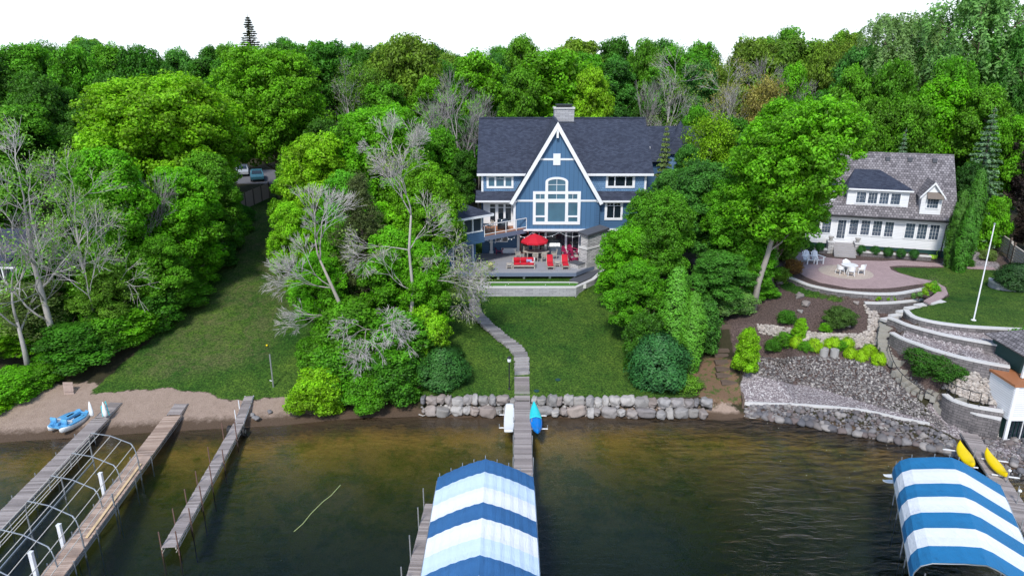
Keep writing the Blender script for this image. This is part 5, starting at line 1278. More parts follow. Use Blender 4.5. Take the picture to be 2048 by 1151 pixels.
def wchair():
    o = thing('patio_chair', 'white woven patio chair', 'chair', (0, 0, 0), 'white chairs around the patio table'); m = 'white_vinyl'
    for x in (-.24, .24):
        for y in (-.22, .22): MB().tube((x * 1.1, y * 1.15, 0), (x, y, .44), .025, n=6).build('leg', m, o)
    MB().lathe([(.27, .42), (.29, .45), (.27, .48)], (0, 0, 0), 14).build('seat', m, o)
    secs = []
    for k in range(9):
        t = R(-100 + 25 * k); r_ = .3; h = .92 - .22 * abs(k - 4) / 4
        secs.append([(r_ * math.sin(t), r_ * math.cos(t), .46), (r_ * 1.15 * math.sin(t), r_ * 1.15 * math.cos(t), h), (r_ * 1.08 * math.sin(t), r_ * 1.08 * math.cos(t), h), (r_ * .92 * math.sin(t), r_ * .92 * math.cos(t), .46)])
    MB().loft(secs).build('backrest', m, o); return o
w0 = wchair()
for i, (a_, lb) in enumerate(((200, 'left'), (255, 'near'), (340, 'right'), (80, 'far'))):
    a = R(a_); loc = (tp_.x + 1.0 * math.cos(a), tp_.y + 1.0 * math.sin(a), 6.07); lab = 'white woven patio chair on the %s side of the round patio table' % lb
    if i == 0: w0.location = loc; w0.rotation_euler = (0, 0, a - R(90)); w0['label'] = lab
    else: dup(w0, loc, a - R(90), label=lab)
# flagpole
fp = P(1947, 640, 6.02); FL = thing('flagpole', 'tall white flagpole standing on the lawn above the terraced walls', 'flagpole', tuple(fp))
MB().tube(tuple(fp), (fp.x + .02, fp.y, 13.1), .055, .035, 10).build('pole', 'white_vinyl', FL); MB().lathe([(.17, 0), (.17, .04), (.08, .08)], tuple(fp), 12).build('base_plate', 'white_vinyl', FL); MB().lathe([(.03, 0), (.07, .05), (.07, .1), (.02, .14)], (fp.x + .02, fp.y, 13.1), 10).build('finial', 'galvanised', FL)
# stacked rail fence
RF = thing('rail_fence', 'long weathered log and stone rail fence right of the white house', 'fence', tuple(P(1990, 490, 6.3)))
fa = P(1943, 440, 6.6); fb2 = P(2060, 560, 6.15); nseg = 9; m_ = MB(); zz = 1
pp = [fa.lerp(fb2, k / nseg) + Vector((0, .45 * (1 if k % 2 else -1) * .6, 0)) for k in range(nseg + 1)]
for k in range(nseg):
    for j in range(6):
        a_ = pp[k].copy(); b_ = pp[k + 1].copy(); a_.z = 6.35 + j * .26 + (k % 2) * .13; b_.z = a_.z
        d = (b_ - a_).normalized() * .25; m_.beam(a_ - d, b_ + d, .15, .15)
m_.build('rails', 'teak_grey', RF)
for k in range(nseg + 1): MB().box((pp[k].x, pp[k].y + .1, 7.1), .14, .14, 2.1).build('post', 'timber', RF)
# ring wall round the clipped hedge
hc = P(2032, 572, 6.0); ring = [(hc.x + 1.9 * math.cos(t), hc.y + 1.6 * math.sin(t), 6.4) for t in np.linspace(R(140), R(400), 20)]
wall('stone_ring', ring, .4, 'curved pale stone ring around the clipped round hedge', 'edging', mat='block_pale', k=1)
# concrete planters
for (x, y, lab) in ((1647, 710, 'hollow concrete cylinder planter among the yellow shrubs, the left one'), (1668, 712, 'hollow concrete cylinder planter among the yellow shrubs, the right one with a narrower hole')):
    p = Gp(x, y); w_ = .2 if x < 1650 else .1
    o = MB().lathe([(.3, -.1), (.31, .55), (w_ + .06, .57), (w_, .3), (.01, .28)], tuple(p), 16).build('concrete_planter', 'concrete_pot'); tag(o, lab, 'planter', 'concrete cylinder planters')
# boathouse at the right edge
BX = P(2000, 879, .55)
BO = thing('boathouse', 'white and dark green boathouse with shingle roof at the right edge', 'boathouse', tuple(BX))
x0, y0 = BX.x + .15, BX.y
MB().b2(x0, x0 + 7, y0, y0 + 5, 2.0, 4.35).build('lower_wall', 'lap_white', BO)
MB().b2(x0 + .06, x0 + 7, y0 + .06, y0 + 5, .4, 2.0).build('base', 'green_base', BO)
MB().b2(x0 + .02, x0 + .24, y0 - .06, y0 + .06, .45, 4.4).build('corner_board', 'white_vinyl', BO); MB().b2(x0 + .24, x0 + 7, y0 - .05, y0 + .06, .45, .6).build('sill', 'white_vinyl', BO)
MB().b2(x0 + 1.05, x0 + 1.15, y0 - .02, y0 + .05, .6, 2.0).build('trim', 'white_vinyl', BO); MB().b2(x0 + .02, x0 + 7, y0 - .04, y0 + .06, 1.95, 2.08).build('trim', 'white_vinyl', BO)
g_ = MB()
for k in range(22): g_.b2(x0 + .35 + k * .25, x0 + .5 + k * .25, y0 - .03, y0 + .03, .68, 1.9)
g_.build('slatted_gate', 'glass_dark', BO)
window(BO, y0, (x0 + 1.3, x0 + 2.7, 2.6, 3.7), [(x0 + 1.4, x0 + 2.6, 2.7, 3.6)], glass='glass_dark')
MB().b2(x0 - .1, x0 + 7, y0 - .1, y0 + 5.2, 4.35, 4.5).build('deck', 'orange_wood', BO)
MB().b2(x0 + 1.3, x0 + 7, y0 + 1.6, y0 + 4.6, 4.55, 6.1).build('upper_wall', 'green_base', BO)
MB().b2(x0 + 1.8, x0 + 2.8, y0 + 1.55, y0 + 1.6, 4.7, 5.7).build('upper_window', 'glass_dark', BO)
MB().beam((x0 + 1.0, y0 + .9, 4.55), (x0 + 1.15, y0 + 1.0, 5.95), .14, .14).build('brace', 'white_vinyl', BO)
MB().slab([(x0 + .9, y0 + .9, 6.0), (x0 + 8, y0 + .9, 6.0), (x0 + 8, y0 + 3.2, 7.0), (x0 + 2.3, y0 + 3.2, 7.0)], .14).slab([(x0 + .9, y0 + .9, 6.0), (x0 + 2.3, y0 + 3.2, 7.0), (x0 + .9, y0 + 5.0, 6.0)], .14).build('roof', 'roof_cedar', BO)
MB().b2(x0 + .88, x0 + 8, y0 + .82, y0 + .9, 5.84, 6.0).build('fascia', 'white_vinyl', BO)
# ---- far buildings, road, cars, fences on the left
sheet('road', [(-48, 97), (-5, 97), (-5, 108), (-48, 108)], 'asphalt', None, .03)
def car(label, mat, loc, rz):
    o = thing('parked_car', label, 'car', (0, 0, 0))
    prof = [(-2.2, .35), (-2.25, .7), (-1.9, .85), (-1.4, 1.0), (-.8, 1.42), (.6, 1.45), (1.25, 1.02), (2.1, .9), (2.25, .6), (2.2, .35)]
    MB().loft([[(x, y * (1 if z < 1.1 else .84), z) for x, z in prof] for y in (-.88, -.8, .8, .88)]).build('body', mat, o)
    for y in (-.80, .80): MB().add([(-1.2, y * 1.02, 1.03), (-.75, y * .95, 1.36), (.55, y * .95, 1.38), (1.05, y * 1.02, 1.03)], [(0, 1, 2, 3)]).build('side_window', 'car_glass', o)
    MB().add([(-1.45, -.7, 1.03), (-.86, -.62, 1.41), (-.86, .62, 1.41), (-1.45, .7, 1.03)], [(0, 1, 2, 3)]).build('rear_window', 'car_glass', o)
    MB().add([(1.28, -.7, 1.06), (.68, -.62, 1.45), (.68, .62, 1.45), (1.28, .7, 1.06)], [(0, 3, 2, 1)]).build('windscreen', 'car_glass', o)
    for x in (-1.4, 1.4):
        for y in (-.82, .82):
            w_ = MB().tube((x, y - .1, .33), (x, y + .1, .33), .33, n=14).build('wheel', 'black_rubber', o); MB().tube((x, y - .11, .33), (x, y + .11, .33), .18, n=10).build('rim', 'galvanised', w_)
    o.location = loc; o.rotation_euler = (0, 0, rz); return o
def gz(x, y): return (x, y, ground(x, y) + .03)
car('teal car parked on the road behind the wooden fence', 'car_teal', gz(xof(515, 100, 7.7), 100), R(110))
car('silver blue car parked farther back on the road behind the wooden fence', 'car_silver', gz(xof(486, 104, 7.8), 104), R(108))
FN = thing('wooden_fence', 'tall weathered brown board fence at the top of the grass slope', 'fence', tuple(Gp(480, 423)))
fa, fb_ = Gp(476, 424), Gp(540, 395); nb_ = 34; m_ = MB()
for k in range(nb_):
    p = fa.lerp(fb_, (k + .5) / nb_); m_.box((p.x, p.y, ground(p.x, p.y) + .95), (fb_ - fa).length / nb_ * .93, .03, 1.9 + .03 * math.sin(k * 2.3), math.atan2(fb_.y - fa.y, fb_.x - fa.x))
m_.build('boards', 'fence_wood', FN)
for k in range(5):
    p = fa.lerp(fb_, k / 4); MB().box((p.x, p.y - .1, ground(p.x, p.y) + 1), .13, .13, 2.1).build('post', 'timber', FN)
RHs = thing('red_house', 'distant dark red house with tan roof among the trees at upper left', 'house', (xof(124, 118, 14), 120, 8.3))
xr_ = xof(124, 118, 15); zt = atY(124, 200, 118).z; ze = atY(124, 216, 118).z
MB().b2(xr_ - 2.6, xr_ + 6, 118, 126, 8, ze).build('wall', 'dark_red_siding', RHs)
MB().add([(xr_ - 2.9, 117.6, ze), (xr_ + 1.0, 117.6, ze), (xr_ - .9, 117.6, zt - .1)], [(0, 1, 2)]).build('gable', 'dark_red_siding', RHs)
MB().slab([(xr_ - .9, 117.2, zt), (xr_ + 6, 119, zt), (xr_ + 6.5, 117.2, ze - .1), (xr_ + 1.3, 117.2, ze - .1)], .15).slab([(xr_ - .9, 117.2, zt), (xr_ - .9, 126, zt), (xr_ - 3.2, 126, ze - .1), (xr_ - 3.2, 117.2, ze - .1)], .15).slab([(xr_ - .9, 126, zt), (xr_ + 6, 119, zt), (xr_ + 6, 126, zt)], .1).build('roof', 'tan_roof', RHs)
MB().b2(xr_ - 2.6, xr_ + 6, 117.9, 118, ze - 1.3, ze - .9).build('trim', 'white_paint', RHs)
CB = thing('lake_cabin', 'pale cabin with white railed porch half hidden by bare trees at the left edge', 'cabin', tuple(P(10, 600, 3.6)))
c = atY(12, 560, 56)
MB().b2(c.x - 6, c.x + .3, 57.5, 62, 2.5, 8.4).build('wall', 'pale_gray_vinyl', CB); MB().b2(c.x - 6, c.x + 1.0, 56, 57.5, c.z - 1.4, c.z - 1.2).build('porch_floor', 'white_paint', CB)
m_ = MB()
for k in range(6): m_.b2(c.x - 5 + k * 1.2, c.x - 4.9 + k * 1.2, 56, 56.1, 2.6, c.z + 1.0)
m_.b2(c.x - 6, c.x + 1.0, 56, 56.1, c.z - .25, c.z - .15); m_.b2(c.x - 6, c.x + 1.0, 56, 56.1, c.z + 1, c.z + 1.15); m_.build('porch_frame', 'white_paint', CB)
MB().slab([(c.x - 6.5, 55.6, 8.2), (c.x + .9, 55.6, 8.2), (c.x + .9, 60, 10), (c.x - 6.5, 60, 10)], .15).build('roof', 'roof_dark', CB)
window(CB, 57.5, (c.x - 2, c.x - .4, c.z - .9, c.z + .7), [(c.x - 1.9, c.x - .5, c.z - .8, c.z + .6)], glass='glass_dark')
# ================================================================ DOCKS, LIFTS, BOATS
def dock(label, p0, p1, w, mat='dock_boards', step=.15, skirt=True, posts=(), post_h=1.0, truss=False, name='dock', pm='galvanised', group=None, both=True):
    p0 = Vector(p0); p1 = Vector(p1); d = p1 - p0; Ld = d.length; u_ = d.normalized(); uh = Vector((u_.x, u_.y, 0)).normalized(); nn = Vector((-uh.y, uh.x, 0))
    o = thing(name, label, 'dock', tuple(p0), group)
    m = MB(); k = 0; r_ = random.Random(int(Ld * 100)); n_ = int(Ld / step)
    for k in range(n_):
        c = p0 + u_ * ((k + .5) * step); e = r_.uniform(-.015, .015); hw = w / 2 + r_.uniform(0, .02)
        m.beam(c - nn * hw + Vector((0, 0, e * .5)), c + nn * hw + Vector((0, 0, e * .5)), step * .80, .035)
    m.build('deck_boards', mat, o)
    m = MB()
    for s in (-1, 1):
        a = p0 + nn * (w / 2 * s) - Vector((0, 0, .08)); b = p1 + nn * (w / 2 * s) - Vector((0, 0, .08)); m.beam(a, b, .05, .1)
        if truss:
            m.beam(a - Vector((0, 0, .22)), b - Vector((0, 0, .22)), .035, .035); q = int(Ld / .45)
            for k in range(q):
                a2 = a + u_ * (Ld * k / q); b2 = a + u_ * (Ld * (k + 1) / q)
                m.beam(a2 - Vector((0, 0, .22 if k % 2 else 0)), b2 - Vector((0, 0, 0 if k % 2 else .22)), .02, .02)
    m.build('side_frame', pm if pm != 'rusty_post' else 'teak_grey', o)
    for t in posts:
        for s in ((-1, 1) if both else (1,)):
            c = p0 + u_ * (Ld * t) + nn * ((w / 2 + .07) * s); h = post_h * (1 + r_.uniform(-.2, .2))
            zb_ = min(ground(c.x, c.y) - .1, c.z - .4)
            MB().tube((c.x, c.y, zb_), (c.x, c.y, c.z + h), .032, n=6).build('post', pm, o)
    return o
# three docks of the left shore
nd = P(0, 1041, .6); fdv = P(202, 836, .6)
A_ = dock('grey plank dock at far left under the bare canopy frame', nd + (nd - fdv).normalized() * 4, fdv, 1.05, posts=(.1, .25, .4, .55, .7, .85), post_h=.15, truss=True)
rp_ = P(232, 808, .9); dock('sagging plank ramp from the beach to the far left dock', fdv + Vector((0, 0, .02)), Gp(233, 806) + Vector((0, 0, .1)), .85, step=.16, name='dock_ramp', posts=())
nB = P(104, 1151, .6); fB = P(347, 829, .6)
B_ = dock('long tan plank dock, middle of the left-hand three, with white lift posts beside it', nB + (nB - fB).normalized() * 4, fB, 1.1, 'dock_boards_tan', posts=(.12, .24, .36, .48, .60, .72), post_h=.12, truss=True)
dock('short plank ramp from the beach to the middle left-hand dock', fB + Vector((0, 0, .02)), Gp(364, 808) + Vector((0, 0, .1)), .9, step=.16, name='dock_ramp')
nC = P(337, 1094, .6); fC = Gp(499, 793) + Vector((0, 0, .12))
mC = P(478, 845, .62)
C_ = dock('narrow grey dock with tall rusty posts, right of the other left-hand docks', nC, mC, .68, posts=(.01, .16, .3, .44, .62, .84), post_h=1.0, truss=True, pm='rusty_post')
dock('narrow plank gangway from the grass to the dock with rusty posts', mC + Vector((0, 0, .02)), fC, .6, name='dock_ramp', posts=(.2, .55), post_h=.5, pm='white_vinyl', both=False)
for i, (x, y) in enumerate(((487, 862), (460, 858))):
    p = P(x, y, .3); o = thing('cart_wheel', 'black rubber roll-in wheel beside the narrow dock, on its %s side' % ('right' if i == 0 else 'left'), 'wheel', (p.x, p.y, 0), 'dock wheels')
    MB().tube((p.x - .12, p.y, .28), (p.x + .12, p.y, .28), .3, n=18).build('tyre', 'black_rubber', o); MB().tube((p.x - .13, p.y, .28), (p.x + .13, p.y, .28), .13, n=12).build('rim', 'galvanised', o)
# bare canopy frame between dock A and dock B
f0 = P(176, 858, 2.6); f1 = P(266, 882, 2.6); f2 = P(106, 1080, 2.6)
ax = (f2 - f1); ax.z = 0; ax.normalize(); sx_ = (f1 - f0); WF = sx_.length; sx_.normalize(); orig_ = f0
plain('purlin_tube', (.60, .56, .50), .5, .2, 3)
CF = thing('canopy_frame', 'bare metal boat lift canopy frame without its cover, standing between two docks at lower left', 'canopy frame', tuple(orig_ - Vector((0, 0, 2.2))))
def fr(s, t, z): p = orig_ + sx_ * s + ax * t; return Vector((p.x, p.y, z))
prof = [(-.12, 1.35), (-.08, 1.8), (.02, 2.15), (.22, 2.4), (WF / 2, 2.56), (WF - .22, 2.4), (WF - .02, 2.15), (WF + .08, 1.8), (WF + .12, 1.35)]
sp_l = 2.32
for k in range(8):
    MB().path([fr(s, k * sp_l, z) for s, z in smooth_line([(a_, b_, 0) for a_, b_ in prof], 2) for z in [0]] if False else [fr(q.x, k * sp_l, q.y) for q in smooth_line([(a_, b_, 0) for a_, b_ in prof], 1)], .032, 6).build('hoop', 'galvanised', CF)
Lf = sp_l * 7
for s, z in ((-.12, 1.35), (-.1, 1.8), (.08, 2.25), (.95, 2.49), (WF / 2, 2.54), (WF - .95, 2.49), (WF - .08, 2.25), (WF + .1, 1.8), (WF + .12, 1.35)):
    MB().tube(fr(s, 0, z), fr(s, Lf, z), .024, n=5).build('purlin', 'purlin_tube', CF)
for s in (-.12, WF + .12):
    for k in (0, 1.5, 3, 4.5, 6, 7): MB().tube(fr(s, k * sp_l, -1.2), fr(s, k * sp_l, 1.4), .045, n=6).build('post', 'galvanised', CF)
    MB().beam(fr(s, 0, .35), fr(s, Lf, .35), .06, .1).build('side_rail', 'galvanised', CF)
for (x, y0, y1, w_) in ((208, 983, 946, 'farthest'), (127, 1090, 1049, 'middle'), (73, 1151, 1104, 'nearest')):
    p = P(x, y0, .45); h = (24 - .45) - (24 - atY(x, y1, p.y).z); zt = atY(x, y1, p.y).z
    o = thing('lift_post', 'white boxed lift post beside the tan plank dock, the %s of the three' % w_, 'post', (p.x, p.y, -1), 'white lift posts')
    MB().box((p.x, p.y, (zt - 1) / 2), .17, .17, zt + 1).build('post', 'white_vinyl', o); MB().box((p.x, p.y, zt + .02), .2, .2, .05).build('post_cap', 'white_plastic', o)
a = P(281, 927, .68); b = P(173, 1074, .68); o = MB().beam(a, b, .14, .05).build('lumber_board', 'fresh_wood'); tag(o, 'long fresh yellow board lying along the tan plank dock', 'board')
# pedal boat on the beach
pb = P(139, 845, .45)
def hullring(hw, z0, z1, y, fl=.75):
    return [(-hw * fl, y, z0), (hw * fl, y, z0), (hw, y, z1), (hw * .97, y, z1 + .02), (-hw * .97, y, z1 + .02), (-hw, y, z1)]
PB = thing('pedal_boat', 'blue pedal boat with two white seats pulled up on the beach', 'pedal boat', (0, 0, 0))
for s in (-1, 1):
    secs = []
    for k in range(13):
        y = -1.15 + k * 2.3 / 12; f = 1 - abs((k - 6) / 6.6) ** 3.5; secs.append([(x + s * .48, yy, z) for x, yy, z in hullring(.36 * max(f, .3), .0 + .12 * (1 - f), .36, y)])
    MB().loft(secs).build('hull', 'white_plastic', PB, True)
secs = []
for k in range(13):
    y = -1.18 + k * 2.36 / 12; f = 1 - abs((k - 6) / 6.6) ** 4; hw = .86 * max(f, .55)
    zz = .44 + (.08 if k in (0, 12) else 0); secs.append([(-hw, y, .36), (hw, y, .36), (hw, y, zz), (hw * .55, y, zz + .05), (.1, y, zz - .12), (-.1, y, zz - .12), (-hw * .55, y, zz + .05), (-hw, y, zz)])
MB().loft(secs).build('deck', 'pedal_blue', PB)
for s in (-.45, .45):
    MB().lathe([(.25, .0), (.28, .05), (.22, .12)], (s, -.42, .42), 14, 1, .9).build('seat', 'white_plastic', PB, True)
    cushion(s - .25, s + .25, -.78, -.66, .42, .85).build('backrest', 'pedal_blue', PB, True)
    MB().b2(s - .2, s + .2, .2, .7, .34, .47).build('pedal_box', 'glass_dark', PB)
MB().b2(-.07, .07, -.9, .9, .45, .55).build('console', 'pedal_blue', PB)
PB.location = (pb.x, pb.y, .32); PB.rotation_euler = (0, 0, R(-16))
for i, (x, y) in enumerate(((184, 832), (211, 833))):
    p = P(x, y, .75); o = MB().lathe([(.06, 0), (.15, .12), (.16, .4), (.09, .9), (.01, 1.15)], tuple(p), 12, 1, .55).build('boat_fender', 'white_plastic', smooth=True)
    tag(o, 'pointed white fender standing upright at the head of the far left dock, the %s one' % ('left' if i == 0 else 'right'), 'fender', 'pointed white fenders')
p = P(206, 832, .7); o = MB().path([(p.x, p.y, .7), (p.x - .05, p.y + .1, 1.4), (p.x + .25, p.y + .2, 1.75), (p.x + .4, p.y, 1.3), (p.x + .45, p.y, .8)], .035, 6).build('garden_hose', 'teal_plastic'); tag(o, 'small looped teal green hose beside the upright white fenders', 'hose')
# crate leaning by the tree, net post, ball
p = Gp(138, 788); o = thing('wooden_pallet', 'weathered pallet leaning by the tree trunks above the beach', 'pallet', tuple(p)); m_ = MB()
for k in range(5): m_.beam((p.x - .35 + k * .18, p.y, p.z), (p.x - .5 + k * .18, p.y + .35, p.z + 1.1), .15, .03)
m_.beam((p.x - .4, p.y, p.z + .3), (p.x + .45, p.y, p.z + .3), .05, .1); m_.beam((p.x - .45, p.y + .25, p.z + .9), (p.x + .35, p.y + .25, p.z + .9), .05, .1); m_.build('boards', 'fence_wood', o); o.scale = (.8, .8, .75)
p = Gp(547, 774); NP = thing('net_post', 'grey pole standing alone at the right of the grass slope', 'post', tuple(p)); MB().tube(tuple(p), (p.x, p.y, atY(547, 708, p.y).z), .06, .055, 8).build('pole', 'galvanised', NP)
MB().tube((p.x - .02, p.y, p.z + .5), (p.x - .22, p.y, p.z + .55), .03, n=6).build('cleat', 'galvanised', NP)
p = Gp(534, 692); o = MB().lathe([(.01, 0), (.07, .03), (.09, .08), (.06, .14), (.01, .16)], tuple(p), 12).build('ball', 'yellow_plastic', smooth=True); tag(o, 'small yellow ball on the grass slope above the grey pole', 'ball')
# middle dock
s0 = P(1043.5, 752, 1.62); s1 = P(1044.5, 800, 1.05); s2 = P(1046.5, 900, .75); s3 = P(1049, 1100, .75)
d1_ = dock('sloping plank gangway between the stone steps and the middle dock', s1, s0, 1.08, step=.14, name='gangway', pm='alu')
MD = dock('long grey plank dock in the middle, running under the big striped canopy', s3, s1 - Vector((0, 0, .01)), 1.08, step=.14, posts=(.3, .5, .66, .8, .93), post_h=.35, pm='alu')
q1 = P(872, 1006, .75); q0 = P(838, 1151, .75)
dock('grey plank finger dock left of the big striped canopy', q0 + (q0 - q1).normalized() * 3, q1, 1.15, step=.14, posts=(.25, .5, .78, .98), post_h=1.1, pm='alu', both=True)
# kayaks and boards on racks
def board(name, label, cat, L, W, T, mats, loc, rz, tail=.35, nose=.12, roll=0, crease=0, group=None, pitch=0):
    o = thing(name, label, cat, (0, 0, 0), group); K = 24
    def secs_(k0, k1):
        out_ = []
        for k in range(k0, k1 + 1):
            t = k / K; y = -L / 2 + L * t; w_ = W / 2 * max(.03, (math.sin(math.pi * (t * (1 - tail * .5) + tail * .25)) ** .55 if tail else math.sin(math.pi * t) ** .58))
            rk = .25 * T * (2 * t - 1) ** 4 * 3; c = []
            for j in range(16):
                a = 2 * math.pi * j / 16; x = w_ * math.copysign(abs(math.cos(a)) ** .8, math.cos(a)); z = T / 2 * math.copysign(abs(math.sin(a)) ** .7, math.sin(a)) + (crease * T * (1 - abs(math.cos(a))) if math.sin(a) > 0 else 0)
                c.append((x, y, z + rk))
            out_.append(c)
        return out_
    if len(mats) == 1: MB().loft(secs_(0, K)).build('hull', mats[0], o, True)
    else:
        MB().loft(secs_(0, K // 2)).build('hull_stern', mats[0], o, True); MB().loft(secs_(K // 2, K)).build('hull_bow', mats[1], o, True)
    o.location = loc; o.rotation_euler = (pitch, roll, rz); return o
def rack(label, c, rz, w=1.1, side=1):
    o = thing('kayak_rack', label, 'rack', tuple(c), 'dock kayak racks')
    for y in (-.9, .9):
        d = Vector((math.cos(rz), math.sin(rz), 0)); n_ = Vector((-d.y, d.x, 0)); a = Vector(c) + n_ * y
        MB().beam(a - d * .45 * side + Vector((0, 0, -.17)), a + d * w * .62 * side + Vector((0, 0, -.17)), .06, .06).build('arm', 'white_vinyl', o)
        MB().beam(a + d * w * .6 * side + Vector((0, 0, -.17)), a + d * w * .6 * side + Vector((0, 0, .1)), .05, .05).build('arm_tip', 'galvanised', o)
k1 = P(1071.5, 839, .95); K1 = board('kayak', 'teal and blue sit-on-top kayak on the right side of the middle dock', 'kayak', 4.0, .84, .3, ['blue_plastic', 'teal_plastic'], tuple(k1), R(2), tail=0, crease=.25)
MB().b2(-.16, .16, -.9, -.2, .12, .2).build('seat_well', 'blue_plastic', K1); MB().b2(-.16, .16, .3, .9, .12, .2).build('seat_well', 'teal_plastic', K1)
rack('white rack arms holding the teal and blue kayak', k1, 0, 1.25)
k2 = P(1018.5, 837, .95); K2 = board('paddle_board', 'white paddle board on the left side of the middle dock', 'paddle board', 3.8, .72, .16, ['white_plastic'], tuple(k2), R(-1), tail=.9, crease=.05)
MB().b2(-.2, .2, -1.3, -.9, .07, .12).build('seat_pad', 'white_vinyl', K2)
for s in (-.3, .27): MB().b2(s - .03, s + .03, -.85, -.55, .06, .13).build('strap', 'dark_metal', K2)
rack('white rack arms holding the white paddle board', k2, R(180), 1.1)
# big striped canopies
canvas_mat('canvas_white', (.76, .79, .83), .06); canvas_mat('canvas_pale', (.56, .69, .84), .06)
canvas_mat('canvas_blue', (.03, .125, .30), .28); canvas_mat('canvas_bright', (.012, .165, .37), .25)
def canopy(label, org, axd, prof, bands, valance, xtra=None, sag=.0):
    """org at the far ridge, axd towards the viewer, prof = [(s,z)] across"""
    ax_ = Vector(axd).normalized(); sd_ = Vector((-ax_.y, ax_.x, 0))
    if sd_.x < 0: sd_ = -sd_
    o = thing('striped_canopy', label, 'boat canopy', (org.x, org.y, 0)); t = 0
    def q(s, t, z): return (org.x + sd_.x * s + ax_.x * t, org.y + sd_.y * s + ax_.y * t, z)
    for ln, mt in bands:
        n_ = max(2, int(ln / .3)); secs = []
        for k in range(n_ + 1):
            tt_ = t + ln * k / n_; pr_ = smooth_line([(a_, b_, 0) for a_, b_ in prof], 1)
            pr_ = [(a_[0], a_[1]) for a_ in pr_]
            w_ = .012 * math.sin(tt_ * 5.1)
            secs.append([q(s, tt_, z + w_) for s, z in pr_] + [q(s * .995, tt_, z - .02 + w_) for s, z in pr_[::-1]])
        MB().loft(secs).build('stripe', mt, o)
        t += ln
    tot = t; m_ = MB()
    for tt_ in np.linspace(0.05, tot - .05, 6): m_.path([q(s * .985, tt_, z - .07) for s, z in prof], .03, 5)
    m_.build('hoops', 'galvanised', o)
    for s, z in (prof[0], prof[-1]):
        for tt_ in np.linspace(.3, tot - .3, 3): MB().tube(q(s * .78, tt_, -1.8), q(s * .78, tt_, z + .3), .032, n=6).build('post', 'galvanised', o)
        MB().tube(q(s, 0, z + .02), q(s, tot, z + .02), .025, n=5).build('eave_rail', 'galvanised', o)
    for k in range(9):      # tie ends along the far edge
        f = (k + .5) / 9 * (len(prof) - 1); i = int(f); a_ = prof[i]; b_ = prof[min(i + 1, len(prof) - 1)]; g_ = f - i
        s = a_[0] + (b_[0] - a_[0]) * g_; z = a_[1] + (b_[1] - a_[1]) * g_
        MB().tube(q(s, -.02, z - .05), q(s, -.06, z + .16), .022, n=5).build('tie', 'galvanised', o)
    return o
o1 = P(970, 917, 4.3); l_ = P(876.5, 954, 3.2); r_ = P(1068, 957, 3.2); hwc = (r_.x - l_.x) / 2; cxm = (r_.x + l_.x) / 2
canopy('large blue and white striped canopy with peaked ridge in the middle of the water', Vector((cxm - .02, o1.y + .02, 0)), (0.005, -1, 0),
    [(-hwc - .06, 2.95)] + [(-hwc + hwc * k / 12, 3.2 + 1.1 * k / 12 + .10 * math.sin(math.pi * k / 12) - (.035 if k % 2 else 0)) for k in range(12)] + [(hwc * k / 12, 4.3 - 1.1 * k / 12 + .10 * math.sin(math.pi * k / 12) - (.03 if k % 2 else 0)) for k in range(13)] + [(hwc + .06, 2.6)],
    [(1.2, 'canvas_blue'), (1.3, 'canvas_pale'), (1.25, 'canvas_white'), (1.2, 'canvas_blue'), (1.35, 'canvas_white'), (1.15, 'canvas_pale'), (1.25, 'canvas_blue'), (1.3, 'canvas_white'), (1.2, 'canvas_white')], .3)
e1, e2 = P(1903, 914, 4.2), P(1974, 1129, 4.2); axv = e2 - e1; Lc = axv.length
canopy('blue and white striped canopy with rounded shoulders at the lower right', Vector((e1.x, e1.y, 0)), tuple(axv),
    [(-2.55, 2.6), (-2.5, 3.05), (-2.3, 3.45), (-1.9, 3.72), (-.75, 4.05), (0, 4.2), (.45, 4.08), (2.35, 3.15), (2.5, 2.9)],
    [(Lc * .135, 'canvas_bright'), (Lc * .16, 'canvas_white'), (Lc * .135, 'canvas_bright'), (Lc * .15, 'canvas_white'), (Lc * .14, 'canvas_bright'), (Lc * .15, 'canvas_white'), (Lc * .13, 'canvas_bright')], .3)
# right-hand dock
r0 = P(1938, 866, .62); r1 = P(2001, 962, .62); dv = (r1 - r0)
RD = dock('grey plank dock between two yellow kayaks, running beside the lower right canopy', r0 + dv * 2.6, r0, .98, step=.14, posts=(.3, .55, .8), post_h=.5, pm='alu')
ang = math.atan2(dv.y, dv.x) + R(90)
y1 = P(1931, 912, .9); KY = board('kayak', 'yellow kayak on the left side of the right-hand dock, next to the striped canopy', 'kayak', 2.7, .8, .26, ['yellow_plastic'], tuple(y1), ang, tail=0, crease=.3)
MB().b2(-.2, .2, -.6, .3, .1, .17).build('seat_well', 'yellow_plastic', KY)
y2 = P(1991, 929, .9); KZ = board('kayak', 'yellow kayak on the right side of the right-hand dock, near the rocks', 'kayak', 2.9, .7, .26, ['yellow_plastic'], tuple(y2), ang + R(4), tail=0, crease=.3)
MB().b2(-.2, .2, -.6, .3, .1, .17).build('seat_well', 'yellow_plastic', KZ)
rack('white rack arms holding the left yellow kayak', y1, ang + R(180), 1.6); rack('white rack arms holding the right yellow kayak', y2, ang, 1.6)
for (x, y, lb) in ((1783, 951, 'upper'), (1782, 962, 'lower')):
    p = P(x, y, 1.0); o = board('white_float', 'pointed white float beside the lower right canopy, the %s of two' % lb, 'float', .95, .34, .1, ['white_plastic'], tuple(p), R(90), tail=.2, group='pointed white floats')
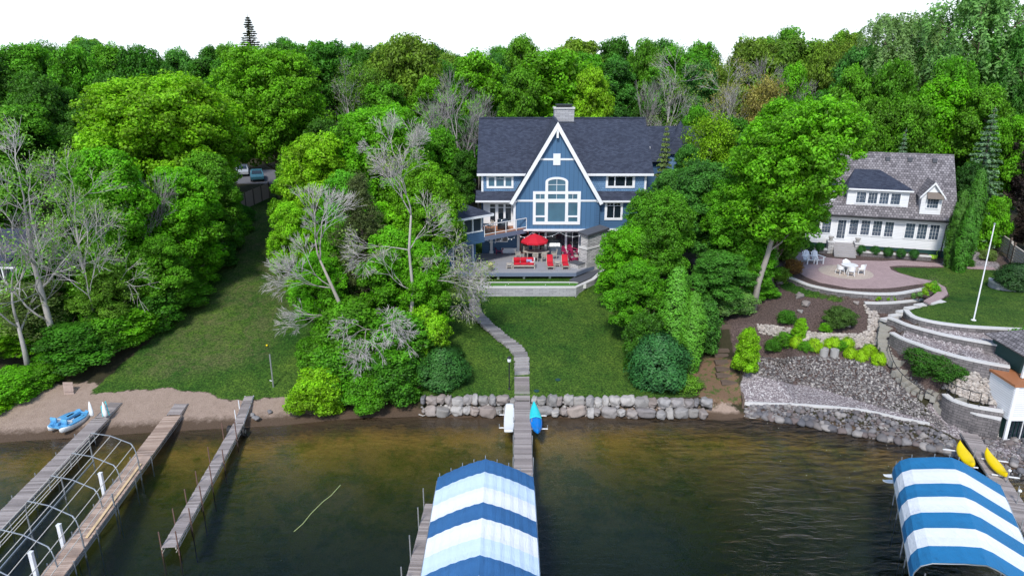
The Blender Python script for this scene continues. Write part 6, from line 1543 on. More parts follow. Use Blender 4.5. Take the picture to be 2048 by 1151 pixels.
for (x, y) in ((1786, 1003), (1802, 1104), (2010, 978), (2030, 1020)):
    p = P(x, y, 0.2); o = thing('mooring_pole', 'thin mooring pole by the lower right canopy, %s' % {1786: 'at its far left corner', 1802: 'on its near left side', 2010: 'beside the yellow kayak', 2030: 'right of it at the frame edge'}[x], 'pole', (p.x, p.y, -1), 'mooring poles')
    MB().tube((p.x, p.y, -1.2), (p.x, p.y, 2.0 if x < 1900 else 1.4), .03, n=6).build('pole', 'alu', o)
    if x > 1900: MB().lathe([(.02, 0), (.09, .05), (.09, .12), (.02, .18)], (p.x, p.y, 1.38), 10).build('pole_cap', 'white_plastic', o)
plain('rope', (.42, .50, .20), .7, .3, 5)
o = MB().path([P(588, 1062, .01), P(606, 1046, .0), P(622, 1026, .01), P(645, 1003, 0), P(662, 990, .01), P(681, 969, .0)], .018, 5).build('floating_line', 'rope'); tag(o, 'thin yellow green line floating on the open water left of the big canopy', 'line')
# driftwood on the shore
for i, (l, w_) in enumerate((([(1488, 834), (1500, 838), (1512, 839)], 'at the left end of the right-hand rocks'), ([(838, 831), (846, 834), (858, 830)], 'left of the middle boulder wall'), ([(1760, 850), (1775, 862), (1792, 868), (1806, 866)], 'over the rocks below the gravel terrace'))):
    pts = [Gp(*q) + Vector((0, 0, .12)) for q in l]; o = MB().path(pts, [.05, .045] + [.02] * (len(l) - 2), 6).build('driftwood', 'bark_pale'); tag(o, 'bleached driftwood branch lying ' + w_, 'driftwood')
# ================================================================ TREES
def leafmesh(name, P_, N_, S_, tone, mat='leaf', asp=.62):
    n = len(P_); r_ = np.random.RandomState(n % 9999)
    N_ = N_ / (np.linalg.norm(N_, axis=1, keepdims=True) + 1e-9)
    a = r_.normal(size=(n, 3)); U = np.cross(N_, a); U /= np.linalg.norm(U, axis=1, keepdims=True) + 1e-9; W = np.cross(N_, U)
    s = S_[:, None]; fold = N_ * s * .25
    V = np.stack([P_ - U * s, P_ - W * s * asp + fold * .6, P_ + U * s, P_ + W * s * asp + fold * .6], 1).reshape(-1, 3)
    me_ = bpy.data.meshes.new(name); me_.vertices.add(4 * n); me_.vertices.foreach_set('co', V.reshape(-1).astype(np.float32))
    me_.loops.add(4 * n); me_.loops.foreach_set('vertex_index', np.arange(4 * n, dtype=np.int32)); me_.polygons.add(n)
    me_.polygons.foreach_set('loop_start', np.arange(0, 4 * n, 4, dtype=np.int32)); me_.polygons.foreach_set('loop_total', np.full(n, 4, np.int32)); me_.update()
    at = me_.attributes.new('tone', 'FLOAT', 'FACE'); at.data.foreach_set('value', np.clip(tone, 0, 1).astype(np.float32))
    me_.materials.append(MAT[mat]); return me_
def rdir(r_, n):
    v = r_.normal(size=(n, 3)); return v / np.linalg.norm(v, axis=1, keepdims=True)
def crown_pts(seed, rx, z0, z1, majors=14, tufts=26, leaves=85, ls=.17, tr=.75, shape='round', inner=.08):
    """crown as big limbs' masses -> tufts -> leaves; returns leaf arrays and mass centres"""
    r_ = np.random.RandomState(seed); H = z1 - z0; MC = []
    for k in range(majors):
        f = (k + .5) / majors; az = k * 2.39996 + r_.uniform(-.3, .3)
        zz = z0 + H * (.12 + .80 * f ** .9)
        t = (zz - z0) / H
        if shape == 'round': e = math.sin(math.pi * min(1, max(.08, t * .86 + .10))) ** .6
        elif shape == 'oval': e = math.sin(math.pi * min(1, max(.1, t * .8 + .16))) ** .8
        elif shape == 'vase': e = .35 + .65 * t if t < .75 else 1.0 - (t - .75) * 1.8
        else: e = 1 - t * .8
        rr_ = rx * e * r_.uniform(.45, .78); R0 = rx * r_.uniform(.30, .46) * (.75 if t > .85 else 1)
        MC.append((rr_ * math.cos(az), rr_ * math.sin(az), zz, R0, R0 * r_.uniform(.75, 1.05)))
    MC.append((0, 0, z1 - .12 * H, rx * .32, rx * .28)); MC.append((0, 0, z0 + .5 * H, rx * .5, H * .3))
    MC = np.array(MC); PT = []; NT = []; ST = []; TT = []
    for m in MC:
        nt_ = int(tufts * (m[3] / (rx * .38)) ** 2) + 4
        d = rdir(r_, nt_ * 2); d = d[d[:, 2] > -.55][:nt_]
        c = m[:3] + d * np.array([m[3], m[3], m[4]]) * r_.uniform(.72, 1.08, (len(d), 1))
        mt = r_.uniform(-.12, .12)
        for i in range(len(d)):
            R1 = tr * r_.uniform(.45, 1.5); nl = int(leaves * (R1 / tr) ** 1.6)
            e = rdir(r_, nl); e[:, 2] = np.where(e[:, 2] < 0, e[:, 2] * .7, e[:, 2]); up = d[i] * .5
            p = c[i] + e * R1 * np.array([1, 1, .85]) * r_.uniform(.5, 1.1, (nl, 1)) ** .7
            PT.append(p); NT.append(e * .75 + up * .8 + np.array([0, 0, .3]) + r_.normal(size=(nl, 3)) * .6)
            ST.append(ls * r_.uniform(.65, 1.3, nl)); TT.append(.42 + mt + r_.uniform(-.22, .22) + e[:, 2] * .25 + r_.uniform(-.28, .28, nl) + (r_.rand(nl) < .06) * .35)  # tuft tops lighter, undersides darker: light from above painted into the tone
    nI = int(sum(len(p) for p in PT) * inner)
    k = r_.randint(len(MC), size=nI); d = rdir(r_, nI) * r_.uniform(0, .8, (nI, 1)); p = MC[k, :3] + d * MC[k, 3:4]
    PT.append(p); NT.append(r_.normal(size=(nI, 3))); ST.append(ls * 1.7 * r_.uniform(.7, 1.2, nI)); TT.append(r_.uniform(0, .4, nI))  # inner leaves toned darker: shade inside the crown put into their colour
    return np.concatenate(PT), np.concatenate(NT), np.concatenate(ST), np.concatenate(TT), MC
def put_mesh(name, me_, parent, color=(.1, .2, .03)):
    o = bpy.data.objects.new(name, me_); C.objects.link(o); o.parent = parent; o.color = rgb(color); return o
TREE = {}
def proto(key, obname):
    o = thing(obname, 'tree', 'tree', (0, 0, 0)); o.name = obname; TREE[key] = dict(o=o); PROTOS.append(o); return o
def trunk_mb(MC, r0, z0, seed, lean=(0, 0), split=.3, top=None):
    r_ = random.Random(seed); m = MB(); zt = top or float(MC[:, 2].max()); 
    ax_ = [Vector((lean[0] * (k / 6) ** 1.5 + .12 * math.sin(k * 1.7 + seed), lean[1] * (k / 6) ** 1.5 + .12 * math.cos(k * 1.3 + seed), zt * .9 * k / 6)) for k in range(7)]
    ax_[0] = Vector((0, 0, -.5))
    m.path(ax_, [r0 * 1.35, r0, r0 * .85, r0 * .7, r0 * .5, r0 * .32, r0 * .12], 8)
    for c in MC[:-2]:
        c = Vector(c[:3]); zs = max(z0 * split, min(c.z - 1.2 - .35 * math.hypot(c.x, c.y), zt * .8)); f = max(.05, min(.95, zs / (zt * .9)))
        k = min(5, int(f * 6)); a = ax_[k].lerp(ax_[k + 1], f * 6 - k); mid = a.lerp(c, .5) + Vector((0, 0, -.25)); rb = r0 * .42 * (1 - .5 * f)
        m.path([a, mid, c], [rb, rb * .65, rb * .25], 6)
        for j in range(3):
            e = c + Vector((r_.uniform(-1.3, 1.3), r_.uniform(-1.3, 1.3), r_.uniform(.1, 1.3))); m.path([mid.lerp(c, .5), e], [rb * .35, rb * .1], 5)
    return m
def tree_proto(key, W, H, seed, obname='maple_tree', base=.22, bark='bark_brown', r0=.32, lean=(0, 0), **kw):
    o = proto(key, obname); P_, N_, S_, T_, MC = crown_pts(seed, W / 2 * .78, H * base, H * .93, **kw)
    if lean != (0, 0):
        for A in (P_, MC):
            f = np.clip(A[:, 2] / H, 0, 1.2) ** 1.5; A[:, 0] += lean[0] * f; A[:, 1] += lean[1] * f
    zs = H / P_[:, 2].max(); P_[:, 2] *= zs; MC[:, 2] *= zs
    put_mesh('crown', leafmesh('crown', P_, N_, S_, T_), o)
    trunk_mb(MC, r0, H * base, seed, lean=lean).build('trunk', bark, o, True)
    TREE[key].update(W=W, H=H)
# near, fine-leaved
tree_proto('mapleA', 15, 16, 1, majors=24, tufts=46, leaves=90, ls=.125, tr=.58)
tree_proto('mapleB', 13, 16, 2, majors=22, tufts=44, leaves=90, ls=.12, tr=.56, shape='oval')
tree_proto('mapleC', 9, 14, 3, majors=19, tufts=38, leaves=85, ls=.11, tr=.48, shape='oval', base=.12)
tree_proto('columnar', 6.5, 14, 4, majors=20, tufts=30, leaves=80, ls=.11, tr=.44, shape='oval', base=.05, obname='young_maple_tree', r0=.2)
tree_proto('leaning', 13, 18, 5, majors=24, tufts=34, leaves=80, ls=.12, tr=.52, shape='vase', base=.30, bark='bark_grey', r0=.24, lean=(3.4, 1.0), obname='leaning_maple_tree')
# background, coarser
tree_proto('farA', 13, 16, 11, majors=14, tufts=28, leaves=58, ls=.17, tr=.66, obname='deciduous_tree')
tree_proto('farB', 10, 17, 12, majors=13, tufts=28, leaves=58, ls=.165, tr=.62, shape='oval', obname='deciduous_tree')
tree_proto('farC', 14, 15, 13, majors=15, tufts=28, leaves=58, ls=.17, tr=.68, obname='deciduous_tree')
tree_proto('farD', 8, 15, 14, majors=11, tufts=26, leaves=56, ls=.16, tr=.58, shape='vase', base=.3, obname='deciduous_tree')
# loose, small-leaved and see-through
tree_proto('looseA', 10, 15, 21, majors=16, tufts=24, leaves=26, ls=.13, tr=.8, inner=.02, bark='bark_pale', obname='thin_leaved_tree', r0=.2)
tree_proto('looseB', 8, 14, 22, majors=14, tufts=24, leaves=24, ls=.12, tr=.75, shape='vase', base=.15, inner=.01, bark='bark_pale', obname='thin_leaved_tree', r0=.18)
def willow():
    o = proto('willow', 'willow_tree'); r_ = np.random.RandomState(31); P_, N_, S_, T_, MC = crown_pts(31, 7.0, 5, 20, majors=18, tufts=20, leaves=1, ls=.2, tr=.7)
    PT = []; NT = []; ST = []; TT = []
    for c in MC:
        for k in range(64):
            d = rdir(r_, 1)[0]; d[2] = abs(d[2]) * .9 + .05; a = c[:3] + d * c[3]; L_ = r_.uniform(1.0, 2.6); n = 26; t = np.linspace(0, 1, n)[:, None]
            dd = np.array([d[0] + .8, d[1] * .6, 0]) * .45
            p = a + dd * t * L_ + np.array([0, 0, -1]) * (t ** 1.6) * L_ + r_.normal(size=(n, 3)) * .13
            PT.append(p); NT.append(r_.normal(size=(n, 3)) * .5 + np.array([d[0], d[1], .7])); ST.append(r_.uniform(.14, .26, n)); TT.append(.6 - t[:, 0] * .35 + r_.uniform(-.25, .25, n))
    P2 = np.concatenate(PT); put_mesh('crown', leafmesh('crown', P2, np.concatenate(NT), np.concatenate(ST), np.concatenate(TT), asp=.4), o)
    trunk_mb(MC, .5, 5, 31).build('trunk', 'bark_brown', o, True); TREE['willow'].update(W=16, H=20.5)
willow()
def conifer(key, W, H, seed, obname, tiers=26, per=11, droop=.35, ls=.13, dens=1.0, base=.06, sparse=0):
    o = proto(key, obname); r_ = np.random.RandomState(seed); PT = []; NT = []; TT = []; m = MB()
    m.path([(0, 0, -.4), (0, 0, H * .5), (0, 0, H)], [W * .035 + .06, W * .02 + .04, .02], 7)
    for k in range(tiers):
        f = k / (tiers - 1); z = H * (base + (1 - base) * f * .97); Rr = W / 2 * (1 - f) ** .85 + .12
        nb_ = max(4, int(per * (1 - .5 * f)))
        for j in range(nb_):
            if r_.rand() < sparse: continue
            az = 2 * math.pi * (j + r_.uniform(-.3, .3)) / nb_ + k * .7; L_ = Rr * r_.uniform(.72, 1.1); n = int((26 + 60 * L_ / 2) * dens)
            t = r_.uniform(.08, 1, n) ** .7; side = r_.normal(size=n) * .22 * (1.1 - t) * L_ * .7
            x = t * L_; zz = z - droop * L_ * t ** 1.2 + .18 * L_ * t ** 3 + r_.normal(size=n) * .05
            c, s_ = math.cos(az), math.sin(az); PT.append(np.stack([x * c - side * s_, x * s_ + side * c, zz], 1))
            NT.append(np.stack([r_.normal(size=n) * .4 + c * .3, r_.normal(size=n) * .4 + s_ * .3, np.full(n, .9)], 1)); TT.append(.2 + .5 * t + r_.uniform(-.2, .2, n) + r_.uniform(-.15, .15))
            if sparse: m.path([(0, 0, z), (L_ * c, L_ * s_, z - droop * L_)], [.04, .01], 4)
    P_ = np.concatenate(PT); S_ = ls * np.random.RandomState(1).uniform(.6, 1.4, len(P_))
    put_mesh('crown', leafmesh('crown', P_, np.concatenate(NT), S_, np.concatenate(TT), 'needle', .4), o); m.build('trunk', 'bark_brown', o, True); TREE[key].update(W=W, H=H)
conifer('spruce', 7, 14, 41, 'spruce_tree', per=14, dens=1.5, ls=.16)
conifer('tall_spruce', 7, 26, 43, 'spruce_tree', tiers=62, per=11, dens=1.0, sparse=.12, droop=.2, ls=.2)
conifer('thin_spruce', 4, 14, 42, 'spruce_tree', tiers=20, per=7, dens=.5, sparse=.25)
def pine():
    o = proto('pine', 'pine_tree'); r_ = np.random.RandomState(51); PT = []; NT = []; TT = []; m = MB(); m.path([(0, 0, -.4), (.2, 0, 6), (0, .1, 13)], [.22, .16, .05], 8)
    for k in range(95):
        f = (k + .5) / 95; z = 3.2 + 10 * f; az = k * 2.4; L_ = (1 - (2 * abs(f - .35)) ** 1.4 * .6 if f > .35 else .9) * 3.2 * r_.uniform(.5, 1.05) * (1.1 - f * .55)
        e = Vector((L_ * math.cos(az), L_ * math.sin(az), z + L_ * .28)); m.path([(.1, 0, z), tuple(e)], [.055, .015], 4)
        for j in range(7):
            c = np.array(Vector((.1, 0, z)).lerp(e, r_.uniform(.4, 1.05))) + r_.normal(size=3) * .25; n = 46; d = rdir(r_, n); d[:, 2] = np.abs(d[:, 2])
            PT.append(c + d * r_.uniform(.1, .48, (n, 1))); NT.append(d + r_.normal(size=(n, 3)) * .4); TT.append(r_.uniform(.1, .5) + d[:, 2] * .4 + r_.uniform(-.15, .15, n))
    P_ = np.concatenate(PT); put_mesh('crown', leafmesh('crown', P_, np.concatenate(NT), np.full(len(P_), .12), np.concatenate(TT), 'needle', .22), o); m.build('trunk', 'bark_brown', o, True); TREE['pine'].update(W=7, H=13.8)
pine()
def column(key, W, H, seed, obname, ls=.10, dens=1.0, pw=.6, mat='needle', lump=.15):
    o = proto(key, obname); r_ = np.random.RandomState(seed); n = int(W * H * 1500 * dens); nt_ = int(n / 40)
    f = r_.rand(nt_) ** .9; az = r_.uniform(0, 6.283, nt_); rad = W / 2 * np.clip(np.sin(np.pi * (f * .88 + .10)), .05, 1) ** pw * (1 + lump * np.sin(az * 3 + f * 9) + r_.uniform(-.12, .08, nt_))
    c = np.stack([rad * np.cos(az), rad * np.sin(az), f * H], 1); out_ = np.stack([np.cos(az), np.sin(az), np.full(nt_, .45)], 1)
    k = np.repeat(np.arange(nt_), 40); d = rdir(r_, len(k)); s_ = r_.uniform(.12, .3, (len(k), 1)) * (W / 2) ** .4
    P_ = c[k] * np.array([.93, .93, 1]) + d * s_ * np.array([1, 1, 1.3]); N_ = d * .5 + out_[k] + r_.normal(size=(len(k), 3)) * .3
    T_ = .4 + r_.uniform(-.25, .25, nt_)[k] + (d * out_[k]).sum(1) * .3
    put_mesh('crown', leafmesh('crown', P_, N_, ls * r_.uniform(.6, 1.3, len(k)), T_, mat, .5), o); MB().tube((0, 0, -.3), (0, 0, H * .8), .09, .02, 6).build('trunk', 'bark_brown', o); TREE[key].update(W=W, H=H)
column('arbor', 1.7, 6.5, 61, 'arborvitae', .09); column('cedar', 3.6, 3.8, 62, 'cedar_shrub', .10, .8, .55)
column('ball', 1.3, 1.0, 63, 'clipped_shrub', .055, 2.2, .5, 'leaf', .06)
def bush(key, W, H, seed, obname='bush', **kw):
    o = proto(key, obname); P_, N_, S_, T_, MC = crown_pts(seed, W / 2 * .75, H * .02, H * .9, **kw)
    P_[:, 2] = np.maximum(P_[:, 2], .03); P_[:, 2] *= H / P_[:, 2].max(); put_mesh('crown', leafmesh('crown', P_, N_, S_, T_), o); trunk_mb(MC, .06, .3, seed).build('stems', 'bark_brown', o, True); TREE[key].update(W=W, H=H)
bush('bushA', 5, 4.2, 71, majors=17, tufts=30, leaves=60, ls=.09, tr=.36)
bush('bushB', 4, 5.5, 72, majors=17, tufts=28, leaves=60, ls=.09, tr=.34, shape='oval')
bush('bushC', 2.4, 1.5, 73, majors=12, tufts=16, leaves=30, ls=.06, tr=.24, inner=.02)
bush('bushS', 1.1, .9, 74, majors=7, tufts=9, leaves=30, ls=.06, tr=.16)
def bare(key, seed, H, starts, obname='bare_tree', mat='twig_purple', depth=6, spread=.55, droop=0.0, r0=.2, leafy=0, up=.15, trunkpts=None, crownlen=None, ratio=.80, tmat=None, minr=.013, deep=False):
    o = proto(key, obname); r_ = random.Random(seed); m = MB(); tw_ = MB(); tips = []
    def rv(d, a):
        q = Vector((r_.gauss(0, 1), r_.gauss(0, 1), r_.gauss(0, 1))); q -= q.project(d); q.normalize(); return (d * math.cos(a) + q * math.sin(a)).normalized()
    def grow(p, d, L_, r, k):
        n = 3; pts = [p]; q = d
        for i in range(n):
            q = rv(q, r_.uniform(.05, .22)); q = (q + Vector((0, 0, (up if k > 1 else -droop)))).normalized(); p = p + q * (L_ / n); pts.append(p)
        (m if k > 3 else tw_).path(pts, [r, r * .85, r * .7, r * .55] , 6 if k > 3 else 3)
        if k == 0: tips.append(p); return
        for c in range(r_.choice((1, 2, 2)) + (1 if k <= 2 else 0)):
            at = pts[r_.choice((2, 3, 3))]; grow(at, rv(q, r_.uniform(.5, 1.2) * spread * 1.2), L_ * r_.uniform(.6, .9) * (ratio / .76), max(minr, r * r_.uniform(.5, .66)), k - 1)
        grow(pts[-1], rv(q, .15), L_ * ratio, max(minr, r * .62), k - 1)
    if trunkpts: m.path(trunkpts, [r0 * (1.25 - .8 * i / (len(trunkpts) - 1)) for i in range(len(trunkpts))], 8)
    for (p, d, L_, r, k) in starts: grow(Vector(p), Vector(d).normalized(), L_ * .80, r * .66, k + (1 if deep else 0))
    tk = m.build('trunk', tmat or ('bark_pale' if mat != 'twig_purple' else 'bark_grey'), o, True); tw_.build('twigs', mat, o, False)
    zs = max(v.co.z for v in tk.data.vertices)
    if leafy:
        n = len(tips) * leafy; r2 = np.random.RandomState(seed); tp_ = np.array([t[:] for t in tips])[r2.randint(len(tips), size=n)] + r2.normal(size=(n, 3)) * .22
        put_mesh('crown', leafmesh('crown', tp_, r2.normal(size=(n, 3)) * .6 + np.array([0, 0, .7]), r2.uniform(.05, .11, n), r2.uniform(.1, .9, n)), o, (.22, .30, .10))
    TREE[key].update(W=H * .6, H=H)
# generic grey bare tree for the woods
bare('bareA', 81, 15, [((0, 0, 5), (.1, 0, 1), 3.2, .16, 5), ((0, 0, 4), (.6, .2, 1), 3.0, .13, 5), ((0, 0, 4.5), (-.6, -.1, 1), 2.9, .12, 5)], trunkpts=[(0, 0, -.4), (.05, 0, 2.5), (0, 0, 5.2)], r0=.2, mat='twig_purple', tmat='bark_pale')
bare('bareB', 82, 15, [((0, 0, 3), (.25, 0, 1), 3.4, .15, 5), ((0, 0, 2.5), (-.35, .2, 1), 3.5, .14, 5)], trunkpts=[(0, 0, -.4), (0, 0, 1.5), (0, 0, 3)], mat='twig_purple', tmat='bark_pale', spread=.45)
bare('fuzzy', 83, 14, [((0, 0, 3), (-.8, .1, .8), 2.4, .12, 4), ((.05, 0, 5), (.7, .2, .7), 2.3, .12, 4), ((.05, 0, 6.5), (-.5, -.3, .9), 2.2, .11, 4), ((.1, 0, 8), (.3, .4, 1), 2.0, .10, 4), ((.1, 0, 9.5), (-.1, -.1, 1), 2.2, .10, 4), ((.05, 0, 4.2), (.2, -.8, .6), 2.2, .10, 4)], trunkpts=[(0, 0, -.4), (.15, 0, 2), (.05, 0, 5), (-.05, .1, 7), (.1, 0, 9.5)], mat='twig_pale', leafy=5, r0=.17, up=.05, obname='half_bare_tree')
# --------------------------------------------------------------- placing
YG_ = (.180, .375, .016); BR = (.118, .310, .014); MD_ = (.090, .250, .018); DK_ = (.054, .165, .020); BG = (.068, .200, .045); GG = (.150, .215, .085); OL = (.135, .235, .035); TAN = (.26, .24, .10); PUR = (.040, .024, .038); SIL = (.150, .275, .12); YT = (.20, .36, .02)
cr_ = random.Random(99)
def tr(key, px, Y, top, wpx, col, label, rz=None, group=None, name=None, base=None, cat='tree', dx=0, sink=.15):
    T_ = TREE[key]; z = None; x = xof(px, Y, 12); g = ground(x, Y) if base is None else base
    zt = atY(px, top, Y).z; x = xof(px, Y, (g + zt) / 2); g = ground(x, Y) if base is None else base
    w_ = wpx / F * (Y * CS + (CAM_H - (g + zt) / 2) * SN); h = max(1.0, zt - g)
    v = [c * cr_.uniform(.9, 1.1) for c in col]
    o = dup(T_['o'], (x, Y, g - sink), cr_.uniform(0, 6.28) if rz is None else rz, (w_ / T_['W'], w_ / T_['W'], (h + sink) / T_['H']), label, group, v)
    if name: o.name = name
    o['category'] = cat
    return o
# ---- left group
tr('mapleA', 325, 71, 140, 400, YG_, 'broad bright yellow-green maple, the biggest crown left of the grass slope')
tr('mapleA', 548, 89, 86, 280, BR, 'tall rounded green maple by the road whose trunk stands behind the wooden fence')
tr('columnar', 245, 56, 292, 175, BR, 'slender bright green maple left of the small bare purple-grey tree')
tr('mapleC', 180, 60, 300, 150, MD_, 'mid green maple behind the pale half-bare trees at left')
tr('mapleC', 370, 60, 330, 190, BR, 'green maple overhanging the left edge of the grass slope')
tr('mapleC', 420, 66, 300, 160, MD_, 'green maple on the left of the slope just below the fence')
tr('mapleC', 320, 55, 470, 150, MD_, 'low green maple over the undergrowth at the bottom left of the slope')
tr('mapleC', 100, 55, 480, 170, MD_, 'leafy green tree behind the pale trunks above the pedal boat')
tr('mapleC', 215, 52, 520, 150, OL, 'olive green young tree between the pale trunks and the grass slope')
tr('farA', 50, 84, 205, 200, MD_, 'green tree below the distant red house at the left edge')
tr('farC', -30, 66, 300, 260, MD_, 'green tree filling the left edge behind the bare grey branches')
tr('mapleC', 20, 50, 640, 190, BR, 'bright green bushy tree at the lower left edge above the beach')
tr('farB', 178, 84, 215, 120, DK_, 'dark green tree just below the red house')
tr('looseB', 60, 50, 560, 190, GG, 'grey-green thin tree by the white cabin')
tr('fuzzy', 65, 49, 275, 300, (.20, .34, .09), 'tall pale half-bare tree with forked grey trunks at the left edge', rz=.5)
tr('fuzzy', 165, 51, 330, 200, (.20, .34, .08), 'pale half-bare tree leaning right above the wooden pallet', rz=2.2)
tr('bareA', 20, 47.5, 400, 260, (.2, .2, .2), 'bare grey tree with drooping twigs at the far left edge', rz=1)
tr('bareB', 305, 57.5, 290, 150, (.2, .2, .2), 'small bare purple-grey tree in front of the big left maple', rz=2)
# undergrowth along the slope, left side
ug = [(20, 800, 190), (60, 770, 150), (150, 740, 150), (215, 705, 140), (260, 690, 120), (310, 655, 130), (350, 620, 130), (385, 575, 120), (420, 540, 110), (445, 500, 100), (465, 470, 80), (482, 448, 60), (190, 650, 140), (250, 620, 130), (330, 560, 120), (0, 830, 120), (60, 690, 150), (110, 700, 130)]
for i, (x, y, w_) in enumerate(ug):
    p = Gp(x, y); Yq = p.y + .5
    if i in (0, 1, 15): continue
    ugn = globals().get('ugn', 0) + 1
    tr('bushA' if i % 2 else 'bushB', x, Yq, y - w_ * .62, w_ * 1.15, [MD_, BR, DK_][i % 3], 'undergrowth bush left of the grass slope, %s of the row from the beach upwards' % ORD[ugn - 1], group='undergrowth along the left of the slope', name='bush', cat='bush')
for i, (x, Y, t, w_, c_) in enumerate(((20, 45.4, 740, 150, BR), (70, 46.6, 730, 120, MD_), (-20, 44.2, 800, 130, YG_), (110, 48.5, 700, 110, MD_))):
    tr('bushA', x, Y, t, w_, c_, 'green bush at the lower left corner beside the beach, %s from the left edge' % ('second', 'third', 'first', 'fourth')[i], group='bushes left of the beach', name='bush', cat='bush')
# ---- middle group
tr('mapleA', 765, 70, 203, 270, BR, 'broad green maple just left of the blue house')
tr('mapleC', 640, 66, 262, 190, YG_, 'bright yellow-green maple right of the grass slope')
tr('columnar', 600, 70, 300, 130, BR, 'green maple beside the top of the grass slope, right side')
tr('mapleB', 850, 60, 318, 190, BR, 'green maple leaning towards the screened porch')
tr('mapleC', 700, 60, 340, 170, MD_, 'green maple behind the grey-green pine')
tr('mapleC', 590, 58, 400, 130, YG_, 'bright young maple reaching over the grass slope from the right')
tr('pine', 725, 54.5, 348, 165, (.085, .125, .055), 'grey-green pine in the middle clump with orange-brown trunk')
tr('mapleC', 790, 53, 455, 180, BR, 'mid green tree behind the bare branches in the middle clump')
tr('mapleC', 852, 52, 480, 140, BR, 'bright green tree right of the middle clump beside the stone steps')
tr('mapleC', 640, 52, 500, 140, BR, 'mid green tree at the left side of the middle clump')
tr('bushB', 700, 49, 600, 190, MD_, 'dark green bush under the leaning bare tree', name='bush', cat='bush')
tr('bushB', 800, 48, 620, 180, MD_, 'dark green bush at the heart of the middle clump above the shore', name='bush', cat='bush')
tr('bushA', 855, 49, 615, 120, YT, 'yellow-green bush beside the round dark shrub', name='bush', cat='bush')
tr('bushA', 690, 46.8, 690, 170, MD_, 'green bush at the front left of the middle clump', name='bush', cat='bush')
tr('bushA', 790, 46.6, 700, 170, DK_, 'dark green bush above the muddy shore in the middle clump', name='bush', cat='bush')
tr('bushA', 633, 44.6, 738, 135, YG_, 'bright yellow-green bush overhanging the water left of the middle clump', name='bush', cat='bush', base=.2)
tr('bushA', 735, 45.4, 745, 120, MD_, 'mid green bush hanging over the waterline in the middle clump', name='bush', cat='bush', base=.4)
tr('bushA', 625, 49.5, 672, 90, MD_, 'green bush right of the grey pole', name='bush', cat='bush')
tr('cedar', 885, 47, 700, 105, (.035, .115, .030), 'rounded dark green cedar shrub beside the lawn left of the dock', name='cedar_shrub', cat='shrub')
# bare trees of the middle clump: explicit trunks in real metres
def bare_at(key, base_px, Y, trunk_pix, starts, label, seed, **kw):
    b = P(*base_px, 0); b = Gp(*base_px) if Y is None else Vector((xof(base_px[0], Y, 2), Y, ground(xof(base_px[0], Y, 2), Y)))
    tp_ = [Vector((0, 0, -.3))] + [Vector(atY(x, y, b.y + dy) - b) for x, y, dy in trunk_pix]
    ss = []
    for (i, d, L_, r, k) in starts: ss.append((tuple(tp_[i]), d, L_, r, k))
    bare(key, seed, 15, ss, trunkpts=[tuple(p) for p in tp_], **kw)
    o = dup(TREE[key]['o'], tuple(b), 0, None, label, None, (.19, .26, .10)); return o
bare_at('bare1', (722, 690), 49.5, [(690, 630, 0), (665, 575, 0), (640, 520, .3)], [(3, (-.35, 0, 1), 2.0, .12, 5), (3, (.15, .1, 1), 1.9, .11, 5), (2, (-1, -.1, .25), 1.8, .09, 5), (2, (-.8, -.3, .7), 1.7, .08, 5), (1, (-1, -.2, .1), 1.7, .08, 5)], 'leaning bare silvery tree at the left of the middle clump', 91, mat='twig_pale', r0=.17, spread=.44, up=.02, tmat='bark_grey')
bare_at('bare2', (812, 700), 50.5, [(822, 640, 0), (826, 580, .2), (818, 500, .2), (822, 430, 0)], [(4, (.1, 0, 1), 1.9, .10, 5), (4, (-.4, 0, 1), 1.6, .09, 5), (3, (-1, -.2, .4), 1.6, .09, 5), (2, (1, 0, .55), 2.0, .11, 5), (3, (.8, .1, .8), 1.6, .08, 5), (2, (-.9, -.3, .5), 1.6, .08, 5)], 'bare silvery tree with spreading twigs at the right of the middle clump', 92, mat='twig_pale', r0=.15, spread=.48, leafy=1, up=.03, tmat='bark_pale')
bare_at('bare3', (765, 720), 47.8, [(762, 690, -.2), (760, 660, -.4)], [(2, (-.5, -.5, .3), 1.4, .08, 5), (2, (.6, -.5, .2), 1.4, .08, 5), (2, (.1, -.8, .35), 1.4, .08, 5), (1, (-.2, -.9, -.1), 1.3, .07, 5)], 'drooping bare silvery branches low at the front of the middle clump', 93, mat='twig_pale', r0=.10, spread=.75, up=-.04, droop=.12, tmat='bark_grey')
bare_at('bare4', (875, 640), 53, [(880, 560, -.3), (890, 520, -.5)], [(2, (.7, -.5, .1), 1.4, .07, 5), (2, (.2, -.6, .3), 1.4, .07, 5), (1, (1, -.3, 0), 1.4, .07, 5)], 'drooping half-bare branches beside the top of the stone steps', 94, mat='twig_pale', r0=.10, spread=.75, leafy=2, up=-.04, droop=.1, tmat='bark_grey')
bare_at('bare5', (812, 470), 62, [(822, 410, 0), (815, 360, 0), (800, 330, 0)], [(3, (-.3, 0, 1), 1.6, .10, 5), (2, (.6, 0, .9), 1.7, .10, 5), (3, (.5, -.2, .8), 1.5, .08, 5)], 'tall pale bare tree rising in front of the maple left of the blue house', 95, mat='twig_pale', r0=.15, spread=.5, up=.05, tmat='bark_pale')
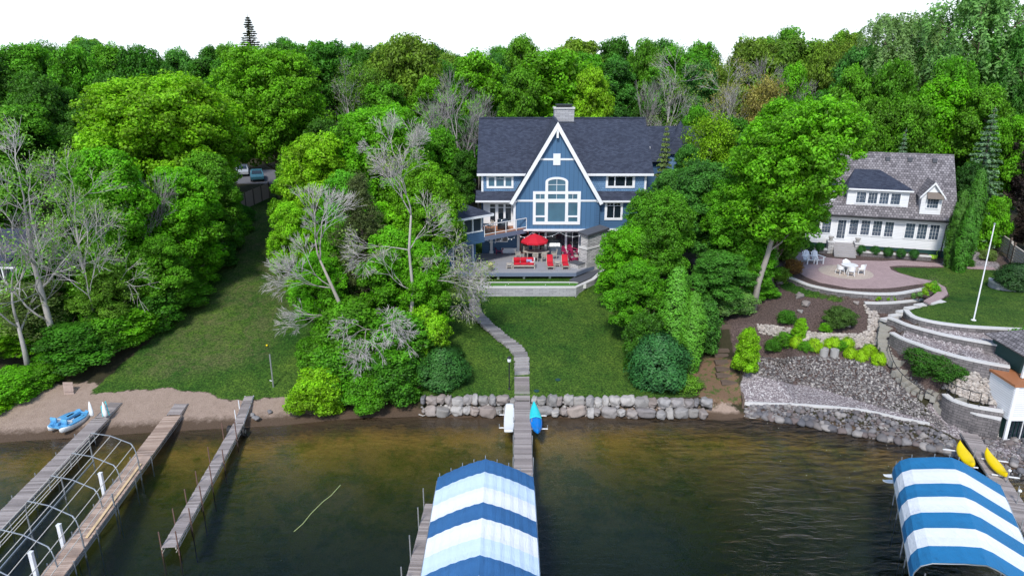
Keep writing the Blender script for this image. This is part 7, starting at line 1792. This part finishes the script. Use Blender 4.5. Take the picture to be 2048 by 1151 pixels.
# ---- right of the lawn
tr('mapleC', 1250, 56, 450, 150, BR, 'bright green tree closest to the stone fireplace, right of the lawn')
tr('mapleB', 1310, 57, 375, 190, MD_, 'mid green tree in front of the right end of the blue house')
tr('mapleC', 1275, 51.5, 520, 150, MD_, 'green tree at the right edge of the lawn below the fireplace')
tr('mapleB', 1405, 61, 320, 230, BG, 'tall dark green tree in the middle of the clump between the two houses')
tr('mapleC', 1340, 62, 335, 130, BG, 'dark green tree behind the spruce by the blue house')
tr('mapleB', 1475, 58, 350, 190, MD_, 'green tree left of the leaning trunk')
tr('mapleC', 1330, 52, 575, 130, DK_, 'green tree behind the two columnar arborvitae')
tr('mapleC', 1440, 55, 500, 170, BG, 'dark bluish green tree over the timber wall')
tr('leaning', 1528, 54.5, 188, 345, BR, 'large leaning maple with pale trunk in front of the white house', rz=0)
tr('mapleB', 1560, 58.5, 215, 220, BR, 'bright green crown beside the leaning maple, left of the white house')
tr('mapleC', 1560, 60, 330, 180, MD_, 'mid green tree behind the leaning trunk')
tr('arbor', 1350, 49, 540, 58, (.085, .23, .025), 'tall columnar arborvitae right of the lawn, the left one of the pair', name='arborvitae', cat='arborvitae')
tr('arbor', 1384, 48.4, 588, 48, (.09, .24, .03), 'tall columnar arborvitae right of the lawn, the right one of the pair', name='arborvitae', cat='arborvitae')
tr('cedar', 1318, 46.8, 675, 115, (.035, .125, .045), 'rounded dark blue-green cedar shrub at the right corner of the lawn', name='cedar_shrub', cat='shrub')
tr('bushC', 1372, 46.3, 755, 80, OL, 'loose olive bush at the foot of the columnar arborvitae', name='bush', cat='bush')
tr('bushB', 1494, 47.2, 655, 66, YG_, 'narrow bright green sapling bush beside the timber steps', name='bush', cat='bush')
tr('bushA', 1400, 51, 600, 110, BG, 'bluish green bush left of the timber wall', name='bush', cat='bush')
tr('bushA', 1470, 54.5, 575, 110, SIL, 'silvery green bush above the timber wall', name='bush', cat='bush')
tr('bushA', 1290, 48.5, 620, 110, DK_, 'dark green bush behind the cedar shrub at the lawn edge', name='bush', cat='bush')
tr('mapleC', 1372, 73.5, 285, 85, BG, 'bluish green tree hiding the foot of the turret')
tr('spruce', 1326, 69.5, 240, 78, (.17, .20, .09), 'narrow brownish spruce at the right corner of the blue house', name='spruce_tree')
tr('looseA', 1412, 74.5, 218, 135, YG_, 'airy light green tree right of the turret')
tr('mapleC', 1255, 62, 500, 80, MD_, 'small green tree beside the fireplace')
tr('mapleC', 1505, 56.5, 480, 120, MD_, 'low green tree filling the shade left of the leaning trunk')
tr('bushA', 1520, 56.5, 560, 90, MD_, 'green bush behind the foot of the leaning trunk', name='bush', cat='bush')
tr('mapleC', 690, 57, 430, 150, BR, 'bright green tree at the heart of the middle clump, behind the leaning bare tree')
tr('mapleC', 760, 58, 400, 150, YG_, 'bright yellow-green tree behind the pale bare tree in the middle clump')
# ---- behind the houses
back = [
 (915, 80, 118, 130, 'bareA', GG, 'tall bare grey tree left of the blue house roof'), (885, 84, 130, 150, 'bareB', GG, 'bare grey tree behind the left maple, with twin pale trunks'), (955, 78, 180, 130, 'bareB', GG, 'bare twiggy tree touching the left end of the dark roof'),
 (955, 92, 95, 150, 'farB', BR, 'bright green tree behind the bare trees left of the chimney'), (820, 104, 64, 210, 'farC', OL, 'tall olive green tree on the skyline left of centre'), (740, 98, 120, 130, 'looseA', OL, 'olive thin-leaved tree behind the green maple left of the house'), (700, 95, 135, 120, 'fuzzy', OL, 'half-bare olive tree between the two big left maples'), (860, 92, 150, 110, 'farB', BR, 'green tree in front of the olive skyline tree'), (780, 90, 160, 110, 'farD', MD_, 'mid green tree above the broad maple left of the house'),
 (660, 118, 76, 170, 'farA', DK_, 'dark green round tree on the skyline right of the tall left maple'), (1045, 112, 66, 120, 'farB', MD_, 'tall green tree on the skyline above the left end of the roof'), (1110, 94, 96, 260, 'farC', BR, 'broad green tree directly behind the chimney'), (1182, 86, 128, 100, 'farB', YG_, 'bright green tree behind the right half of the dark roof'), (1040, 88, 130, 110, 'farB', MD_, 'green tree behind the left half of the dark roof'), (1225, 120, 68, 110, 'farA', DK_, 'dark green tree on the skyline right of the chimney'),
 (990, 110, 90, 90, 'looseA', BG, 'hazy grey-green tree on the skyline above the bare trees'), (1280, 88, 105, 120, 'bareB', GG, 'bare grey tree right of the dark roof, the left one'), (1335, 86, 118, 150, 'fuzzy', GG, 'half-bare pale tree with forked trunk right of the dark roof'), (1340, 100, 85, 130, 'farB', MD_, 'green tree behind the half-bare pale tree'), (1395, 92, 120, 100, 'farD', BG, 'bluish green tree above the light airy tree'),
 (1430, 96, 110, 110, 'looseA', OL, 'olive thin-leaved tree near the skyline, right of centre'), (1450, 84, 138, 120, 'fuzzy', TAN, 'yellowish tan half-bare tree above the airy light green tree'), (1525, 86, 142, 120, 'looseA', TAN, 'tan thin-leaved tree left of the leaning maple top'), (1575, 88, 122, 90, 'farB', BR, 'bright green tree above the leaning maple'), (1500, 104, 68, 160, 'farA', OL, 'olive skyline tree with uneven top, right of centre'), (1520, 90, 95, 160, 'bareA', GG, 'bare pale grey tree near the skyline above the tan tree'), (1610, 88, 105, 140, 'bareB', GG, 'bare pale grey tree above the leaning maple crown'),
 (1560, 115, 52, 150, 'farC', MD_, 'tall green tree on the skyline above the leaning maple'), (1640, 104, 78, 130, 'farC', OL, 'olive green skyline tree left of the willow'), (1700, 96, 85, 150, 'farA', BG, 'bluish green skyline tree below the willow'), (1690, 84, 125, 110, 'farB', MD_, 'green tree above the ridge of the white house, left'), (1770, 84, 115, 140, 'farC', MD_, 'green tree above the ridge of the white house, middle'), (1730, 78, 190, 150, 'farC', MD_, 'low green tree just behind the left end of the shingle roof'), (1800, 76, 190, 150, 'farA', MD_, 'low green tree just behind the middle of the shingle roof'), (1860, 80, 150, 120, 'farD', BR, 'bright green tree left of the blue spruce'),
 (1790, 96, 22, 230, 'willow', SIL, 'large silvery willow on the skyline, the left one'), (1940, 88, -30, 320, 'willow', SIL, 'largest silvery willow rising out of the top right corner'), (2030, 82, 40, 220, 'willow', BG, 'willow at the right edge below the largest one'), (1890, 82, 110, 150, 'farC', MD_, 'green tree below the largest willow'), (2010, 72, 225, 130, 'farA', BR, 'bright green tree right of the blue spruce'), (1955, 77, 165, 130, 'farB', MD_, 'green tree behind the blue spruce top'),
 (1285, 112, 74, 110, 'farC', MD_, 'green skyline tree right of the dark roof, behind the bare trees'), (1400, 118, 78, 120, 'farA', MD_, 'green skyline tree above the turret'), (560, 116, 84, 110, 'farC', DK_, 'dark green skyline tree right of the lone spruce'),
 (60, 106, 80, 190, 'farA', MD_, 'green skyline tree at the upper left, above the red house'), (165, 104, 88, 150, 'farC', MD_, 'green skyline tree right of the red house'), (235, 110, 82, 130, 'farB', MD_, 'green skyline tree, third from the left edge'), (300, 106, 88, 150, 'farC', DK_, 'dark green skyline tree above the broad left maple'), (370, 112, 92, 120, 'farB', BG, 'bluish green skyline tree left of the tall left maple'), (420, 100, 110, 120, 'farD', DK_, 'dark tree tucked against the tall left maple'), (-10, 98, 105, 150, 'farB', DK_, 'dark green tree at the upper left edge'), (90, 92, 140, 170, 'farC', DK_, 'dark green tree above the red house roof'), (240, 90, 140, 130, 'farA', DK_, 'dark green tree just above the broad left maple'), (395, 86, 150, 110, 'looseA', BR, 'light green tree between the two big left maples'), (430, 80, 190, 120, 'farD', MD_, 'green tree below the gap of the two big left maples'),
 (880, 76, 250, 100, 'farB', MD_, 'green tree just left of the dark roof'), (930, 74, 300, 70, 'farD', DK_, 'dark green tree tight against the left wall of the blue house'), (1290, 90, 200, 120, 'farC', DK_, 'dark green tree right behind the end of the dark roof'), (1380, 82, 260, 90, 'farD', MD_, 'small green tree beside the turret'), (1460, 76, 230, 120, 'farB', DK_, 'dark green tree behind the airy light tree'), (1500, 72, 250, 120, 'farC', BG, 'bluish green tree left of the leaning maple crown'), (1660, 74, 210, 120, 'farC', MD_, 'green tree right behind the leaning maple crown'), (1620, 70, 260, 100, 'farD', DK_, 'dark green tree at the left end of the shingle roof')]
for (x, Y, t, w_, k, c_, lab) in back: tr(k, x, Y, t, w_, c_, lab)
tr('tall_spruce', 510, 125, 28, 125, (.06, .07, .045), 'lone dark spruce standing above the skyline at upper left', name='spruce_tree')
tr('spruce', 1962, 69, 212, 125, (.17, .24, .20), 'blue-grey spruce with pointed top right of the white house', name='spruce_tree')
tr('spruce', 1795, 73, 255, 60, (.17, .24, .20), 'small blue-grey spruce behind the shingle roof', name='spruce_tree')
tr('farC', 1930, 68, 322, 100, (.035, .11, .025), 'rounded weeping dark green tree right of the shingle roof')
tr('farA', 2062, 70, 255, 160, PUR, 'dark purple-leaved maple at the right edge', name='purple_maple_tree')
tr('mapleC', 2068, 65, 400, 90, PUR, 'lower dark purple-leaved tree behind the rail fence', name='purple_maple_tree')
tr('bushA', 1985, 67, 388, 80, BR, 'bright green bush between the arborvitae and the purple maple', name='bush', cat='bush')
for (x, Y, t, w_, lb) in ((1914, 61.5, 385, 30, 'left and shortest'), (1945, 63, 345, 33, 'back and tallest'), (1930, 60.3, 418, 30, 'front')):
    tr('arbor', x, Y, t, w_, (.055, .16, .022), 'columnar arborvitae at the right corner of the white house, the %s of three' % lb, name='arborvitae', cat='arborvitae')
# low fillers in the woods seen as repeats
fr_ = random.Random(17)
for k in range(74):
    Y = fr_.uniform(108, 175); x = fr_.uniform(-60, 2110); top = fr_.uniform(70, 118) if x < 1500 else fr_.uniform(55, 100)
    if 470 < x < 560: top = max(top, 92)
    tr(fr_.choice(['farA', 'farB', 'farC', 'farD', 'looseA']), x, Y, top, fr_.uniform(90, 150) * 110 / Y, fr_.choice([MD_, DK_, BG, OL, MD_]), 'green tree of the far woods on the skyline', group='trees of the far woods')
for k in range(40):
    Y = fr_.uniform(76, 100); x = fr_.choice([fr_.uniform(-60, 480), fr_.uniform(580, 950), fr_.uniform(1375, 1650), fr_.uniform(1620, 2110)]); top = fr_.uniform(170, 330)
    if 470 < x < 560: continue
    tr(fr_.choice(['farA', 'farB', 'farC', 'farD']), x, Y, top, fr_.uniform(70, 130), fr_.choice([MD_, DK_, DK_, BG]), 'low green tree filling the woods behind the taller ones', group='understorey trees of the woods')
# ---- shrubs of the right-hand garden
BB = TREE['ball']
for i, (x, y, w_) in enumerate(((1724, 497, 22), (1752, 499, 20), (1778, 502, 21), (1804, 504, 19), (1830, 506, 20), (1621, 491, 20), (1641, 492, 20))):
    p = P(x, y + 8, 6.4); dup(BB['o'], (p.x, p.y + .25, 6.35), i, .62, 'dark green ball shrub in the bed against the white house, %s' % ('right of the entrance steps' if i < 5 else 'left of the entrance steps'), 'ball shrubs right of the steps' if i < 5 else 'ball shrubs left of the steps', (.03, .11, .03)).name = 'ball_shrub'
for i, (x, y, s_) in enumerate(((1592, 683, 1.0), (1628, 690, 1.15), (1667, 686, 1.1), (1693, 687, 1.1), (1700, 706, 1.0), (1722, 711, 1.0), (1737, 700, 1.05), (1757, 718, 1.1), (1655, 684, .8))):
    p = Gp(x, y + 8); dup(BB['o'], (p.x, p.y, p.z - .05), i * 1.3, s_ * .68, 'yellow-green spirea shrub below the cobble wall, %s' % ('leftmost', 'second from left', 'just right of the planters', 'behind the gap of the front ones', 'front row, left', 'front row, middle', 'upper right', 'rightmost and lowest', 'just behind the planters')[i], 'yellow shrubs below the cobble wall', (.28, .44, .02)).name = 'yellow_shrub'
for i, (x, y, s_, c_) in enumerate(((1742, 598, .5, YT), (1756, 600, .5, YT), (1774, 599, .6, YT), (1785, 599, .5, YT), (1803, 596, .5, GG), (1825, 595, .55, SIL), (1838, 593, .5, SIL), (1856, 583, .9, YT), (1866, 577, .8, BR), (1850, 592, .6, YT), (1870, 585, .8, BR))):
    p = P(x, y, 5.5 if y > 593 else 5.9); dup(TREE['bushS']['o'], (p.x, p.y, p.z - .05), i, s_, 'small yellow-green plant between the two curved patio walls', 'small plants between the curved walls', c_).name = 'garden_plant'
def shrub(key, x, y, s_, c_, lab, sz=None, group=None, nm='bush'):
    p = Gp(x, y); o = dup(TREE[key]['o'], (p.x, p.y, p.z - .1), x * .7, (s_, s_, sz or s_), lab, group, c_); o.name = nm; o['category'] = 'bush'; return o
shrub('bushA', 1680, 650, .62, (.07, .13, .04), 'wide sprawling green bush on the mulched slope', .36)
shrub('bushC', 1652, 662, .55, BR, 'small bright green bush in front of the sprawling bush on the mulched slope')
shrub('bushC', 1572, 645, .8, DK_, 'small dark bush by the foot of the leaning trunk')
shrub('bushB', 1597, 678, .34, YG_, 'upright yellow-green bush at the left end of the cobble wall')
shrub('bushC', 1570, 690, .8, MD_, 'low green bush left of the yellow shrubs')
shrub('bushC', 1545, 700, .7, DK_, 'dark low bush above the left end of the cobble slope')
shrub('bushC', 1610, 700, .55, MD_, 'low green bush between the yellow shrubs and the planters')
shrub('bushC', 1683, 698, .55, MD_, 'low green bush just behind the yellow shrubs')
for i, (x, y, s_) in enumerate(((1838, 715, .75), (1862, 735, .8), (1890, 748, .8), (1880, 725, .7), (1910, 742, .6), (1845, 740, .6))):
    shrub('bushC', x, y + 8, s_ * 1.45, (.045, .13, .025), 'dark green bush between the old steps and the lowest curved wall, %s' % ('upper left', 'middle', 'lower right', 'upper right', 'rightmost', 'lower left')[i], s_ * 1.05, 'dark bushes beside the old steps')
shrub('bushC', 2040, 690, .9, MD_, 'small green bush on the upper gravel terrace by the boathouse roof')
shrub('bushC', 1975, 520, .8, GG, 'small grey-green plant on the gravel path beside the rail fence')
shrub('bushC', 1962, 490, .7, MD_, 'small green plant on the gravel path behind the flagpole')
shrub('bushC', 1930, 530, .9, DK_, 'low green plant at the foot of the arborvitae', .5)
p = P(2032, 575, 6.1); o = dup(TREE['cedar']['o'], (p.x, p.y, 6.1), 0, (.95, .8, .5), 'dark green clipped round hedge inside the stone ring', None, (.025, .07, .025)); o.name = 'round_hedge'; o['category'] = 'hedge'
for i, (x, y, s_) in enumerate(((1585, 545, .9), (1570, 520, 1.1), (1560, 560, .9))): shrub('bushC', x, y, s_, OL if i else (.2, .1, .05), ['rusty orange-tinged shrub left of the patio', 'olive shrub beside the leaning trunk left of the patio', 'low olive plant at the left end of the long curved wall'][i])
# planter plants on the deck
p = D(981, 541); dup(TREE['bushS']['o'], (p.x, p.y, DZ_ + .3), 0, .6, 'pale flowering plant in the wicker planter on the deck', None, (.55, .5, .5)).name = 'potted_plant'
for i, (x, y, s_, sz) in enumerate(((1148, 500, .5, 2.2), (1131, 500, .5, 1.6))):
    p = D(x, y); o = dup(TREE['bushS']['o'], (p.x, p.y, DZ_ + .3), 0, (s_, s_, sz), 'tall green potted plant by the dark glass doors, the %s one' % ('right' if i == 0 else 'left'), None, MD_); o.name = 'potted_plant'
    pot('planter_pot', 'dark planter pot by the glass doors, the %s one' % ('right' if i == 0 else 'left'), p, .22, .4, 'dark_metal')
for k in TREE: TREE[k]['o']['category'] = 'tree'
# grass blades so the lawns have a nap near the camera
def grass_blades(name, label, maskpoly, n, col, h=.09):
    r_ = np.random.RandomState(5); PT = []
    while len(PT) < n:
        x = r_.uniform(*maskpoly[0]); y = r_.uniform(*maskpoly[1])
        if maskpoly[2](x, y): PT.append((x, y, ground(x, y) + h * .3))
    P_ = np.array(PT); N_ = r_.normal(size=(n, 3)) * np.array([1, 1, .5]) + np.array([0, 0, .35])
    me_ = leafmesh(name, P_, N_, h * r_.uniform(.5, 1.3, n), r_.uniform(0, 1, n), asp=.5); o = bpy.data.objects.new(name, me_); C.objects.link(o); o.color = rgb(col); tag(o, label, 'grass', kind='stuff')
# ---------------------------------------------------------------- clear the originals
for o in PROTOS:
    for c in [c for c in bpy.data.objects if c.parent == o]:
        for g in [g for g in bpy.data.objects if g.parent == c]: bpy.data.objects.remove(g)
        bpy.data.objects.remove(c)
    bpy.data.objects.remove(o)
